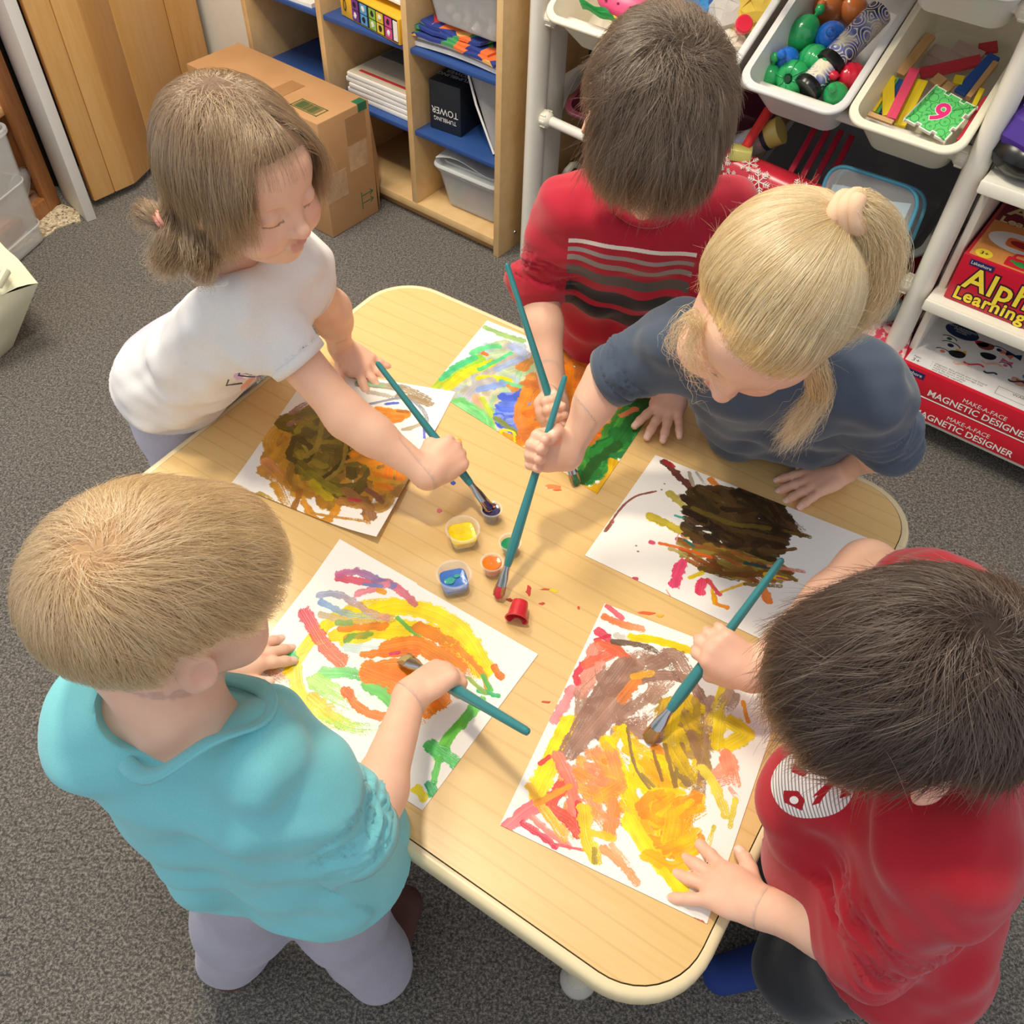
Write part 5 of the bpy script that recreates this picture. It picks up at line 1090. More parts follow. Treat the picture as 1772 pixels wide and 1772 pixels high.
A.scrub([(1105, 672), (1130, 690), (1115, 740), (1050, 800), (1010, 840), (1002, 820), (1050, 760), (1090, 710)], ['#2f8a3a', '#3f9a48', '#2a7236', '#57a83c', '#1f6e3c'], 50, 22, -58, 0.3, (50, 110), 0.06, .15, seed=26)
S([(1080, 690), (1100, 680), (1120, 680)], 20, '#6aa33c', .15); S([(1075, 720), (1100, 708)], 12, '#ee8a5e', .05); S([(1005, 835), (1030, 800), (1070, 770)], 18, '#2d5a2a', .15); S([(1060, 790), (1110, 780)], 12, '#2f7a46', .2)
S([(1030, 850), (1055, 830), (1062, 800)], 20, '#e6ae1c', .05); S([(1012, 846), (1035, 852)], 14, '#e8b01c', .05); S([(1128, 680), (1142, 684)], 6, '#5d7a3c', .4); S([(1135, 677), (1138, 690)], 4, '#5d7a3c', .4)
sheet_mesh(q2, A, 'painting', 'painting with green, blue and orange fields before the striped shirt', z0=0.0004)
# P3: dark brown mass (girl with ponytail)
q3 = uc([(1512, 936), (1134, 788), (1012, 962), (1386, 1140)]); A = Canvas(q3); S = A.stroke
S([(1150, 800), (1170, 820), (1195, 845)], 15, '#5c2b20', .1); S([(1152, 800), (1165, 808)], 10, '#a02c2c', .1)
S([(1192, 818), (1200, 840), (1215, 855)], 7, '#a89c86', .2); S([(1205, 818), (1220, 840)], 6, '#b9b3a0', .4); S([(1230, 830), (1245, 845), (1262, 858)], 14, '#e8832c', .15); S([(1248, 845), (1280, 860)], 10, '#b7843c', .4)
S([(1050, 915), (1075, 880), (1100, 860), (1135, 851)], 4.5, '#8c5040', .15); S([(1047, 920), (1062, 902)], 6, '#8c5040', .3)
S([(1160, 855), (1190, 880), (1215, 890)], 16, '#b9a63c', .4); S([(1125, 895), (1160, 910), (1190, 928)], 20, '#c3ae2c', .15); S([(1180, 860), (1220, 870)], 18, '#c2a878', .5)
A.scrub([(1190, 845), (1250, 850), (1330, 850), (1370, 900), (1355, 960), (1330, 985), (1180, 945), (1185, 900)], ['#3c2a1a', '#4a3520', '#30231a', '#5a4326', '#3a2e1c', '#4b3c1e'], 90, 18, 22, 0.3, (50, 130), 0.10, .06, seed=31)
A.scrub([(1320, 850), (1350, 860), (1400, 930), (1370, 940), (1340, 900)], ['#3c2a1a', '#5a3c26', '#6a4a2a'], 18, 10, 35, 0.25, (40, 80), 0.3, .06, seed=32)
A.scrub([(1175, 930), (1260, 950), (1370, 985), (1380, 1005), (1300, 1010), (1190, 980), (1165, 955)], ['#8a6a2a', '#a0602c', '#6d5526', '#7a4424', '#9a8a3c'], 40, 13, 17, 0.15, (60, 130), 0.2, .06, seed=33)
S([(1142, 941), (1180, 950), (1230, 965)], 8, '#e0662c', .15); S([(1160, 950), (1185, 960)], 10, '#b9a66a', .3); S([(1200, 880), (1260, 905), (1330, 915)], 12, '#6b5a24', .2); S([(1290, 975), (1340, 985)], 8, '#2f4a48', .2); S([(1185, 935), (1200, 945)], 6, '#2e6a60', .1); S([(1168, 893), (1182, 897)], 5, '#3fae9a', 0)
S([(1360, 920), (1400, 930)], 9, '#6a5424', .3); S([(1345, 955), (1375, 950)], 9, '#6a4a30', .2); S([(1330, 980), (1390, 990)], 9, '#d98a72', .25); S([(1325, 995), (1360, 1003)], 11, '#e2b41c', .1); S([(1345, 1000), (1365, 1005)], 5, '#a04a7c', .1)
S([(1180, 975), (1170, 1000), (1168, 1012)], 22, '#e2416a', .02); S([(1215, 1008), (1212, 1025)], 20, '#e23c5e', .02); S([(1225, 1005), (1245, 1030)], 10, '#e24a50', .03); S([(1195, 1000), (1215, 992)], 9, '#e4c41c', .05); S([(1235, 1030), (1240, 1045), (1258, 1052)], 10, '#ef8a1c', .05); S([(1232, 1022), (1236, 1045)], 6, '#efb41c', .05); S([(1248, 1025), (1290, 1010)], 6, '#e9b02c', .1)
S([(1320, 1018), (1330, 1040)], 17, '#ef7a2c', .05); S([(1290, 1012), (1350, 1015)], 9, '#7c6a3a', .3); A.dot(1128, 939, 6, '#e0486a'); A.dot(1099, 1002, 5, '#e0486a')
S([(1153, 1022), (1160, 1032)], 3, '#e79a8a', .2); S([(1190, 935), (1175, 925), (1170, 940)], 2.5, '#e89ab0', .2)
for p_ in ((1101, 945), (1104, 955), (1150, 838), (1145, 848), (1255, 845), (1285, 845)): A.dot(p_[0], p_[1], 1.6, '#6a5a50', .1)
sheet_mesh(q3, A, 'painting', 'dark brown painting before the girl with the ponytail')
# plain under-sheet peeping out behind the ring painting
us = uc([(588, 933), (722, 1010), (650, 1110), (520, 1030)])
o = sheet_mesh(us, None, 'under_sheet', None, z0=0.0001, sub=4, thick=0.0004, mt=mat('white_paper', '#f1efe9')); tag(o, 'blank sheet edge peeping out under the ring painting', 'paper')
# spots of paint on the bare table
def splat(px, py, r, c, lab, n=9, sx=1.0, sy=1.0, seed=0):
    rr = random.Random(seed); p = un(px, py, H); k = np.hypot(*(un(px+5, py, H)-p)[:2])/5
    pts = [(r*k*sx*(1+rr.uniform(-.35, .35))*math.cos(2*math.pi*i/n), r*k*sy*(1+rr.uniform(-.35, .35))*math.sin(2*math.pi*i/n)) for i in range(n)]
    M = Matrix.Translation(tuple(p)); v = [M @ Vector((x, y, 0.0001)) for x, y in pts]+[M @ Vector((x*.8, y*.8, 0.0006)) for x, y in pts]
    o = MB().add(v, [tuple(range(n, 2*n)), tuple(range(n))[::-1]]+[(i, (i+1) % n, n+(i+1) % n, n+i) for i in range(n)]).build('paint_spot', mat('spot'+c, c, 0.3, var=0), None)
    return tag(o, lab, 'paint spot', 'dried paint spots on the table')
splat(915, 1022, 7, '#c9443c', 'red spatter above the tipped red cup', sx=.7, sy=1.6, seed=1); splat(882, 1038, 5, '#a8382e', 'small dark red spot left of the tipped red cup', sx=1.3, sy=.7, seed=2)
splat(945, 1020, 6, '#cf5a3c', 'thin red dash right of the tipped cup', sx=1.5, sy=.4, seed=3); splat(958, 1022, 6, '#e8cf3a', 'yellow smear right of the tipped cup', sx=1.5, sy=.6, seed=4)
splat(938, 1045, 5, '#c9503c', 'tiny red cross-shaped speck by the tipped cup', sx=1, sy=.6, seed=5); splat(760, 884, 5, '#d9737c', 'pink speck left of the purple cup', seed=6)
splat(955, 842, 14, '#e08a54', 'orange smear below the blue and green painting', sx=1.3, sy=.4, seed=7); splat(965, 848, 8, '#dd6a40', 'darker orange streak in the smear below the painting', sx=1.2, sy=.3, seed=8)
splat(793, 765, 9, '#e8a03a', 'orange blotch right of the reaching fist', sx=.8, sy=1, seed=9); splat(784, 836, 5, '#4456b8', 'blue speck under the reaching fist', seed=10); splat(1001, 1052, 4, '#cf5a3c', 'red fleck between cup and brown painting', sx=.6, sy=1, seed=11)
splat(1120, 1061, 10, '#dd6a3c', 'orange-red smear between the two right paintings', sx=1.6, sy=.35, seed=12); splat(1142, 1066, 7, '#e6b03a', 'yellow smear between the two right paintings', sx=1.2, sy=.5, seed=13)
splat(945, 1215, 6, '#cc5848', 'red dash between the lower two paintings', sx=1.6, sy=.4, seed=14); splat(695, 1420, 7, '#4fae5a', 'green fleck near the near edge of the table', sx=.5, sy=1.3, seed=15)
# ------------------------------------------------------------------ paint cups
clr = mat('cup_plastic', '#f4f4f2', 0.08, var=0, alpha=0.20, spec=0.8)
def tubcup(px, py, r, h, c, lab, sq, fill, paint2=None, cat='paint cup', name='paint_cup', tip=None, clear=True):
    p = un(px, py, H); o = empty(name, tuple(p+V(0, 0, 0.0008)), 0.3, lab, cat, 'paint cups in the middle of the table')
    if tip: o.rotation_euler = tip[0]; o.location = tuple(p+V(0, 0, tip[1]))
    sqs = [sq]*6
    outer = [(r*0.72, 0), (r*0.76, 0.002), (r*0.97, h*0.9), (r*1.10, h*0.93), (r*1.12, h), (r*0.98, h), (r*0.93, h*0.88), (r*0.72, 0.003), (0, 0.0025)]
    sql = [sq, sq, (sq+2)/2, 2, 2, 2, (sq+2)/2, sq, sq]
    pm = mat('wet'+c, c, 0.15, var=0.12, scale=90, bump=0.5, bscale=120, bdist=0.001, spec=0.7)
    pack(MB().lathe(outer, 32, sq=sql), 'cup_wall', clr if not tip else mat('red_stained_cup', '#d0303a', 0.12, var=0.1, scale=80, spec=0.8), o, smooth=True)
    rf = r*(0.74+0.2*fill); pr_ = [(0, 0.0028), (r*0.70, 0.0030), (rf*0.985, h*fill), (rf*0.9, h*fill+0.0012), (rf*0.3, h*fill-0.0008), (0, h*fill)]
    if not tip: pack(MB().lathe(pr_, 32, sq=[sq]*6), 'paint', pm, o, smooth=True)
    else: pack(MB().lathe([(0, 0.0028), (r*0.71, 0.003), (r*0.955, h*0.9), (r*0.93, h*0.88), (r*0.68, 0.006), (0, 0.0055)], 32, sq=[2]*6), 'paint', pm, o, smooth=True)
    if paint2:
        q = MB(); blob(q, (-rf*.3, 0, h*fill+0.0008), rf*0.42, None, 12, 6, 0.3, (1, .7, 0.06)); blob(q, (rf*.3, rf*.3, h*fill+0.0008), rf*0.25, None, 10, 6, 0.3, (1, .6, 0.06)); pack(q, 'paint_swirl', mat('wet'+paint2, paint2, 0.15), o, smooth=True)
    return o
tubcup(801, 937, 0.0200, 0.026, '#f4d20a', 'square clear cup of yellow paint', 5, 0.62)
tubcup(786, 1015, 0.0198, 0.026, '#3f73c4', 'square clear cup of blue and teal paint', 5, 0.5, '#3fa694')
tubcup(850, 898, 0.0130, 0.021, '#2b2550', 'small cup of dark purple paint with orange swirls', 2, 0.86, '#e58a3c')
tubcup(851, 990, 0.0132, 0.021, '#f07a18', 'small cup of orange paint', 2, 0.88)
tubcup(882, 955, 0.0132, 0.021, '#1f8f5c', 'small cup of green paint behind the brush', 2, 0.7)
tubcup(900, 1052, 0.0130, 0.024, '#c4202e', 'red paint cup tipped over on its side', 2, 0.3, tip=((math.radians(98), 0, math.radians(-10)), 0.0133))
# ------------------------------------------------------------------ one-skin bodies: smooth unions of tapered limbs, meshed in one pass
class SDF:
    def __init__(s): s.p = []
    def cap(s, a, b, ra, rb, k=0.012): s.p.append(('c', np.asarray(a, float), np.asarray(b, float), ra, rb, k)); return s
    def ell(s, c, r, Rm=None, k=0.012, sub=False): s.p.append(('e' if not sub else 'x', np.asarray(c, float), np.asarray(r, float), np.eye(3) if Rm is None else np.asarray(Rm, float), 0, k)); return s
    def chain(s, pts, rs, k=0.012):
        for i in range(len(pts)-1): s.cap(pts[i], pts[i+1], rs[i], rs[i+1], k if i == 0 else min(k, rs[i]*0.8))
        return s
    def sleeve(s, a, b, ra, rb, k=0.02, n=None, tin=0.004):
        s.p.append(('s', np.asarray(a, float), np.asarray(b, float), ra, rb, k, nz(np.asarray(b)-np.asarray(a)) if n is None else nz(n), tin)); return s
    def cut(s, c, n, k=0.002): s.p.append(('h', np.asarray(c, float), nz(n), 0, 0, k)); return s     # removes the side n points to
    @staticmethod
    def prim(q, P):
        if q[0] == 'c':
            a, b, ra, rb = q[1:5]; d = b-a; L2 = max(d@d, 1e-12); t = np.clip(((P-a)@d)/L2, 0, 1)
            return np.linalg.norm(P-a-t[:, None]*d, axis=1)-(ra+(rb-ra)*t)
        if q[0] == 's':
            a, b, ra, rb, _, n, tin = q[1:8]; d = b-a; L2 = max(d@d, 1e-12); t = np.clip(((P-a)@d)/L2, 0, 1.5)
            v = np.linalg.norm(P-a-t[:, None]*d, axis=1)-(ra+(rb-ra)*t); e = (P-b)@n
            inn = np.maximum(v+tin, -(e+0.014)); return np.maximum(np.maximum(v, e), -inn)
        if q[0] in 'ex':
            c, r, Rm = q[1:4]; u = (P-c)@Rm; k0 = np.linalg.norm(u/r, axis=1); k1 = np.linalg.norm(u/(r*r), axis=1)+1e-9
            return np.where(k0 < 1e-4, -r.min(), k0*(k0-1)/k1)
        return (P-q[1])@q[2]
    def __call__(s, P, sel=None):
        d = None
        for i, q in enumerate(s.p):
            if sel is not None and i not in sel: continue
            e = s.prim(q, P); k = q[5]
            if q[0] in 'ces':
                if d is None: d = e
                else:
                    h = np.clip(0.5+0.5*(d-e)/k, 0, 1); d = d*(1-h)+e*h-k*h*(1-h)
            elif d is None: continue
            elif q[0] == 'x':
                h = np.clip(0.5-0.5*(d+e)/k, 0, 1); d = d*(1-h)-e*h+k*h*(1-h)
            else:
                e2 = e
                h = np.clip(0.5-0.5*(d-e2)/k, 0, 1); d = d*(1-h)+e2*h+k*h*(1-h)
        return d
    def bounds(s):
        lo = np.full(3, 1e9); hi = -lo
        for q in s.p:
            if q[0] in 'cs':
                for c, r in ((q[1], q[3]), (q[2], q[4])): lo = np.minimum(lo, c-r); hi = np.maximum(hi, c+r)
            elif q[0] == 'e': m = q[2].max(); lo = np.minimum(lo, q[1]-m); hi = np.maximum(hi, q[1]+m)
        return lo, hi
def mesh_sdf(f, h, lo=None, hi=None, disp=None, keep=None):
    """naive surface nets over the blocks near the surface; returns verts, quads"""
    if lo is None: lo, hi = f.bounds()
    lo = np.asarray(lo)-3*h; hi = np.asarray(hi)+3*h; B = 8
    nb = np.ceil((hi-lo)/(h*B)).astype(int); N_ = nb*B+1
    G = np.full(tuple(N_), 1.0, np.float32)
    bc = np.stack(np.meshgrid(*[np.arange(n) for n in nb], indexing='ij'), -1).reshape(-1, 3)
    ctr = lo+(bc+0.5)*B*h; d = f(ctr); R = B*h*0.5*1.7321
    marg = R*1.25+0.012
    far = np.abs(d) > marg
    o = np.stack(np.meshgrid(*[np.arange(B+1)]*3, indexing='ij'), -1).reshape(-1, 3)
    act = bc[~far]
    for b in bc[far & (d < 0)]: G[b[0]*B:b[0]*B+B+1, b[1]*B:b[1]*B+B+1, b[2]*B:b[2]*B+B+1] = -1.0
    CH = 240
    for i in range(0, len(act), CH):
        a = act[i:i+CH]; P = (lo+(a[:, None, :]*B+o[None])*h).reshape(-1, 3)
        # only the parts that reach this chunk of space
        pm, px = P.min(0), P.max(0); sel = []
        for j, q in enumerate(f.p):
            if q[0] in 'ces':
                if q[0] in 'cs': l_ = np.minimum(q[1]-q[3], q[2]-q[4]); h_ = np.maximum(q[1]+q[3], q[2]+q[4])
                else: m = q[2].max(); l_, h_ = q[1]-m, q[1]+m
                if np.any(l_-0.05 > px) or np.any(h_+0.05 < pm): continue
            sel.append(j)
        if not any(f.p[j][0] in 'ces' for j in sel): continue
        vals = f(P, set(sel)).reshape(len(a), B+1, B+1, B+1)
        for b, v in zip(a, vals): G[b[0]*B:b[0]*B+B+1, b[1]*B:b[1]*B+B+1, b[2]*B:b[2]*B+B+1] = v
    S_ = G < 0; C = S_[:-1, :-1, :-1].astype(np.int8)
    cnt = np.zeros(tuple(N_-1), np.int8)
    for dx in (0, 1):
        for dy in (0, 1):
            for dz in (0, 1): cnt += S_[dx:N_[0]-1+dx, dy:N_[1]-1+dy, dz:N_[2]-1+dz]
    cells = np.argwhere((cnt > 0) & (cnt < 8)); idx = np.full(tuple(N_-1), -1, np.int32); idx[tuple(cells.T)] = np.arange(len(cells))
    acc = np.zeros((len(cells), 3)); n_ = np.zeros(len(cells))
    cor = [(a, b, c) for a in (0, 1) for b in (0, 1) for c in (0, 1)]
    for i, a in enumerate(cor):
        for b in cor[i+1:]:
            if sum(abs(p-q) for p, q in zip(a, b)) != 1: continue
            va = G[tuple((cells+a).T)]; vb = G[tuple((cells+b).T)]; m = (va < 0) != (vb < 0)
            t = np.where(m, va/np.where(m, va-vb, 1), 0)[:, None]
            acc += np.where(m[:, None], np.array(a)+(np.array(b)-np.array(a))*t, 0); n_ += m
    V_ = lo+(cells+acc/n_[:, None])*h
    quads = []
    for ax in range(3):
        sh = [slice(None)]*3; sh2 = [slice(None)]*3; sh[ax] = slice(0, N_[ax]-1); sh2[ax] = slice(1, N_[ax])
        A_, B_ = S_[tuple(sh)], S_[tuple(sh2)]; e = np.argwhere(A_ != B_); u, w = [(1, 2), (2, 0), (0, 1)][ax]
        ok = (e[:, u] > 0) & (e[:, w] > 0) & (e[:, u] < N_[u]-1) & (e[:, w] < N_[w]-1); e = e[ok]
        def c(du, dw): q = e.copy(); q[:, u] -= du; q[:, w] -= dw; return idx[tuple(q.T)]
        q4_ = np.stack([c(1, 1), c(0, 1), c(0, 0), c(1, 0)], 1); fl = ~A_[tuple(e.T)]
        q4_[fl] = q4_[fl][:, ::-1]; quads.append(q4_)
    Q = np.vstack(quads); Q = Q[(Q >= 0).all(1)]
    if disp is not None:
        g = normals(V_, Q); V_ = V_+g*disp(V_, g)[:, None]
    if keep is not None:
        m = keep(V_[Q].mean(1)); Q = Q[m]; us = np.unique(Q); rm = np.full(len(V_), -1); rm[us] = np.arange(len(us)); V_ = V_[us]; Q = rm[Q]
    return V_, Q
def normals(Vv, Q):
    n = np.cross(Vv[Q[:, 2]]-Vv[Q[:, 0]], Vv[Q[:, 3]]-Vv[Q[:, 1]]); g = np.zeros_like(Vv)
    for k in range(4): np.add.at(g, Q[:, k], n)
    return g/(np.linalg.norm(g, axis=1, keepdims=True)+1e-12)
def np_mesh(name, Vv, Q, mt, parent=None, smooth=True, colors=None):
    me = bpy.data.meshes.new(name); me.vertices.add(len(Vv)); me.vertices.foreach_set('co', Vv.astype(np.float32).ravel())
    me.loops.add(len(Q)*4); me.loops.foreach_set('vertex_index', Q.astype(np.int32).ravel()); me.polygons.add(len(Q))
    me.polygons.foreach_set('loop_start', np.arange(len(Q), dtype=np.int32)*4); me.update(calc_edges=True); me.validate()
    if colors is not None:
        a = me.color_attributes.new('tint', 'FLOAT_COLOR', 'POINT'); c = np.ones((len(Vv), 4), np.float32); c[:, :3] = colors; a.data.foreach_set('color', c.ravel())
    o = link(name, me, mt, None, smooth)
    if parent is not None: o.parent = parent; o.matrix_parent_inverse = Matrix.Translation(-Vector(parent.location))
    return o
def join_vq(parts):
    v = []; q = []; n = 0
    for a, b in parts: v.append(a); q.append(b+n); n += len(a)
    return np.vstack(v), np.vstack(q)
# ---- local frames
def basis(fwd, up):
    """columns: right, forward, up"""
    f = nz(fwd); r = nz(np.cross(f, up)); u = np.cross(r, f); return np.stack([r, f, u], 1)
class Head:
    """x right, y face, z crown; size s = 1 is a 3-year-old (about 19 cm chin to crown)"""
    def __init__(s, c, fwd, up, sc=1.0): s.c = np.asarray(c, float); s.B = basis(fwd, up); s.s = sc
    def w(s, p): return s.c+s.B@(np.asarray(p, float)*s.s)
    def loc(s, P): return (P-s.c)@s.B/s.s
    def add(s, f, ears=(1, -1)):
        k = s.s; e = lambda c, r, kk, sub=False, R=None: f.ell(s.w(c), np.array(r)*k, s.B if R is None else s.B@R, kk*k, sub)
        e((0, -.014, .024), (.070, .086, .074), .01); e((0, .022, -.022), (.060, .060, .066), .02); e((0, .050, .030), (.052, .034, .045), .02)
        for x in (1, -1): e((x*.033, .052, -.040), (.026, .025, .025), .016)
        e((0, .056, -.076), (.019, .018, .014), .016); e((0, .030, -.070), (.042, .036, .022), .015)
        for x in (1, -1): e((x*.0285, .082, -.002), (.0155, .012, .010), .008, True)
        for x in (1, -1): e((x*.0285, .0665, -.005), (.0145, .0125, .0125), .003)
        f.cap(s.w((0, .076, .004)), s.w((0, .086, -.026)), .006*k, .0085*k, .010*k); e((0, .090, -.030), (.0105, .009, .0085), .005)
        for x in (1, -1): e((x*.0095, .083, -.032), (.006, .007, .0055), .004)
        for x in (1, -1): e((x*.0045, .089, -.0385), (.003, .003, .002), .002, True)
        e((0, .0775, -.0535), (.0165, .0075, .0045), .004); e((0, .0760, -.0615), (.0135, .0078, .0052), .004)
        e((0, .0862, -.0576), (.0150, .0025, .0010), .002, True)
        if ears:
            for x in ears:
                R = np.array(Euler((0.15, 0, -x*0.45)).to_matrix()); e((x*.0705, -.004, -.010), (.0065, .0165, .0265), .004, False, R)
                e((x*.077, -.001, -.006), (.004, .009, .016), .004, True, R); e((x*.069, .000, -.030), (.006, .008, .008), .004)
        return f
def finger(f, base, d0, d1, L, r, bend, k=0.0035):
    """three bones; d0 start direction, bending toward d1 by bend[i]"""
    p = np.asarray(base, float); d = nz(d0); seg = (0.42, 0.31, 0.27); pts = [p]; dirs = []
    for i in range(3):
        d = nz(d*math.cos(bend[i])+nz(d1-(d1@d)*d)*math.sin(bend[i])); p = p+d*L*seg[i]; pts.append(p); dirs.append(d)
    rr = [r, r*0.96, r*0.92, r*0.80]
    for i in range(3): f.cap(pts[i], pts[i+1], rr[i], rr[i+1], k if i == 0 else 0.003)
    return pts, dirs
class Hand:
    """wrist position, fingers' direction fd, back-of-hand normal bn; side=+1 puts the thumb along fd x bn"""
    def __init__(s, wrist, fd, bn, side, sc=1.0): s.w = np.asarray(wrist, float); s.f = nz(fd); s.n = nz(np.asarray(bn, float)-(np.asarray(bn)@s.f)*s.f); s.t = nz(np.cross(s.f, s.n))*side; s.s = sc; s.nails = []; s.tips = []
    def P(s, a, b, c): return s.w+(s.f*a+s.t*b+s.n*c)*s.s
    def palm(s, f):
        k = s.s; Rm = np.stack([s.f, s.t, s.n], 1)
        f.ell(s.P(.026, 0, -.001), np.array((.030, .0245, .0125))*k, Rm, .010*k); f.cap(s.P(.012, .010, -.004), s.P(.034, .018, -.005), .0115*k, .0095*k, .010*k)
        f.cap(s.P(-.004, 0, 0), s.P(.016, 0, 0), .0155*k, .0140*k, .012*k)
        for y in (-.0165, -.0058, .0050, .0155): f.cap(s.P(.020, y*0.75, .001), s.P(.046-abs(y-.003)*.2, y, .0015), .0090*k, .0078*k, .005*k)
    def flat(s, f, spread=0.16, thumb=0.9, curl=0.10, Ls=(.036, .045, .047, .042), spr=None):
        s.palm(f); k = s.s; ys = (-.0175, -.0060, .0055, .0165); rs = (.0060, .0066, .0068, .0066)
        for i, (y, L, r) in enumerate(zip(ys, Ls, rs)):
            a = (i-1.6)*spread if spr is None else spr[i]; d = s.f*math.cos(a)+s.t*math.sin(a)
            pts, ds = finger(f, s.P(.046-abs(y-.003)*.25, y, .0005), nz(d+s.n*.04), -s.n, L*k, r*k, (curl, curl, curl*1.2)); s.tips.append(pts[-1]); s.nails.append((pts[-1], ds[-1], s.n, r*k))
        d = s.f*math.cos(thumb)+s.t*math.sin(thumb)
        pts, ds = finger(f, s.P(.014, .020, -.004), d, s.f, .036*k, .0074*k, (0, .15, .15)); s.tips.append(pts[-1]); s.nails.append((pts[-1], ds[-1], nz(s.n+s.t*.3), .0074*k))
        return s
    def fist(s, f, q0, qd, r0=.0050, tight=1.0):
        """fingers wrap a handle that crosses the palm at q0 along qd (toward the thumb side)"""
        s.palm(f); k = s.s; ys = (-.0175, -.0060, .0055, .0165); rs = (.0062, .0068, .0070, .0068); Ls = (.036, .044, .046, .042)
        for y, L, r in zip(ys, Ls, rs):
            pts, ds = finger(f, s.P(.044-abs(y-.003)*.25, y, -.001), nz(s.f+s.n*.05), -s.n, L*k, r*k, (0.80*tight, 1.45*tight, 1.35*tight), .004); s.tips.append(pts[-1])
        b = s.P(.012, .020, -.006); e = s.P(.040, .018, -.022); m_ = s.P(.030, .027, -.012)
        f.cap(b, m_, .0088*k, .0080*k, .006*k); f.cap(m_, e, .0080*k, .0068*k, .003); s.tips.append(e); s.thumb = e; s.nails.append((e, nz(e-m_), nz(s.t+s.n*.3), .0068*k))
        return s
# ------------------------------------------------------------------ hair grown strand by strand over the scalp
SC.cycles_curves.shape = 'RIBBONS'
def hair_mat(name, c1, c2, rough=0.25):
    k = N(name); h = k.n('ShaderNodeHairInfo'); r = k.ramp(h.outputs['Random'], [(0.0, c1), (0.5, tuple((a+b)/2 for a, b in zip(lin(c1), lin(c2)))), (1.0, c2)])
    b = k.b; k.l(r, b.inputs['Base Color']); b.inputs['Roughness'].default_value = rough; b.inputs['Specular IOR Level'].default_value = 0.9
    b.inputs['Sheen Weight'].default_value = 0.0
    hb = k.n('ShaderNodeBsdfHairPrincipled', model='CHIANG', parametrization='COLOR'); k.l(r, hb.inputs['Color']); hb.inputs['Roughness'].default_value = rough; hb.inputs['Radial Roughness'].default_value = 0.5
    mx = k.n('ShaderNodeMixShader'); mx.inputs[0].default_value = 0.55; k.l(hb.outputs[0], mx.inputs[2]); k.l(b.outputs[0], mx.inputs[1])
    k.l(mx.outputs[0], k.t.nodes['Material Output'].inputs['Surface']); return k.m
def hair_obj(name, strands, mt, parent, radius=0.00022):
    """strands: (n, steps, 3)"""
    n, m_, _ = strands.shape; hc = bpy.data.hair_curves.new(name); hc.add_curves([m_]*n)
    hc.points.foreach_set('position', strands.astype(np.float32).ravel())
    r = (radius*(1-0.75*np.linspace(0, 1, m_)**2))[None, :]*(0.7+0.6*rng.rand(n, 1)); hc.points.foreach_set('radius', r.astype(np.float32).ravel())
    hc.materials.append(mt); o = bpy.data.objects.new(name, hc); COL.objects.link(o); o.parent = parent
    o.matrix_parent_inverse = Matrix.Translation(-Vector(parent.location)); return o
def skull(loc):
    """distance (head units) and gradient to skull + face, in head coordinates"""
    S = [(np.array((0, -.014, .024)), np.array((.070, .086, .074))), (np.array((0, .022, -.022)), np.array((.060, .060, .066))), (np.array((0, .050, .030)), np.array((.052, .034, .045)))]
    d = None
    for c, r in S:
        u = (loc-c)/r; k0 = np.linalg.norm(u, axis=1)+1e-9; k1 = np.linalg.norm((loc-c)/(r*r), axis=1)+1e-9; e = k0*(k0-1)/k1; g = (loc-c)/(r*r)/k1[:, None]
        if d is None: d, G = e, g
        else:
            h = np.clip(0.5+0.5*(d-e)/0.015, 0, 1); d = d*(1-h)+e*h-0.015*h*(1-h); G = G*(1-h)[:, None]+g*h[:, None]
    return d, G/(np.linalg.norm(G, axis=1, keepdims=True)+1e-9)
HL_Y = [-.11, -.06, -.03, .0, .015, .035, .06, .09]
def hairline(loc, hl=(-.068, -.066, -.058, -.030, .004, .022, .046, .052)): return loc[:, 2] > np.interp(loc[:, 1], HL_Y, hl)
def roots(n, mask, rs):
    out = []; tot = 0
    while tot < n:
        d = rs.randn(n*2, 3); d /= np.linalg.norm(d, axis=1, keepdims=True); p = np.array((0, -.014, .024))+d*np.array((.070, .086, .074))*1.02
        e, g = skull(p); p = p-g*e[:, None]; p = p[mask(p)]; out.append(p); tot += len(p)
    return np.vstack(out)[:n]
def grow(R, flow, L, steps, off, rs, jitter=0.12, offgrow=0.0, clump=0.0, wh=None):
    """march strands in head space along flow(p, dir, t), sliding over the skull"""
    p = R.copy(); d = None; out = [p.copy()]; ds = (L/steps)[:, None]; J = rs.randn(len(R), 3)*jitter; RD = rs.randn(len(R), 3)
    if clump:
        cell = np.floor(R/0.008).astype(int); hsh = (cell[:, 0]*73856093 ^ cell[:, 1]*19349663 ^ cell[:, 2]*83492791) % 997
        J = J+(np.random.RandomState(5).randn(997, 3))[hsh]*clump
    o_ = off[:, None] if hasattr(off, 'shape') else off
    for i in range(steps):
        t = i/steps; e, g = skull(p); f = flow(p, d, t, g)+J
        if wh is not None and t < .5: f = f+(RD-g*np.sum(RD*g, 1, keepdims=True))*np.exp(-(np.linalg.norm(R-wh, axis=1, keepdims=True)/.016)**2)*1.3
        tang = f-g*np.sum(f*g, 1, keepdims=True)*np.clip(1-(e[:, None]-0.004)/0.02, 0, 1)
        tang /= np.linalg.norm(tang, axis=1, keepdims=True)+1e-9; d = tang if d is None else (d*0.35+tang*0.65); d = d/(np.linalg.norm(d, axis=1, keepdims=True)+1e-9)
        p = p+d*ds; e, g = skull(p); want = (o_[:, 0] if hasattr(o_, 'shape') else o_)*min(1, (i+1)/2)+offgrow*t
        p = p+g*np.maximum(0, want-e)[:, None]; out.append(p.copy())
    return np.stack(out, 1)
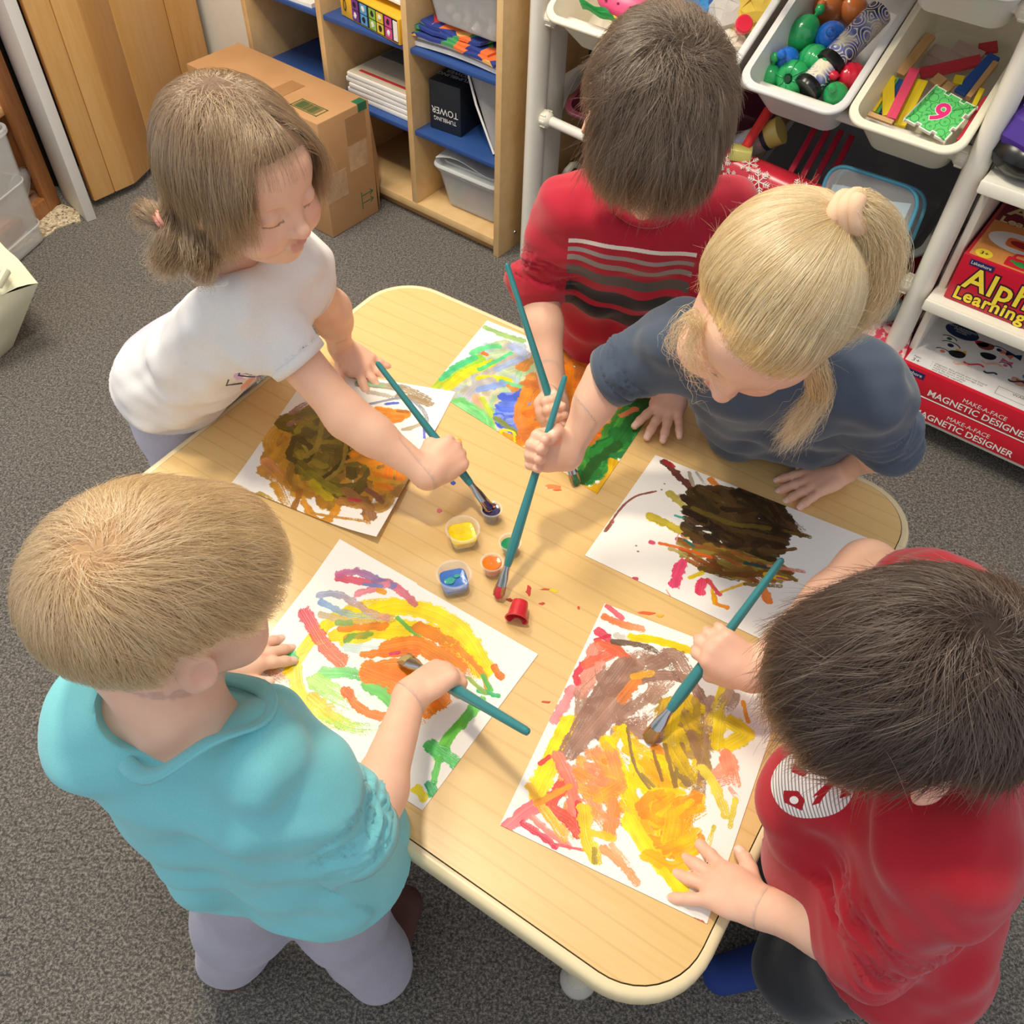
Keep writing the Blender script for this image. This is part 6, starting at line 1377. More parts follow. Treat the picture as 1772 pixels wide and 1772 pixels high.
def scalp(head, mask, off, mt, parent, name='scalp_hair', h=0.0045):
    f = SDF(); k = head.s
    for c, r in (((0, -.014, .024), (.070, .086, .074)), ((0, .022, -.022), (.060, .060, .066)), ((0, .050, .030), (.052, .034, .045))): f.ell(head.w(c), (np.array(r)+off)*k, head.B, 0.012)
    Vv, Q = mesh_sdf(f, h, keep=lambda P: mask(head.loc(P)))
    return np_mesh(name, Vv, Q, mt, parent)
def to_world(head, S): return head.c+(S.reshape(-1, 3)*head.s@head.B.T).reshape(S.shape)
# ------------------------------------------------------------------ materials for skin and cloth
def skin_mat():
    k = N('skin'); at = k.n('ShaderNodeAttribute', attribute_name='tint'); n1 = k.noise(k.coord(), 45, 3); n2 = k.noise(k.coord(), 900, 2)
    k.col(k.mix(0.10, at.outputs['Color'], k.ramp(n1, [(0.3, '#e59a80'), (0.7, '#fbe0cc')])))
    b = k.b; b.inputs['Roughness'].default_value = 0.48; b.inputs['Specular IOR Level'].default_value = 0.4
    b.inputs['Subsurface Weight'].default_value = 0.25; b.inputs['Subsurface Radius'].default_value = (0.012, 0.004, 0.002); b.inputs['Subsurface Scale'].default_value = 1.0
    k.bump(n2, 0.12, 0.0004); return k.m
SKIN = skin_mat()
def cloth(name, c, c2=None, rib=0, weave=1400, img=None):
    k = N(name); co = k.coord(); n1 = k.noise(co, 14, 3); n2 = k.noise(co, weave, 2)
    lc = lin(c); c2 = tuple(q*0.90 for q in lc) if c2 is None else lin(c2)
    base = k.mix(0.35, k.ramp(n1, [(0.35, c2), (0.65, lc)]), k.ramp(n2, [(0.35, tuple(q*0.82 for q in lc)), (0.65, tuple(min(1, q*1.12) for q in lc))]))
    if img is not None:
        t = k.n('ShaderNodeTexImage'); t.image = img; t.extension = 'CLIP'; uv = k.n('ShaderNodeUVMap', uv_map='print'); k.l(uv.outputs[0], t.inputs[0])
        base = k.mix(t.outputs[1], base, t.outputs[0])
    k.col(base); k.b.inputs['Roughness'].default_value = 0.85; k.b.inputs['Sheen Weight'].default_value = 0.25; k.b.inputs['Specular IOR Level'].default_value = 0.2
    k.bump(n2, 0.35, 0.0006); return k.m
def folds(amp=0.0022, sc=1.0, seed=0):
    r = np.random.RandomState(seed); K = r.randn(7, 3)*34*sc; K2 = r.randn(7, 3)*15*sc; ph = r.rand(7)*6.28
    def f(P, g):
        v = 0
        for a, b, c in zip(K, K2, ph): q = np.sin(P@a*0.75+2.2*np.sin(P@b+c)+c); v = v+q
        return amp*v/2.2
    return f
def bunch(a, b, r, amp=0.004, n=5, seed=0):
    """cloth rings gathered along a sleeve"""
    a = np.asarray(a, float); b = np.asarray(b, float); d = b-a; L = np.linalg.norm(d); d = d/L
    u = nz(np.cross(d, (0.3, 0.2, 1))); w = np.cross(d, u)
    def f(P, g):
        t = (P-a)@d/L; q = P-a-((P-a)@d)[:, None]*d; R = np.linalg.norm(q, axis=1); an = np.arctan2(q@u, q@w)
        m = np.clip((t+0.12)/0.2, 0, 1)*np.clip((1.12-t)/0.12, 0, 1)*np.clip((r*1.35-R)/(r*0.25), 0, 1)
        ph = 2*math.pi*n*(t+.12*np.sin(an+seed)+.07*np.sin(3*an+seed*2+4*t)); s_ = np.sin(ph)+.5*np.sin(ph*1.73+2*an+seed)
        am = .45+.55*np.sin(an*1.5+seed*1.7+3*t)**2; return amp*m*am*(1-np.abs(np.clip(s_, -1, 1)))*1.6-amp*m*.5
    return f
SK = (0.79, 0.485, 0.345)
def skin_cols(Vv, base, spots):
    """spots: (centre, radius, colour, strength)"""
    c = np.tile(np.array(base), (len(Vv), 1))
    for ctr, r, col, st in spots:
        w = np.exp(-(np.linalg.norm(Vv-ctr, axis=1)/r)**2*1.2)*st; c = c*(1-w[:, None])+np.array(col)*w[:, None]
    return c
def hard_spots(Vv, c, spots):
    for ctr, r, col in spots:
        w = np.clip((r-np.linalg.norm(Vv-ctr, axis=1))/(r*0.3), 0, 1)[:, None]; c = c*(1-w)+np.array(col)*w
    return c
def U(t): return un(*t)
def mk(spec):
    """build one child: continuous body, clothes and hair"""
    sp = spec; J = {k: (U(v) if len(v) == 3 and not isinstance(v, np.ndarray) else v) for k, v in sp['j'].items()}
    for side in ('R', 'L'):
        hd = sp['hand'][side]
        if hd['kind'] == 'fist':
            hs = sp.get('hands', 1.08)*hd.get('s', 1); t = nz(hd['t']); fh = hd.get('f', hd['hold']-J[side+'E']); ff = nz(fh-(fh@t)*t); nn = (-1 if side == 'R' else 1)*np.cross(t, ff)
            hd['f_'], hd['n_'] = ff, nn; J[side+'W'] = hd['hold']-ff*.041*hs+nn*.0135*hs
    pel = J['pel']; root = empty('person', (float(pel[0]), float(pel[1]), 0), 0, sp['label'], 'person')
    H_ = Head(J['head'], sp['fwd'], sp['up'], sp.get('hs', 1.0)); f = SDF()
    hb = H_.w((0, -.028, -.062)); neck = J['neck']; RS, LS = J['RS'], J['LS']
    lat = nz(RS-LS); lat2 = nz(V(lat[0], lat[1], 0)); spine = nz(pel-neck)
    cm = (RS+LS)/2+spine*0.02
    H_.add(f, sp.get('ears', (1, -1)))
    f.cap(hb, neck, .031, .035, .012)
    f.cap(RS, LS, .034, .034, .03)
    for s_ in (1, -1): f.cap(cm+lat*s_*.035+spine*.03, pel+lat2*s_*.035-V(0, 0, .0), .050, .056, .03)
    hands = {}
    for side in ('R', 'L'):
        S_, E, W = J[side+'S'], J[side+'E'], J[side+'W']; ar = sp.get('arm', 1.0)
        f.cap(S_, E, .030*ar, .0255*ar, .02); m = E+(W-E)*0.3
        f.cap(E, m, .0255*ar, .0250*ar, .02); f.cap(m, W, .0250*ar, .0165*ar, .016)
        hd = sp['hand'][side]; hs = sp.get('hands', 1.08)
        sd = -1 if side == 'R' else 1; hs = hs*hd.get('s', 1)
        if hd['kind'] == 'flat': hnd = Hand(W, U(hd['to'])-W, hd.get('n', V(0, 0, 1)), sd, hs).flat(f, **hd.get('kw', {}))
        else: hnd = Hand(W, hd['f_'], hd['n_'], sd, hs).fist(f, None, None, **hd.get('kw', {}))
        hands[side] = hnd
    for s_, kn, ft in ((1, 'RK', 'RF'), (-1, 'LK', 'LF')):
        hip = pel+lat2*s_*.042-V(0, 0, .02); kn_, ft_ = J[kn], J[ft]
        f.cap(hip, kn_, .050, .036, .02); f.cap(kn_, ft_, .036, .024, .015)
        fd = nz(sp['foot'][0 if s_ > 0 else 1]); c = V(ft_[0], ft_[1], 0.030)
        f.cap(V(ft_[0], ft_[1], .034), V(ft_[0], ft_[1], .026)+fd*.09, .024, .018, .015)
    lo, hi = f.bounds(); hz = []
    parts = []
    # coarse skin everywhere, fine skin for hands and head
    def hreg(P):
        m = np.zeros(len(P), bool)
        for h in hands.values(): m |= ((P-h.P(0, 0, 0))@h.f > -0.004) & (np.linalg.norm(P-h.P(.04, 0, 0), axis=1) < 0.075)
        m |= (H_.loc(P)[:, 2] > -0.055) & (np.linalg.norm(P-H_.c, axis=1) < 0.14)
        return m
    parts.append(mesh_sdf(f, 0.0048, keep=lambda P: ~hreg(P)))
    for h in hands.values():
        c = h.P(.04, 0, -.005); parts.append(mesh_sdf(f, 0.0017, c-0.07, c+0.07, keep=lambda P, h=h: ((P-h.P(0, 0, 0))@h.f > -0.0065) & (np.linalg.norm(P-h.P(.04, 0, 0), axis=1) < 0.077)))
    parts.append(mesh_sdf(f, sp.get('hres', 0.0024), H_.c-0.125, H_.c+0.125, keep=lambda P: (H_.loc(P)[:, 2] > -0.058) & (np.linalg.norm(P-H_.c, axis=1) < 0.142)))
    Vv, Q = join_vq(parts)
    base = sp.get('skin', SK); pink = (0.80, 0.37, 0.28); hl = H_.w; k_ = H_.s
    spots = [(hl((x*.036, .066, -.034)), .022*k_, pink, .45) for x in (1, -1)]+[(hl((0, .098, -.03)), .010*k_, pink, .4)]+[(hl((x*.072, 0, -.008)), .02*k_, pink, .55) for x in (1, -1)]
    for h in hands.values(): spots += [(t, .009, pink, .30) for t in h.tips]+[(h.P(.046, y, .006), .007, pink, .16) for y in (-.016, -.006, .005, .015)]
    cols = skin_cols(Vv, base, spots)
    cols = hard_spots(Vv, cols, [(hl((x, .083, -.0535)), .0062*k_, (.66, .29, .24)) for x in (-.009, 0, .009)]+[(hl((x, .082, -.0625)), .0058*k_, (.68, .32, .27)) for x in (-.007, 0, .007)])
    # closed lids: a dark lash line
    L_ = H_.loc(Vv); ex = np.abs(np.abs(L_[:, 0])-.0285); lash = (ex < .0125) & (L_[:, 1] > .05) & (np.abs(L_[:, 2]-(-.0115-.0022*np.cos(ex/.0125*1.57))) < .0013); cols[lash] = (.22, .13, .09)
    br = (ex < .0135) & (L_[:, 1] > .05) & (np.abs(L_[:, 2]-(.0135+.003*np.cos(ex/.0135*1.57))) < .0016); cols[br] = cols[br]*.55+np.array(sp.get('brow', (.5, .36, .25)))*.45
    for h in hands.values():
        for (t, d, n, r) in h.nails:
            c = t+n*r*0.72+d*r*0.05; q = Vv-c; m = (np.abs(q@d) < r*.72) & (np.abs(q@nz(np.cross(d, n))) < r*.58) & (q@n > -r*.5) & (q@n < r*.8); cols[m] = cols[m]*.25+np.array((.90, .66, .56))*.75
    cols = hard_spots(Vv, cols, [(U(c), r, col) for c, r, col in sp.get('paint', [])])
    np_mesh('body', Vv, Q, SKIN, root, colors=cols)
    # --- shirt
    g = SDF(); so = sp['shirt']; t_ = so.get('off', .014)
    hem = pel+spine*so.get('hem', 0.02)
    g.cap(RS-lat*.010, LS+lat*.010, .036+t_*.55, .036+t_*.55, .03)
    for s_ in (1, -1): g.cap(cm+lat*s_*.040+spine*.03, hem+lat2*s_*(.045+so.get('flare', .01))+spine*.05, .050+t_, .060+t_+so.get('flare', .01), .045)
    for s_ in so.get('extra', []): g.cap(*s_)
    dsp = [folds(so.get('amp', .0020), so.get('fsc', 1.3), so.get('seed', 1)), folds(.0011, 2.6, 5)]
    for side in ('R', 'L'):
        S_, E, W = J[side+'S'], J[side+'E'], J[side+'W']; fr, r0, r1 = so[side][:3]
        if fr <= 1: g.sleeve(S_-(E-S_)*.05, S_+(E-S_)*fr, r0, r1, .030)
        else:
            g.cap(S_, E, r0, r1, .035); e2 = E+(W-E)*(fr-1); g.sleeve(E, e2, r1, so[side][3] if len(so[side]) > 3 else r1*.95, .02)
        if so.get('bunch'):
            a_ = S_+(E-S_)*.45; b_ = S_+(E-S_)*fr if fr <= 1 else E+(W-E)*(fr-1); dsp.append(bunch(a_, b_, r1, so['bunch'], so.get('bn', 5), hash(side) % 5 if False else (1 if side == 'R' else 3)))
    ends = []
    for side in ('R', 'L'):
        S_, E, W = J[side+'S'], J[side+'E'], J[side+'W']; fr, r1 = so[side][0], so[side][2]
        ends.append((S_+(E-S_)*fr, nz(E-S_), r1) if fr <= 1 else (E+(W-E)*(fr-1), nz(W-E), r1))
    def calm(P):
        w = np.ones(len(P))
        for c, d, r in ends:
            e = (P-c)@d; q = np.linalg.norm(P-c-e[:, None]*d, axis=1); w *= np.where((q < r*1.35) & (e > -.03), np.clip((-e-.006)/.02, .0, 1), 1)
        return w
    g.cut(hem, spine+V(0, 0, -0.0), .004)
    up_n = nz(hb-neck); nh = so.get('neck', .043)
    g.ell(neck+up_n*.020, (nh, nh, .036), basis(nz(np.cross(lat, up_n)), up_n), .006, True)
    Vs, Qs = mesh_sdf(g, 0.0036, disp=lambda P, n: sum(d(P, n) for d in dsp)*np.clip(((hem-P)@spine)/0.02, 0.15, 1)*calm(P))
    sh = np_mesh('shirt', Vs, Qs, so['mat'], root)
    if so.get('uv') is not None:
        l = sh.data.uv_layers.new(name='print'); uvv = so['uv'](Vs, normals(Vs, Qs), J, spine, lat); idx = np.zeros(len(sh.data.loops), int); sh.data.loops.foreach_get('vertex_index', idx); l.data.foreach_set('uv', uvv[idx].ravel().astype(np.float32))
    # neckband
    Bn = basis(nz(np.cross(lat, up_n)), up_n); ring = []
    for a in np.linspace(0, 2*math.pi, 40, endpoint=False):
        dr = Bn@np.array([math.cos(a), math.sin(a), 0]); hh_ = np.linspace(.045, -.05, 96); P = neck+dr*(nh+.0015)+up_n*hh_[:, None]; vv = g(P); i = int(np.argmax(vv < 0)) if (vv < 0).any() else 60; ring.append(P[i]-up_n*.001)
    zz = np.array([(q-neck)@up_n for q in ring]); z2 = np.minimum(zz, np.median(zz)+.022)
    for _ in range(6): z2 = (np.roll(z2, 1)+z2*2+np.roll(z2, -1))/4
    ring = [q+up_n*(b_-a_) for q, a_, b_ in zip(ring, zz, z2)]
    ring = np.array(ring); ring = (np.roll(ring, 1, 0)+ring*2+np.roll(ring, -1, 0))/4
    mb = MB(); n = len(ring); vs = []; offs = [(-.002, .0015), (.0005, .0032), (.006, .0028), (.0115, .0002), (.011, -.003), (-.002, -.003)]
    for i in range(n):
        out = nz(ring[i]-neck-up_n*((ring[i]-neck)@up_n))
        for (a, b) in offs: vs.append(ring[i]+out*a+up_n*b)
    m_ = len(offs); mb.add(vs, [(i*m_+k, ((i+1) % n)*m_+k, ((i+1) % n)*m_+(k+1) % m_, i*m_+(k+1) % m_) for i in range(n) for k in range(m_)])
    nb = mb.build('neckband', so.get('band', so['mat']), None, True); nb.parent = sh; pass
    nb.matrix_parent_inverse = Matrix.Identity(4)
    # cuffs and hem bands
    for side in ('R', 'L'):
        S_, E, W = J[side+'S'], J[side+'E'], J[side+'W']; fr, r0, r1 = so[side][:3]
        d = nz(E-S_) if fr <= 1 else nz(W-E); c = S_+(E-S_)*fr if fr <= 1 else E+(W-E)*(fr-1); rr = r1 if fr <= 1 else (so[side][3] if len(so[side]) > 3 else r1*.95)
        B_ = basis(d, (0.1, 0.2, 1)); cw = so.get('cuff', .010); P = []
        for i in range(28):
            a = 2*math.pi*i/28; dr = B_@np.array([math.cos(a), 0, math.sin(a)])
            for (q, w) in ((rr-.0045, 0.001), (rr+.0006, .0018), (rr+.0016, -cw*.5), (rr+.0008, -cw), (rr-.003, -cw)): P.append(c+dr*q+d*w)
        mb = MB().add(P, [(i*5+k, ((i+1) % 28)*5+k, ((i+1) % 28)*5+(k+1) % 5, i*5+(k+1) % 5) for i in range(28) for k in range(5)])
        cf = mb.build('cuff', so.get('band', so['mat']), sh, True)
    # --- trousers
    p = SDF(); po = sp['pants']; ex = po.get('ex', .010)
    p.cap(pel+lat2*.035, pel-lat2*.035, .060+ex, .060+ex, .03)
    for s_, kn, ft in ((1, 'RK', 'RF'), (-1, 'LK', 'LF')):
        hip = pel+lat2*s_*.042-V(0, 0, .02); kn_, ft_ = J[kn], J[ft]; p.cap(hip, kn_, .052+ex, .042+ex, .02); e = kn_+(ft_-kn_)*.93; p.cap(kn_, e, .041+ex, .033+ex, .02)
    Vp, Qp = mesh_sdf(p, 0.0048, disp=folds(.0022, 1.0, 7))
    np_mesh('trousers', Vp, Qp, po['mat'], root)
    for s_, ft in ((1, 'RF'), (-1, 'LF')):
        z = SDF(); fd = nz(sp['foot'][0 if s_ > 0 else 1]); a = J[ft]; z.cap(a, V(a[0], a[1], .036), .029, .030, .01); z.cap(V(a[0], a[1], .034)-fd*.012, V(a[0], a[1], .028)+fd*.095, .031, .026, .015); z.cut(V(0, 0, .003), (0, 0, -1), .004)
        Vz, Qz = mesh_sdf(z, 0.004); np_mesh('sock', Vz, Qz, po['sock'], root)
    return root, H_, hands, J, sh
# ------------------------------------------------------------------ brushes: tip, the point where the hand holds it, far end
def brush(tip, hold, end_px, r, paint, lab, fl=0.042, flat_n=(0, 0, 1)):
    T, Hp = U(tip), U(hold); d = Hp-T; best = None
    for t in np.linspace(0.5, 4, 1400):
        q = pr(T+d*t); e = (q[0]-end_px[0])**2+(q[1]-end_px[1])**2
        if best is None or e < best[0]: best = (e, t)
    Ee = T+d*best[1]; L = float(np.linalg.norm(Ee-T)); u = nz(d); y = nz(np.cross(u, flat_n)); z = np.cross(u, y)
    M = Matrix.Identity(4)
    for i in range(3): M[i][0], M[i][1], M[i][2], M[i][3] = y[i], z[i], u[i], T[i]
    o = empty('paintbrush'); o.matrix_world = M; tag(o, lab, 'paintbrush', 'teal paintbrushes')
    f0 = 0.016
    prof = [(r*.62, fl-.002), (r*.80, fl+.004), (r*1.0, fl+.022), (r*.98, fl+.045), (r*.72, fl+(L-fl)*.6), (r*.58, L-.006), (r*.50, L-.002), (r*.2, L)]
    pack(MB().lathe(prof, 18), 'handle', mat('teal_lacquer', '#2f7f84', 0.28, var=0.03, coat=0.4), o, smooth=True)
    sq = Matrix.Diagonal((1, 1, 1, 1)); mb = MB(); rings = []; n = 16
    for (zz, a, b) in ((f0-.002, r*1.15, r*.42), (f0+.010, r*1.05, r*.55), (fl-.006, r*.72, r*.66), (fl, r*.68, r*.68)):
        rings.append([(a*math.cos(2*math.pi*k/n), b*math.sin(2*math.pi*k/n), zz) for k in range(n)])
    vs = [p for q in rings for p in q]; mb.add(vs, [(i*n+k, i*n+(k+1) % n, (i+1)*n+(k+1) % n, (i+1)*n+k) for i in range(3) for k in range(n)]+[tuple(range(n))[::-1], tuple(range(3*n, 4*n))])
    pack(mb, 'ferrule', mat('ferrule', '#b9bcc0', 0.22, 1.0), o, smooth=True)
    mb = MB(); rs = random.Random(1)
    for i in range(90):
        a, b = rs.uniform(-1, 1), rs.uniform(-1, 1); x, y_ = r*1.02*a, r*.32*b
        mb.tube([(x, y_, f0), (x*1.12, y_*1.1, f0*.45), (x*1.08+rs.uniform(-.0006, .0006), y_*.6, rs.uniform(0, .0025))], [.0005, .0005, .0002], 4, caps=False)
    pack(mb, 'bristles', mat('bristle', '#b5834a', 0.6), o)
    mb = MB(); blob(mb, (0, 0, .0075), 1.0, None, 16, 9, 0.16, (r*1.2, r*.45, .0095)); pack(mb, 'wet_paint', mat('wetb'+paint, paint, 0.18), o, smooth=True)
    return T, Hp, Ee, u
bB = brush((861, 1034, .487), (938, 782, .630), (972, 648), .0062, '#c8283f', 'teal paintbrush with red tip upright in the ponytailed girl\'s fist', flat_n=(0, .3, 1))
bC = brush((849, 882, .500), (778, 790, .553), (662, 618), .0062, '#3a2c52', 'teal paintbrush dipping in the purple cup, held by the girl in white')
bA = brush((998, 838, .484), (958, 712, .562), (893, 450), .0062, '#2f6b3c', 'longest teal paintbrush held by the boy in the striped shirt')
bD = brush((696, 1138, .487), (772, 1183, .530), (915, 1268), .0078, '#b9a46a', 'teal paintbrush lying low across the fair-haired boy\'s hand')
bE = brush((1120, 1281, .486), (1240, 1120, .565), (1340, 955), .0070, '#8a6a3a', 'teal paintbrush with red smear on its handle over the brown painting')
mb = MB(); c_ = U((1293, 1030, .60)); 
# ------------------------------------------------------------------ shirt prints, painted as images in the script
def img_from(a, name):
    h, w = a.shape[:2]; im = bpy.data.images.new(name, w, h, alpha=True); im.pixels.foreach_set(a.astype(np.float32).ravel()); im.pack(); return im
def poly_fill(A, pts, col, al=1.0):
    h, w = A.shape[:2]; P = np.array(pts)*[w, h]; X, Y = np.meshgrid(np.arange(w)+.5, np.arange(h)+.5); ins = np.zeros((h, w), bool); j = len(P)-1
    for i in range(len(P)):
        (x1, y1), (x2, y2) = P[i], P[j]; c = ((y1 > Y) != (y2 > Y)); 
        with np.errstate(divide='ignore', invalid='ignore'): ins ^= c & (X < (x2-x1)*(Y-y1)/(y2-y1+1e-12)+x1)
        j = i
    A[ins] = (*col, al)
def stripes_img():
    w, h = 512, 384; A = np.zeros((h, w, 4)); x = np.linspace(0, 1, w)[None, :]; y = np.linspace(0, 1, h)[:, None]     # y up
    bands = [(.90, .032, (.93, .92, .90), .3), (.80, .034, (.62, .60, .60), .6), (.70, .042, (.58, .55, .53), .9), (.56, .085, (.36, .34, .33), 1.0), (.36, .10, (.20, .20, .20), 1.2), (.17, .115, (.13, .12, .12), 1.5)]
    for c, t, col, k in bands:
        wv = c-.03*x*k+.055*k*np.sin(x*7.5+.3+k*.35)*(1-x*.6)+.02*k*np.sin(x*15+k)
        m = np.abs(y-wv) < t*(1 if c > .5 else (.75+.35*np.sin(x*3.1)))/1.6; m &= (x > .02) & (x < .98)
        A[m] = (*col, 1)
    return img_from(A, 'stripe_print')
def face_img():
    w = 320; A = np.zeros((w, w, 4)); t = np.linspace(0, 2*math.pi, 40, endpoint=False)
    poly_fill(A, [(.5+.40*math.cos(a)*(1+.06*math.cos(3*a)), .5+.44*math.sin(a)) for a in t], (.93, .90, .88)); Y = np.arange(w)[:, None]*np.ones((1, w)); m = (A[..., 3] > 0) & ((Y % 12) < 4); A[m] = (.55, .50, .50, 1)
    r = (.62, .06, .12)
    for pts in ([(.2, .62), (.3, .8), (.42, .78), (.40, .62), (.30, .56)], [(.55, .55), (.62, .68), (.72, .66), (.60, .50)], [(.60, .30), (.66, .40), (.72, .30)],
                [(.18, .46), (.26, .40), (.24, .50), (.34, .42), (.32, .48), (.62, .16), (.80, .30), (.74, .50), (.84, .32), (.62, .10), (.30, .38)], [(.3, .22), (.42, .18), (.34, .10)]): poly_fill(A, pts, r)
    poly_fill(A, [(.31+.04*math.cos(a), .68+.05*math.sin(a)) for a in t], (.93, .90, .88))
    return img_from(A, 'shirt_print')
def flower_img(seed=2, n=9, pal=((.95, .68, .58), (.36, .38, .72), (.80, .68, .86), (.98, .86, .70))):
    w = 320; A = np.zeros((w, w, 4)); r = random.Random(seed)
    for i in range(n):
        cx, cy, s_ = r.uniform(.2, .8), r.uniform(.15, .85), r.uniform(.06, .13); c = pal[i % len(pal)]
        for k in range(5):
            a = k*1.257+r.random(); poly_fill(A, [(cx+s_*.7*math.cos(a)+s_*.5*math.cos(q), cy+s_*.7*math.sin(a)+s_*.5*math.sin(q)) for q in np.linspace(0, 6.28, 14)], c)
        poly_fill(A, [(cx+s_*.35*math.cos(q), cy+s_*.35*math.sin(q)) for q in np.linspace(0, 6.28, 12)], (.97, .80, .45) if i % 2 else (.98, .95, .9))
    for i in range(4):
        x0, y0 = r.uniform(.2, .6), r.uniform(.2, .8); poly_fill(A, [(x0, y0), (x0+.16, y0+.01), (x0+.16, y0+.03), (x0+.015, y0+.02), (x0+.015, y0+.12), (x0, y0+.12)], (.16, .14, .22))
    return img_from(A, 'flower_print')
def planar(c_px, xdir, size, nrm, dep=.055):
    """flat print on the cloth: u along xdir, v across, only where the cloth faces nrm"""
    def f(P, g, J, spine, lat):
        c = U(c_px) if len(c_px) == 3 and not isinstance(c_px, np.ndarray) else c_px; n = nz(nrm); x = nz(xdir-(xdir@n)*n); y = np.cross(n, x)
        uv = np.stack([(P-c)@x/size[0]+.5, (P-c)@y/size[1]+.5], 1); bad = g@n < .15; bad |= np.abs((P-c)@n) > dep; uv[bad] = -5; return uv
    return f
_pa = planar((425, 625, .60), V(.9, .1, -.3), (.13, .13), (.30, -.80, .45), .12); _pb = planar((545, 480, .66), V(0, 1, 0), (.13, .16), (.90, .05, .1), .10)
def two_prints(P, g, J, s_, l_):
    a = _pa(P, g, J, s_, l_); b = _pb(P, g, J, s_, l_); arm = np.linalg.norm(P-(J['RS']+(J['RE']-J['RS'])*.35), axis=1) < .058
    a[arm] = -5; m = (a[:, 0] < -.2) | (a[:, 0] > 1.2) | (a[:, 1] < -.2) | (a[:, 1] > 1.2); a[m] = b[m]; a[arm] = -5; return a
# ------------------------------------------------------------------ the five children
fist = lambda b, t, **k: dict(kind='fist', hold=b[1], t=t, **k)
BB = mk(dict(label='fair-haired boy in aqua shirt and grey trousers holding a low teal brush',
    j=dict(head=(286, 1030, .866), neck=(312, 1225, .780), RS=(468, 1322, .725), RE=(626, 1452, .600), RW=(725, 1270, .545), LS=(208, 1242, .745), LE=(300, 1165, .600), LW=(372, 1160, .512),
        pel=(505, 1470, .445), RK=(590, 1570, .25), RF=(655, 1675, .055), LK=(425, 1580, .25), LF=(400, 1650, .055)),
    fwd=(.727, .606, -.322), up=(.324, .11, .939), hs=.885, hands=1.02, foot=((.25, .95, 0), (.1, .98, 0)),
    hand=dict(R=fist(bD, -bD[3]), L=dict(kind='flat', to=(440, 1132, .498), kw=dict(thumb=.7))),
    paint=[((706, 1126, .49), .001, (.9, .4, .1))],
    shirt=dict(uv=planar((560, 1225, .66), V(-.5, .8, 0), (.13, .13), (.75, .45, .35), .08), mat=cloth('aqua_jersey', '#7fcdd3', '#76c3ca', img=flower_img(5, 7, ((.80, .16, .22), (.15, .2, .3), (.93, .9, .9), (.25, .5, .35)))), R=(1.0, .044, .037), L=(1.0, .042, .036), hem=-.005, flare=.010, off=.012, bunch=.0045, bn=4, amp=.0045, cuff=.016, neck=.046),
    pants=dict(mat=cloth('grey_fleece', '#a5a3b2', '#9a98a6', weave=600), sock=mat('brown_sock', '#5a3d38', .9, bump=.3, bscale=600), ex=.014)))
G1 = mk(dict(label='girl in white print T-shirt with brown bob leaning over the table',
    j=dict(head=(422, 304, .902), neck=(392, 425, .800), RS=(430, 522, .745), RE=(602, 722, .615), RW=(725, 790, .56), LS=(500, 455, .755), LE=(572, 535, .62), LW=(590, 600, .512),
        pel=(322, 632, .520), RK=V(-.51, .93, .26), RF=V(-.53, .93, .055), LK=V(-.47, 1.02, .26), LF=V(-.49, 1.03, .055)),
    fwd=(.82, -.55, -.13), up=(.06, -.10, .99), hs=.875, hands=1.05, foot=((.8, -.4, 0), (.8, -.4, 0)), hres=.0017, arm=.98, brow=(.66, .48, .38),
    hand=dict(R=fist(bC, bC[3]), L=dict(kind='flat', to=(628, 630, .494), kw=dict(spr=(-.30, .0, .25, .55), thumb=1.05))),
    paint=[((608, 668, .497), .010, (.10, .45, .25))],
    shirt=dict(mat=cloth('white_jersey', '#ece9e6', '#e2dfdd', img=flower_img()), R=(.50, .040, .036), L=(.34, .038, .034), hem=-.004, flare=.008, off=.009, amp=.0040, cuff=.012, neck=.044, uv=two_prints),
    pants=dict(mat=cloth('lilac_fleece', '#cfc8d6', '#c4bdcb', weave=600), sock=mat('white_sock', '#d9d6d2', .9), ex=.012)))
B1 = mk(dict(label='dark-haired boy in red shirt with wavy grey stripes, head bent down',
    j=dict(head=(1132, 214, .926), neck=V(.148, 1.035, .815), RS=(990, 365, .765), RE=(932, 500, .640), RW=(940, 650, .55), LS=(1250, 375, .765), LE=(1215, 560, .620), LW=(1170, 672, .512),
        pel=V(.165, 1.150, .50), RK=V(.12, 1.17, .27), RF=V(.12, 1.20, .055), LK=V(.21, 1.17, .27), LF=V(.22, 1.20, .055)),
    fwd=(-.02, -.68, -.73), up=(.03, -.72, .68), hs=.97, hands=1.02, foot=((-.1, -1, 0), (.1, -1, 0)),
    hand=dict(R=fist(bA, bA[3], f=V(.1, -.9, -.4)), L=dict(kind='flat', to=(1138, 745, .496), kw=dict(spr=(-.38, -.12, .12, .42), thumb=1.25))),
    shirt=dict(mat=cloth('red_jersey', '#b62338', '#a81d31', img=stripes_img()), R=(1.04, .042, .036, .032), L=(1.1, .042, .036, .034), hem=0.02, flare=.010, off=.010, bunch=.004, bn=4, amp=.0040, neck=.050, uv=planar((1085, 480, .62), V(1, -.12, .0), (.17, .13), (-.1, -.80, .45), .35)),
    pants=dict(mat=cloth('dark_denim', '#23262f', '#1d2028'), sock=mat('blue_sock', '#27407e', .9), ex=.010)))
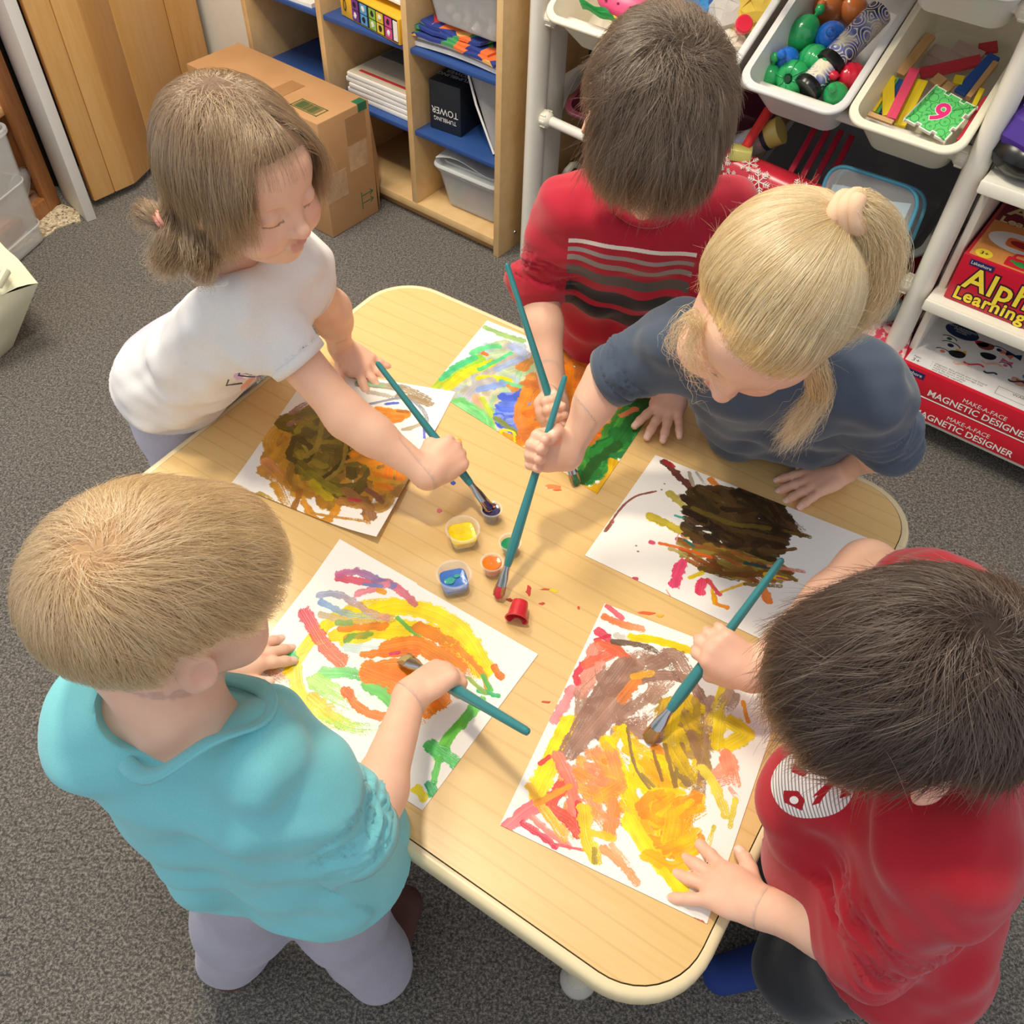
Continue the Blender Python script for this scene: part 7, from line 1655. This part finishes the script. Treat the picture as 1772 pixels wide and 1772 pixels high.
G2 = mk(dict(label='blonde girl with high ponytail in slate blue shirt holding an upright brush',
    j=dict(head=(1322, 530, .886), neck=V(.268, .800, .790), RS=(1160, 600, .750), RE=(1052, 655, .690), RW=(985, 745, .64), LS=(1500, 665, .735), LE=(1540, 768, .60), LW=(1462, 812, .512),
        pel=V(.400, .960, .49), RK=V(.37, 1.02, .27), RF=V(.37, 1.05, .055), LK=V(.46, .99, .27), LF=V(.47, 1.02, .055)),
    fwd=(-.30, -.72, -.62), up=(.14, -.62, .77), hs=.94, ears=(-1,), hands=1.04, foot=((-.5, -.8, 0), (-.5, -.8, 0)), hres=.0019, arm=.93,
    hand=dict(R=fist(bB, bB[3], f=V(-.80, -.55, -.15)), L=dict(kind='flat', to=(1398, 838, .495), kw=dict(spr=(-.22, -.06, .10, .26), thumb=.45))),
    paint=[((962, 760, .64), .009, (.86, .36, .20))],
    shirt=dict(mat=cloth('slate_jersey', '#4a5768', '#414d5e'), R=(.95, .044, .037), L=(1.02, .043, .038, .038), hem=.03, flare=.008, off=.010, bunch=.003, bn=3, amp=.0042, neck=.050, cuff=.014),
    pants=dict(mat=cloth('dark_denim2', '#2a2d36', '#23262e'), sock=mat('blue_sock', '#27407e'), ex=.010)))
BR = mk(dict(label='dark-haired boy in red print shirt pressing one hand on his painting',
    j=dict(head=(1568, 1198, .806), neck=V(.345, .335, .745), RS=(1610, 1040, .720), RE=(1500, 985, .640), RW=(1310, 1110, .58), LS=(1640, 1480, .715), LE=(1490, 1618, .565), LW=(1312, 1568, .512),
        pel=V(.415, .300, .45), RK=V(.38, .38, .25), RF=V(.40, .42, .055), LK=V(.37, .27, .25), LF=(1365, 1650, .055)),
    fwd=(-.88, .08, -.47), up=(-.46, -.12, .88), hs=.97, hands=1.04, arm=1.10, foot=((-1, .1, 0), (-.9, -.25, 0)),
    hand=dict(R=fist(bE, -bE[3]), L=dict(kind='flat', to=(1240, 1530, .495), kw=dict(spr=(-.42, -.08, .10, .34), thumb=.80, Ls=(.043, .055, .057, .050)))),
    shirt=dict(mat=cloth('crimson_jersey', '#b3202e', '#a31a28', img=face_img()), R=(.34, .044, .040), L=(1.07, .049, .045, .041), hem=.0, flare=.016, off=.014, extra=[(U((1432, 1372, .640)), U((1425, 1490, .53)), .050, .058, .04)], bunch=.004, bn=4, amp=.0045, neck=.052, uv=planar((1418, 1362, .66), V(-.25, .75, .5), (.075, .085), (-.60, -.1, .7))),
    pants=dict(mat=cloth('dark_denim3', '#23262c', '#1c1f25'), sock=mat('blue_sock2', '#1f3678', .9, bump=.3, bscale=600), ex=.012)))
# ------------------------------------------------------------------ hairdos
def grav(H_): return H_.B.T@np.array([0, 0, -1.0])
def short_hair(kid, whorl, n, Lf, c1, c2, hl=None, off=.007, swirl=.5, seed=1, grow_off=.004, clump=.25, sc=None, radius=.0002, comb=None, rough=.24, ear=True):
    root, H_ = kid[0], kid[1]; rs = np.random.RandomState(seed); w = np.array(whorl)
    m0 = (lambda q: hairline(q)) if hl is None else (lambda q: hairline(q, hl))
    earm = lambda q: (np.abs(q[..., 0]) > .052) & (q[..., 1] > -.024) & (q[..., 1] < .024) & (q[..., 2] < .018)
    mask = lambda q: m0(q) & ~earm(q)
    hm = mat('scalp_'+c1, sc or c1, .7, var=.15, scale=60, bump=.6, bscale=350)
    so_ = scalp(H_, lambda q: mask(q-np.array((0, 0, .007))), off*.55, hm, root, 'hair_base')
    R = roots(n, mask, rs); L = Lf(R)*(0.75+0.5*rs.rand(n)); up = np.array((0, 0, 1.0)); gv = grav(H_)
    def flow(p, d, t, g):
        r = p-w; r = r-g*np.sum(r*g, 1, keepdims=True); ln = np.linalg.norm(r, axis=1, keepdims=True)+1e-6; r = r/ln
        sw = np.cross(g, r); f = r+sw*swirl*np.exp(-(ln/.04)**2)+gv*.25*t
        if comb is not None: f = f+comb(p, t)
        return f
    S = grow(R, flow, L, 8, off*(0.6+0.8*rs.rand(n)), rs, .10, grow_off, clump, w)
    if ear: S = S[~earm(S-np.array((0, 0, .004))).any(1)]
    return hair_obj('hair', to_world(H_, S), hair_mat('hair_'+c1, c1, c2, rough), root, radius)
short_hair(BB, (.006, -.062, .083), 20000, lambda R: np.interp(R[:, 2], [-.06, -.01, .04, .08], [.008, .012, .034, .044]), '#c39a66', '#f7dcaa', swirl=.9, seed=3, sc='#b08c66', radius=.00017, off=.006, grow_off=.003, clump=.2)
short_hair(BR, (.000, -.062, .082), 20000, lambda R: np.interp(R[:, 2], [-.06, -.01, .03, .08], [.022, .035, .055, .065]), '#2e221b', '#5c483b', swirl=.7, seed=4, sc='#2d2019', off=.010, grow_off=.004, clump=.3)
short_hair(B1, (-.010, -.045, .092), 20000, lambda R: np.interp(R[:, 1], [-.1, -.02, .03, .08], [.03, .045, .068, .060]), '#3d3027', '#7a6550', hl=(-.068, -.066, -.058, -.035, -.010, .010, .034, .042), swirl=.6, seed=5, sc='#3d3026', off=.010, grow_off=.005, clump=.3)
def bundle(pts, rad, n, seed=0, steps=12, spread_end=1.0, fly=.0):
    rs = np.random.RandomState(seed); P = np.array([np.asarray(q, float) for q in pts]); m = len(P)
    t = np.linspace(0, m-1, steps); i = np.minimum(t.astype(int), m-2); f = (t-i)[:, None]
    E = np.vstack([2*P[0]-P[1], P, 2*P[-1]-P[-2]]); a, b, c, d = E[i], E[i+1], E[i+2], E[i+3]
    C = 0.5*(2*b+(-a+c)*f+(2*a-5*b+4*c-d)*f*f+(-a+3*b-3*c+d)*f**3); R = np.interp(t, range(m), rad)
    out = np.zeros((n, steps, 3)); off = rs.randn(n, 3); off /= np.linalg.norm(off, axis=1, keepdims=True); off *= rs.rand(n, 1)**.4
    ln = .75+.25*rs.rand(n)
    for k in range(steps):
        kk = k*ln; k0 = np.minimum(kk.astype(int), steps-2); fr = (kk-k0)[:, None]; c_ = C[k0]*(1-fr)+C[k0+1]*fr; r_ = np.interp(kk, range(steps), R)[:, None]
        out[:, k] = c_+off*r_+rs.randn(n, 3)*fly*k/steps*.3
    if fly: out += (rs.randn(n, 1, 3)*fly)*(np.linspace(0, 1, steps)**1.5)[None, :, None]
    return out
# G1: loose bob with a stub of ponytail
def g1():
    root, H_ = G1[0], G1[1]; rs = np.random.RandomState(8); n = 24000; c1, c2 = '#644b36', '#b8966c'
    hl = (-.085, -.085, -.080, -.060, -.030, .012, .046, .054); mask = lambda q: hairline(q, hl)
    scalp(H_, lambda q: mask(q-np.array((0, 0, .016))), .006, mat('scalp_bob', '#6b5240', .7, var=.15, scale=60, bump=.6, bscale=350), root, 'hair_base')
    R = roots(n, mask, rs); gv = grav(H_); cr = np.array((0, -.03, .10))
    def flow(p, d, t, g):
        r = p-cr; r = r-g*np.sum(r*g, 1, keepdims=True); r /= np.linalg.norm(r, axis=1, keepdims=True)+1e-6
        side = np.stack([np.sign(p[:, 0]+.015)*.6, -.25*np.ones(len(p)), np.zeros(len(p))], 1)*np.clip((p[:, 1:2]-.0)/.05, 0, 1)*(1-t)
        f = r*(1-.75*t)+gv*(.25+.9*t)+side
        f[:, 2] -= .5*t; return f
    L = np.interp(R[:, 2], [-.08, -.02, .05, .10], [.022, .050, .095, .120])*(.8+.35*rs.rand(n)); L = np.where(R[:, 1] > .03, L*.85, L)
    S = grow(R, flow, L, 12, .006+.006*rs.rand(n), rs, .08, .004, .16, cr)
    face = (S[..., 1] > .045) & (S[..., 2] < .040) & (np.abs(S[..., 0]) < .050); bad = face.any(1); S = S[~bad]
    W_s = to_world(H_, S); hm = hair_mat('hair_bob', c1, c2, .24)
    K = H_.w((.020, -.100, -.058)); K = un(280, 378, K[2]); px = lambda x, y, dz: un(x, y, K[2]+dz)
    tail = bundle([H_.w((.02, -.085, -.02)), K, px(258, 365, .004), px(247, 372, -.012), px(252, 392, -.03)], [.020, .006, .013, .012, .006], 1200, 3, 12, fly=.004)
    low = bundle([H_.w((.03, -.08, -.05)), px(300, 415, -.02), px(285, 450, -.04), px(290, 470, -.05)], [.020, .020, .018, .008], 1500, 4, 12, fly=.006)
    low2 = bundle([H_.w((.04, -.05, -.06)), px(350, 440, -.02), px(345, 465, -.05), px(360, 480, -.06)], [.025, .022, .018, .008], 1200, 5, 12, fly=.006)
    ho = hair_obj('hair', W_s, hm, root, .00022)
    hair_obj('pigtail', np.vstack([tail, low, low2]), hm, root, .0002)
    mb = MB(); B_ = basis(nz(K-H_.c), (0, 0, 1))
    for k_ in (0, .004): mb.tube([K+B_@np.array([.0075*math.cos(a), k_, .0075*math.sin(a)]) for a in np.linspace(0, 2*math.pi, 16, endpoint=False)], .0022, 8, closed=True)
    o = mb.build('hair_tie', mat('pink_tie', '#e9a596', .6), None, True); o.parent = root; o.matrix_parent_inverse = Matrix.Translation(-Vector(root.location))
g1()
# G2: high ponytail
def g2():
    root, H_ = G2[0], G2[1]; rs = np.random.RandomState(9); n = 22000; c1, c2 = '#cfa768', '#fbe8b8'
    z = .98
    for z in np.linspace(1.02, .85, 200):
        K = un(1456, 380, z)
        if np.linalg.norm(K-H_.c) < .112*H_.s: break
    Kl = H_.loc(K[None])[0]
    if np.linalg.norm(Kl) > .13: K = H_.w((.012, -.085, .075)); Kl = np.array((.012, -.085, .075))
    hl = (-.078, -.074, -.064, -.030, .000, .026, .048, .054); mask = lambda q: hairline(q, hl)
    scalp(H_, lambda q: mask(q-np.array((0, 0, .013))), .003, mat('scalp_blonde', '#cfa96f', .7, var=.12, scale=60, bump=.6, bscale=350), root, 'hair_base')
    R = roots(n, mask, rs); D = np.linalg.norm(R-Kl, axis=1)
    def flow(p, d, t, g): r = Kl-p; return r/(np.linalg.norm(r, axis=1, keepdims=True)+1e-6)
    S = grow(R, flow, D*1.12, 12, .0045+.005*rs.rand(n), rs, .035, .002, .05)
    e = S-Kl; dist = np.linalg.norm(e, axis=2); 
    for k in range(1, S.shape[1]):
        m = dist[:, :k].min(1) < .010; S[m, k] = S[m, k-1]*.2+Kl*.8
    hm = hair_mat('hair_blonde', c1, c2, .24); hair_obj('hair', to_world(H_, S), hm, root, .00022)
    q = lambda x, y, dz: un(x, y, K[2]+dz); out = nz(K-H_.c)
    tail = bundle([K-out*.01, K+out*.012, q(1490, 366, .012), q(1515, 408, -.010), q(1508, 480, -.050), q(1470, 545, -.085), q(1438, 575, -.095)], [.011, .009, .016, .022, .024, .018, .008], 6000, 3, 16, fly=.006)
    lockR = bundle([H_.w((-.066, .0, -.035)), q(1408, 625, -.12), q(1418, 680, -.17), q(1385, 730, -.20), q(1350, 775, -.22)], [.013, .012, .010, .008, .003], 800, 4, 14, fly=.007)
    wl = bundle([H_.w((.060, .040, .030)), q(1195, 590, -.10), q(1205, 640, -.13), q(1250, 675, -.16)], [.007, .006, .005, .002], 70, 5, 14, fly=.010)
    wl2 = bundle([H_.w((.055, .055, .02)), q(1195, 545, -.07), q(1165, 590, -.10), q(1185, 620, -.12)], [.010, .008, .006, .003], 60, 6, 14, fly=.008)
    Rf = roots(900, mask, np.random.RandomState(3)); df = np.random.RandomState(4).randn(900, 3)*.35
    fz = grow(Rf, lambda p, d, t, g: flow(p, d, t, g)*.6+g*.8+df, np.full(900, .035), 8, .006*np.ones(900), rs, .2, .004, 0)
    hair_obj('ponytail', tail, hm, root, .00022); hair_obj('loose_locks', np.vstack([lockR, wl, wl2]), hm, root, .0002); hair_obj('flyaway_hair', to_world(H_, fz), hm, root, .00012)
    # soft scrunchie wound twice
    ax = nz(q(1500, 372, .012)-K); B_ = basis(ax, (0, 0, 1)); mb = MB(); P = []
    for a in np.linspace(0, 4.4*math.pi, 60): P.append(K+out*.006+B_@np.array([.0135*math.cos(a), .0045*a/math.pi-.004, .0135*math.sin(a)]))
    mb.tube(P, [.0068+.0008*math.sin(i*.9) for i in range(60)], 12)
    o = mb.build('scrunchie', mat('scrunchie', '#dcb796', .85, bump=.3, bscale=900), None, True); o.parent = root; o.matrix_parent_inverse = Matrix.Translation(-Vector(root.location)); o['label'] = 'cream scrunchie'
g2()
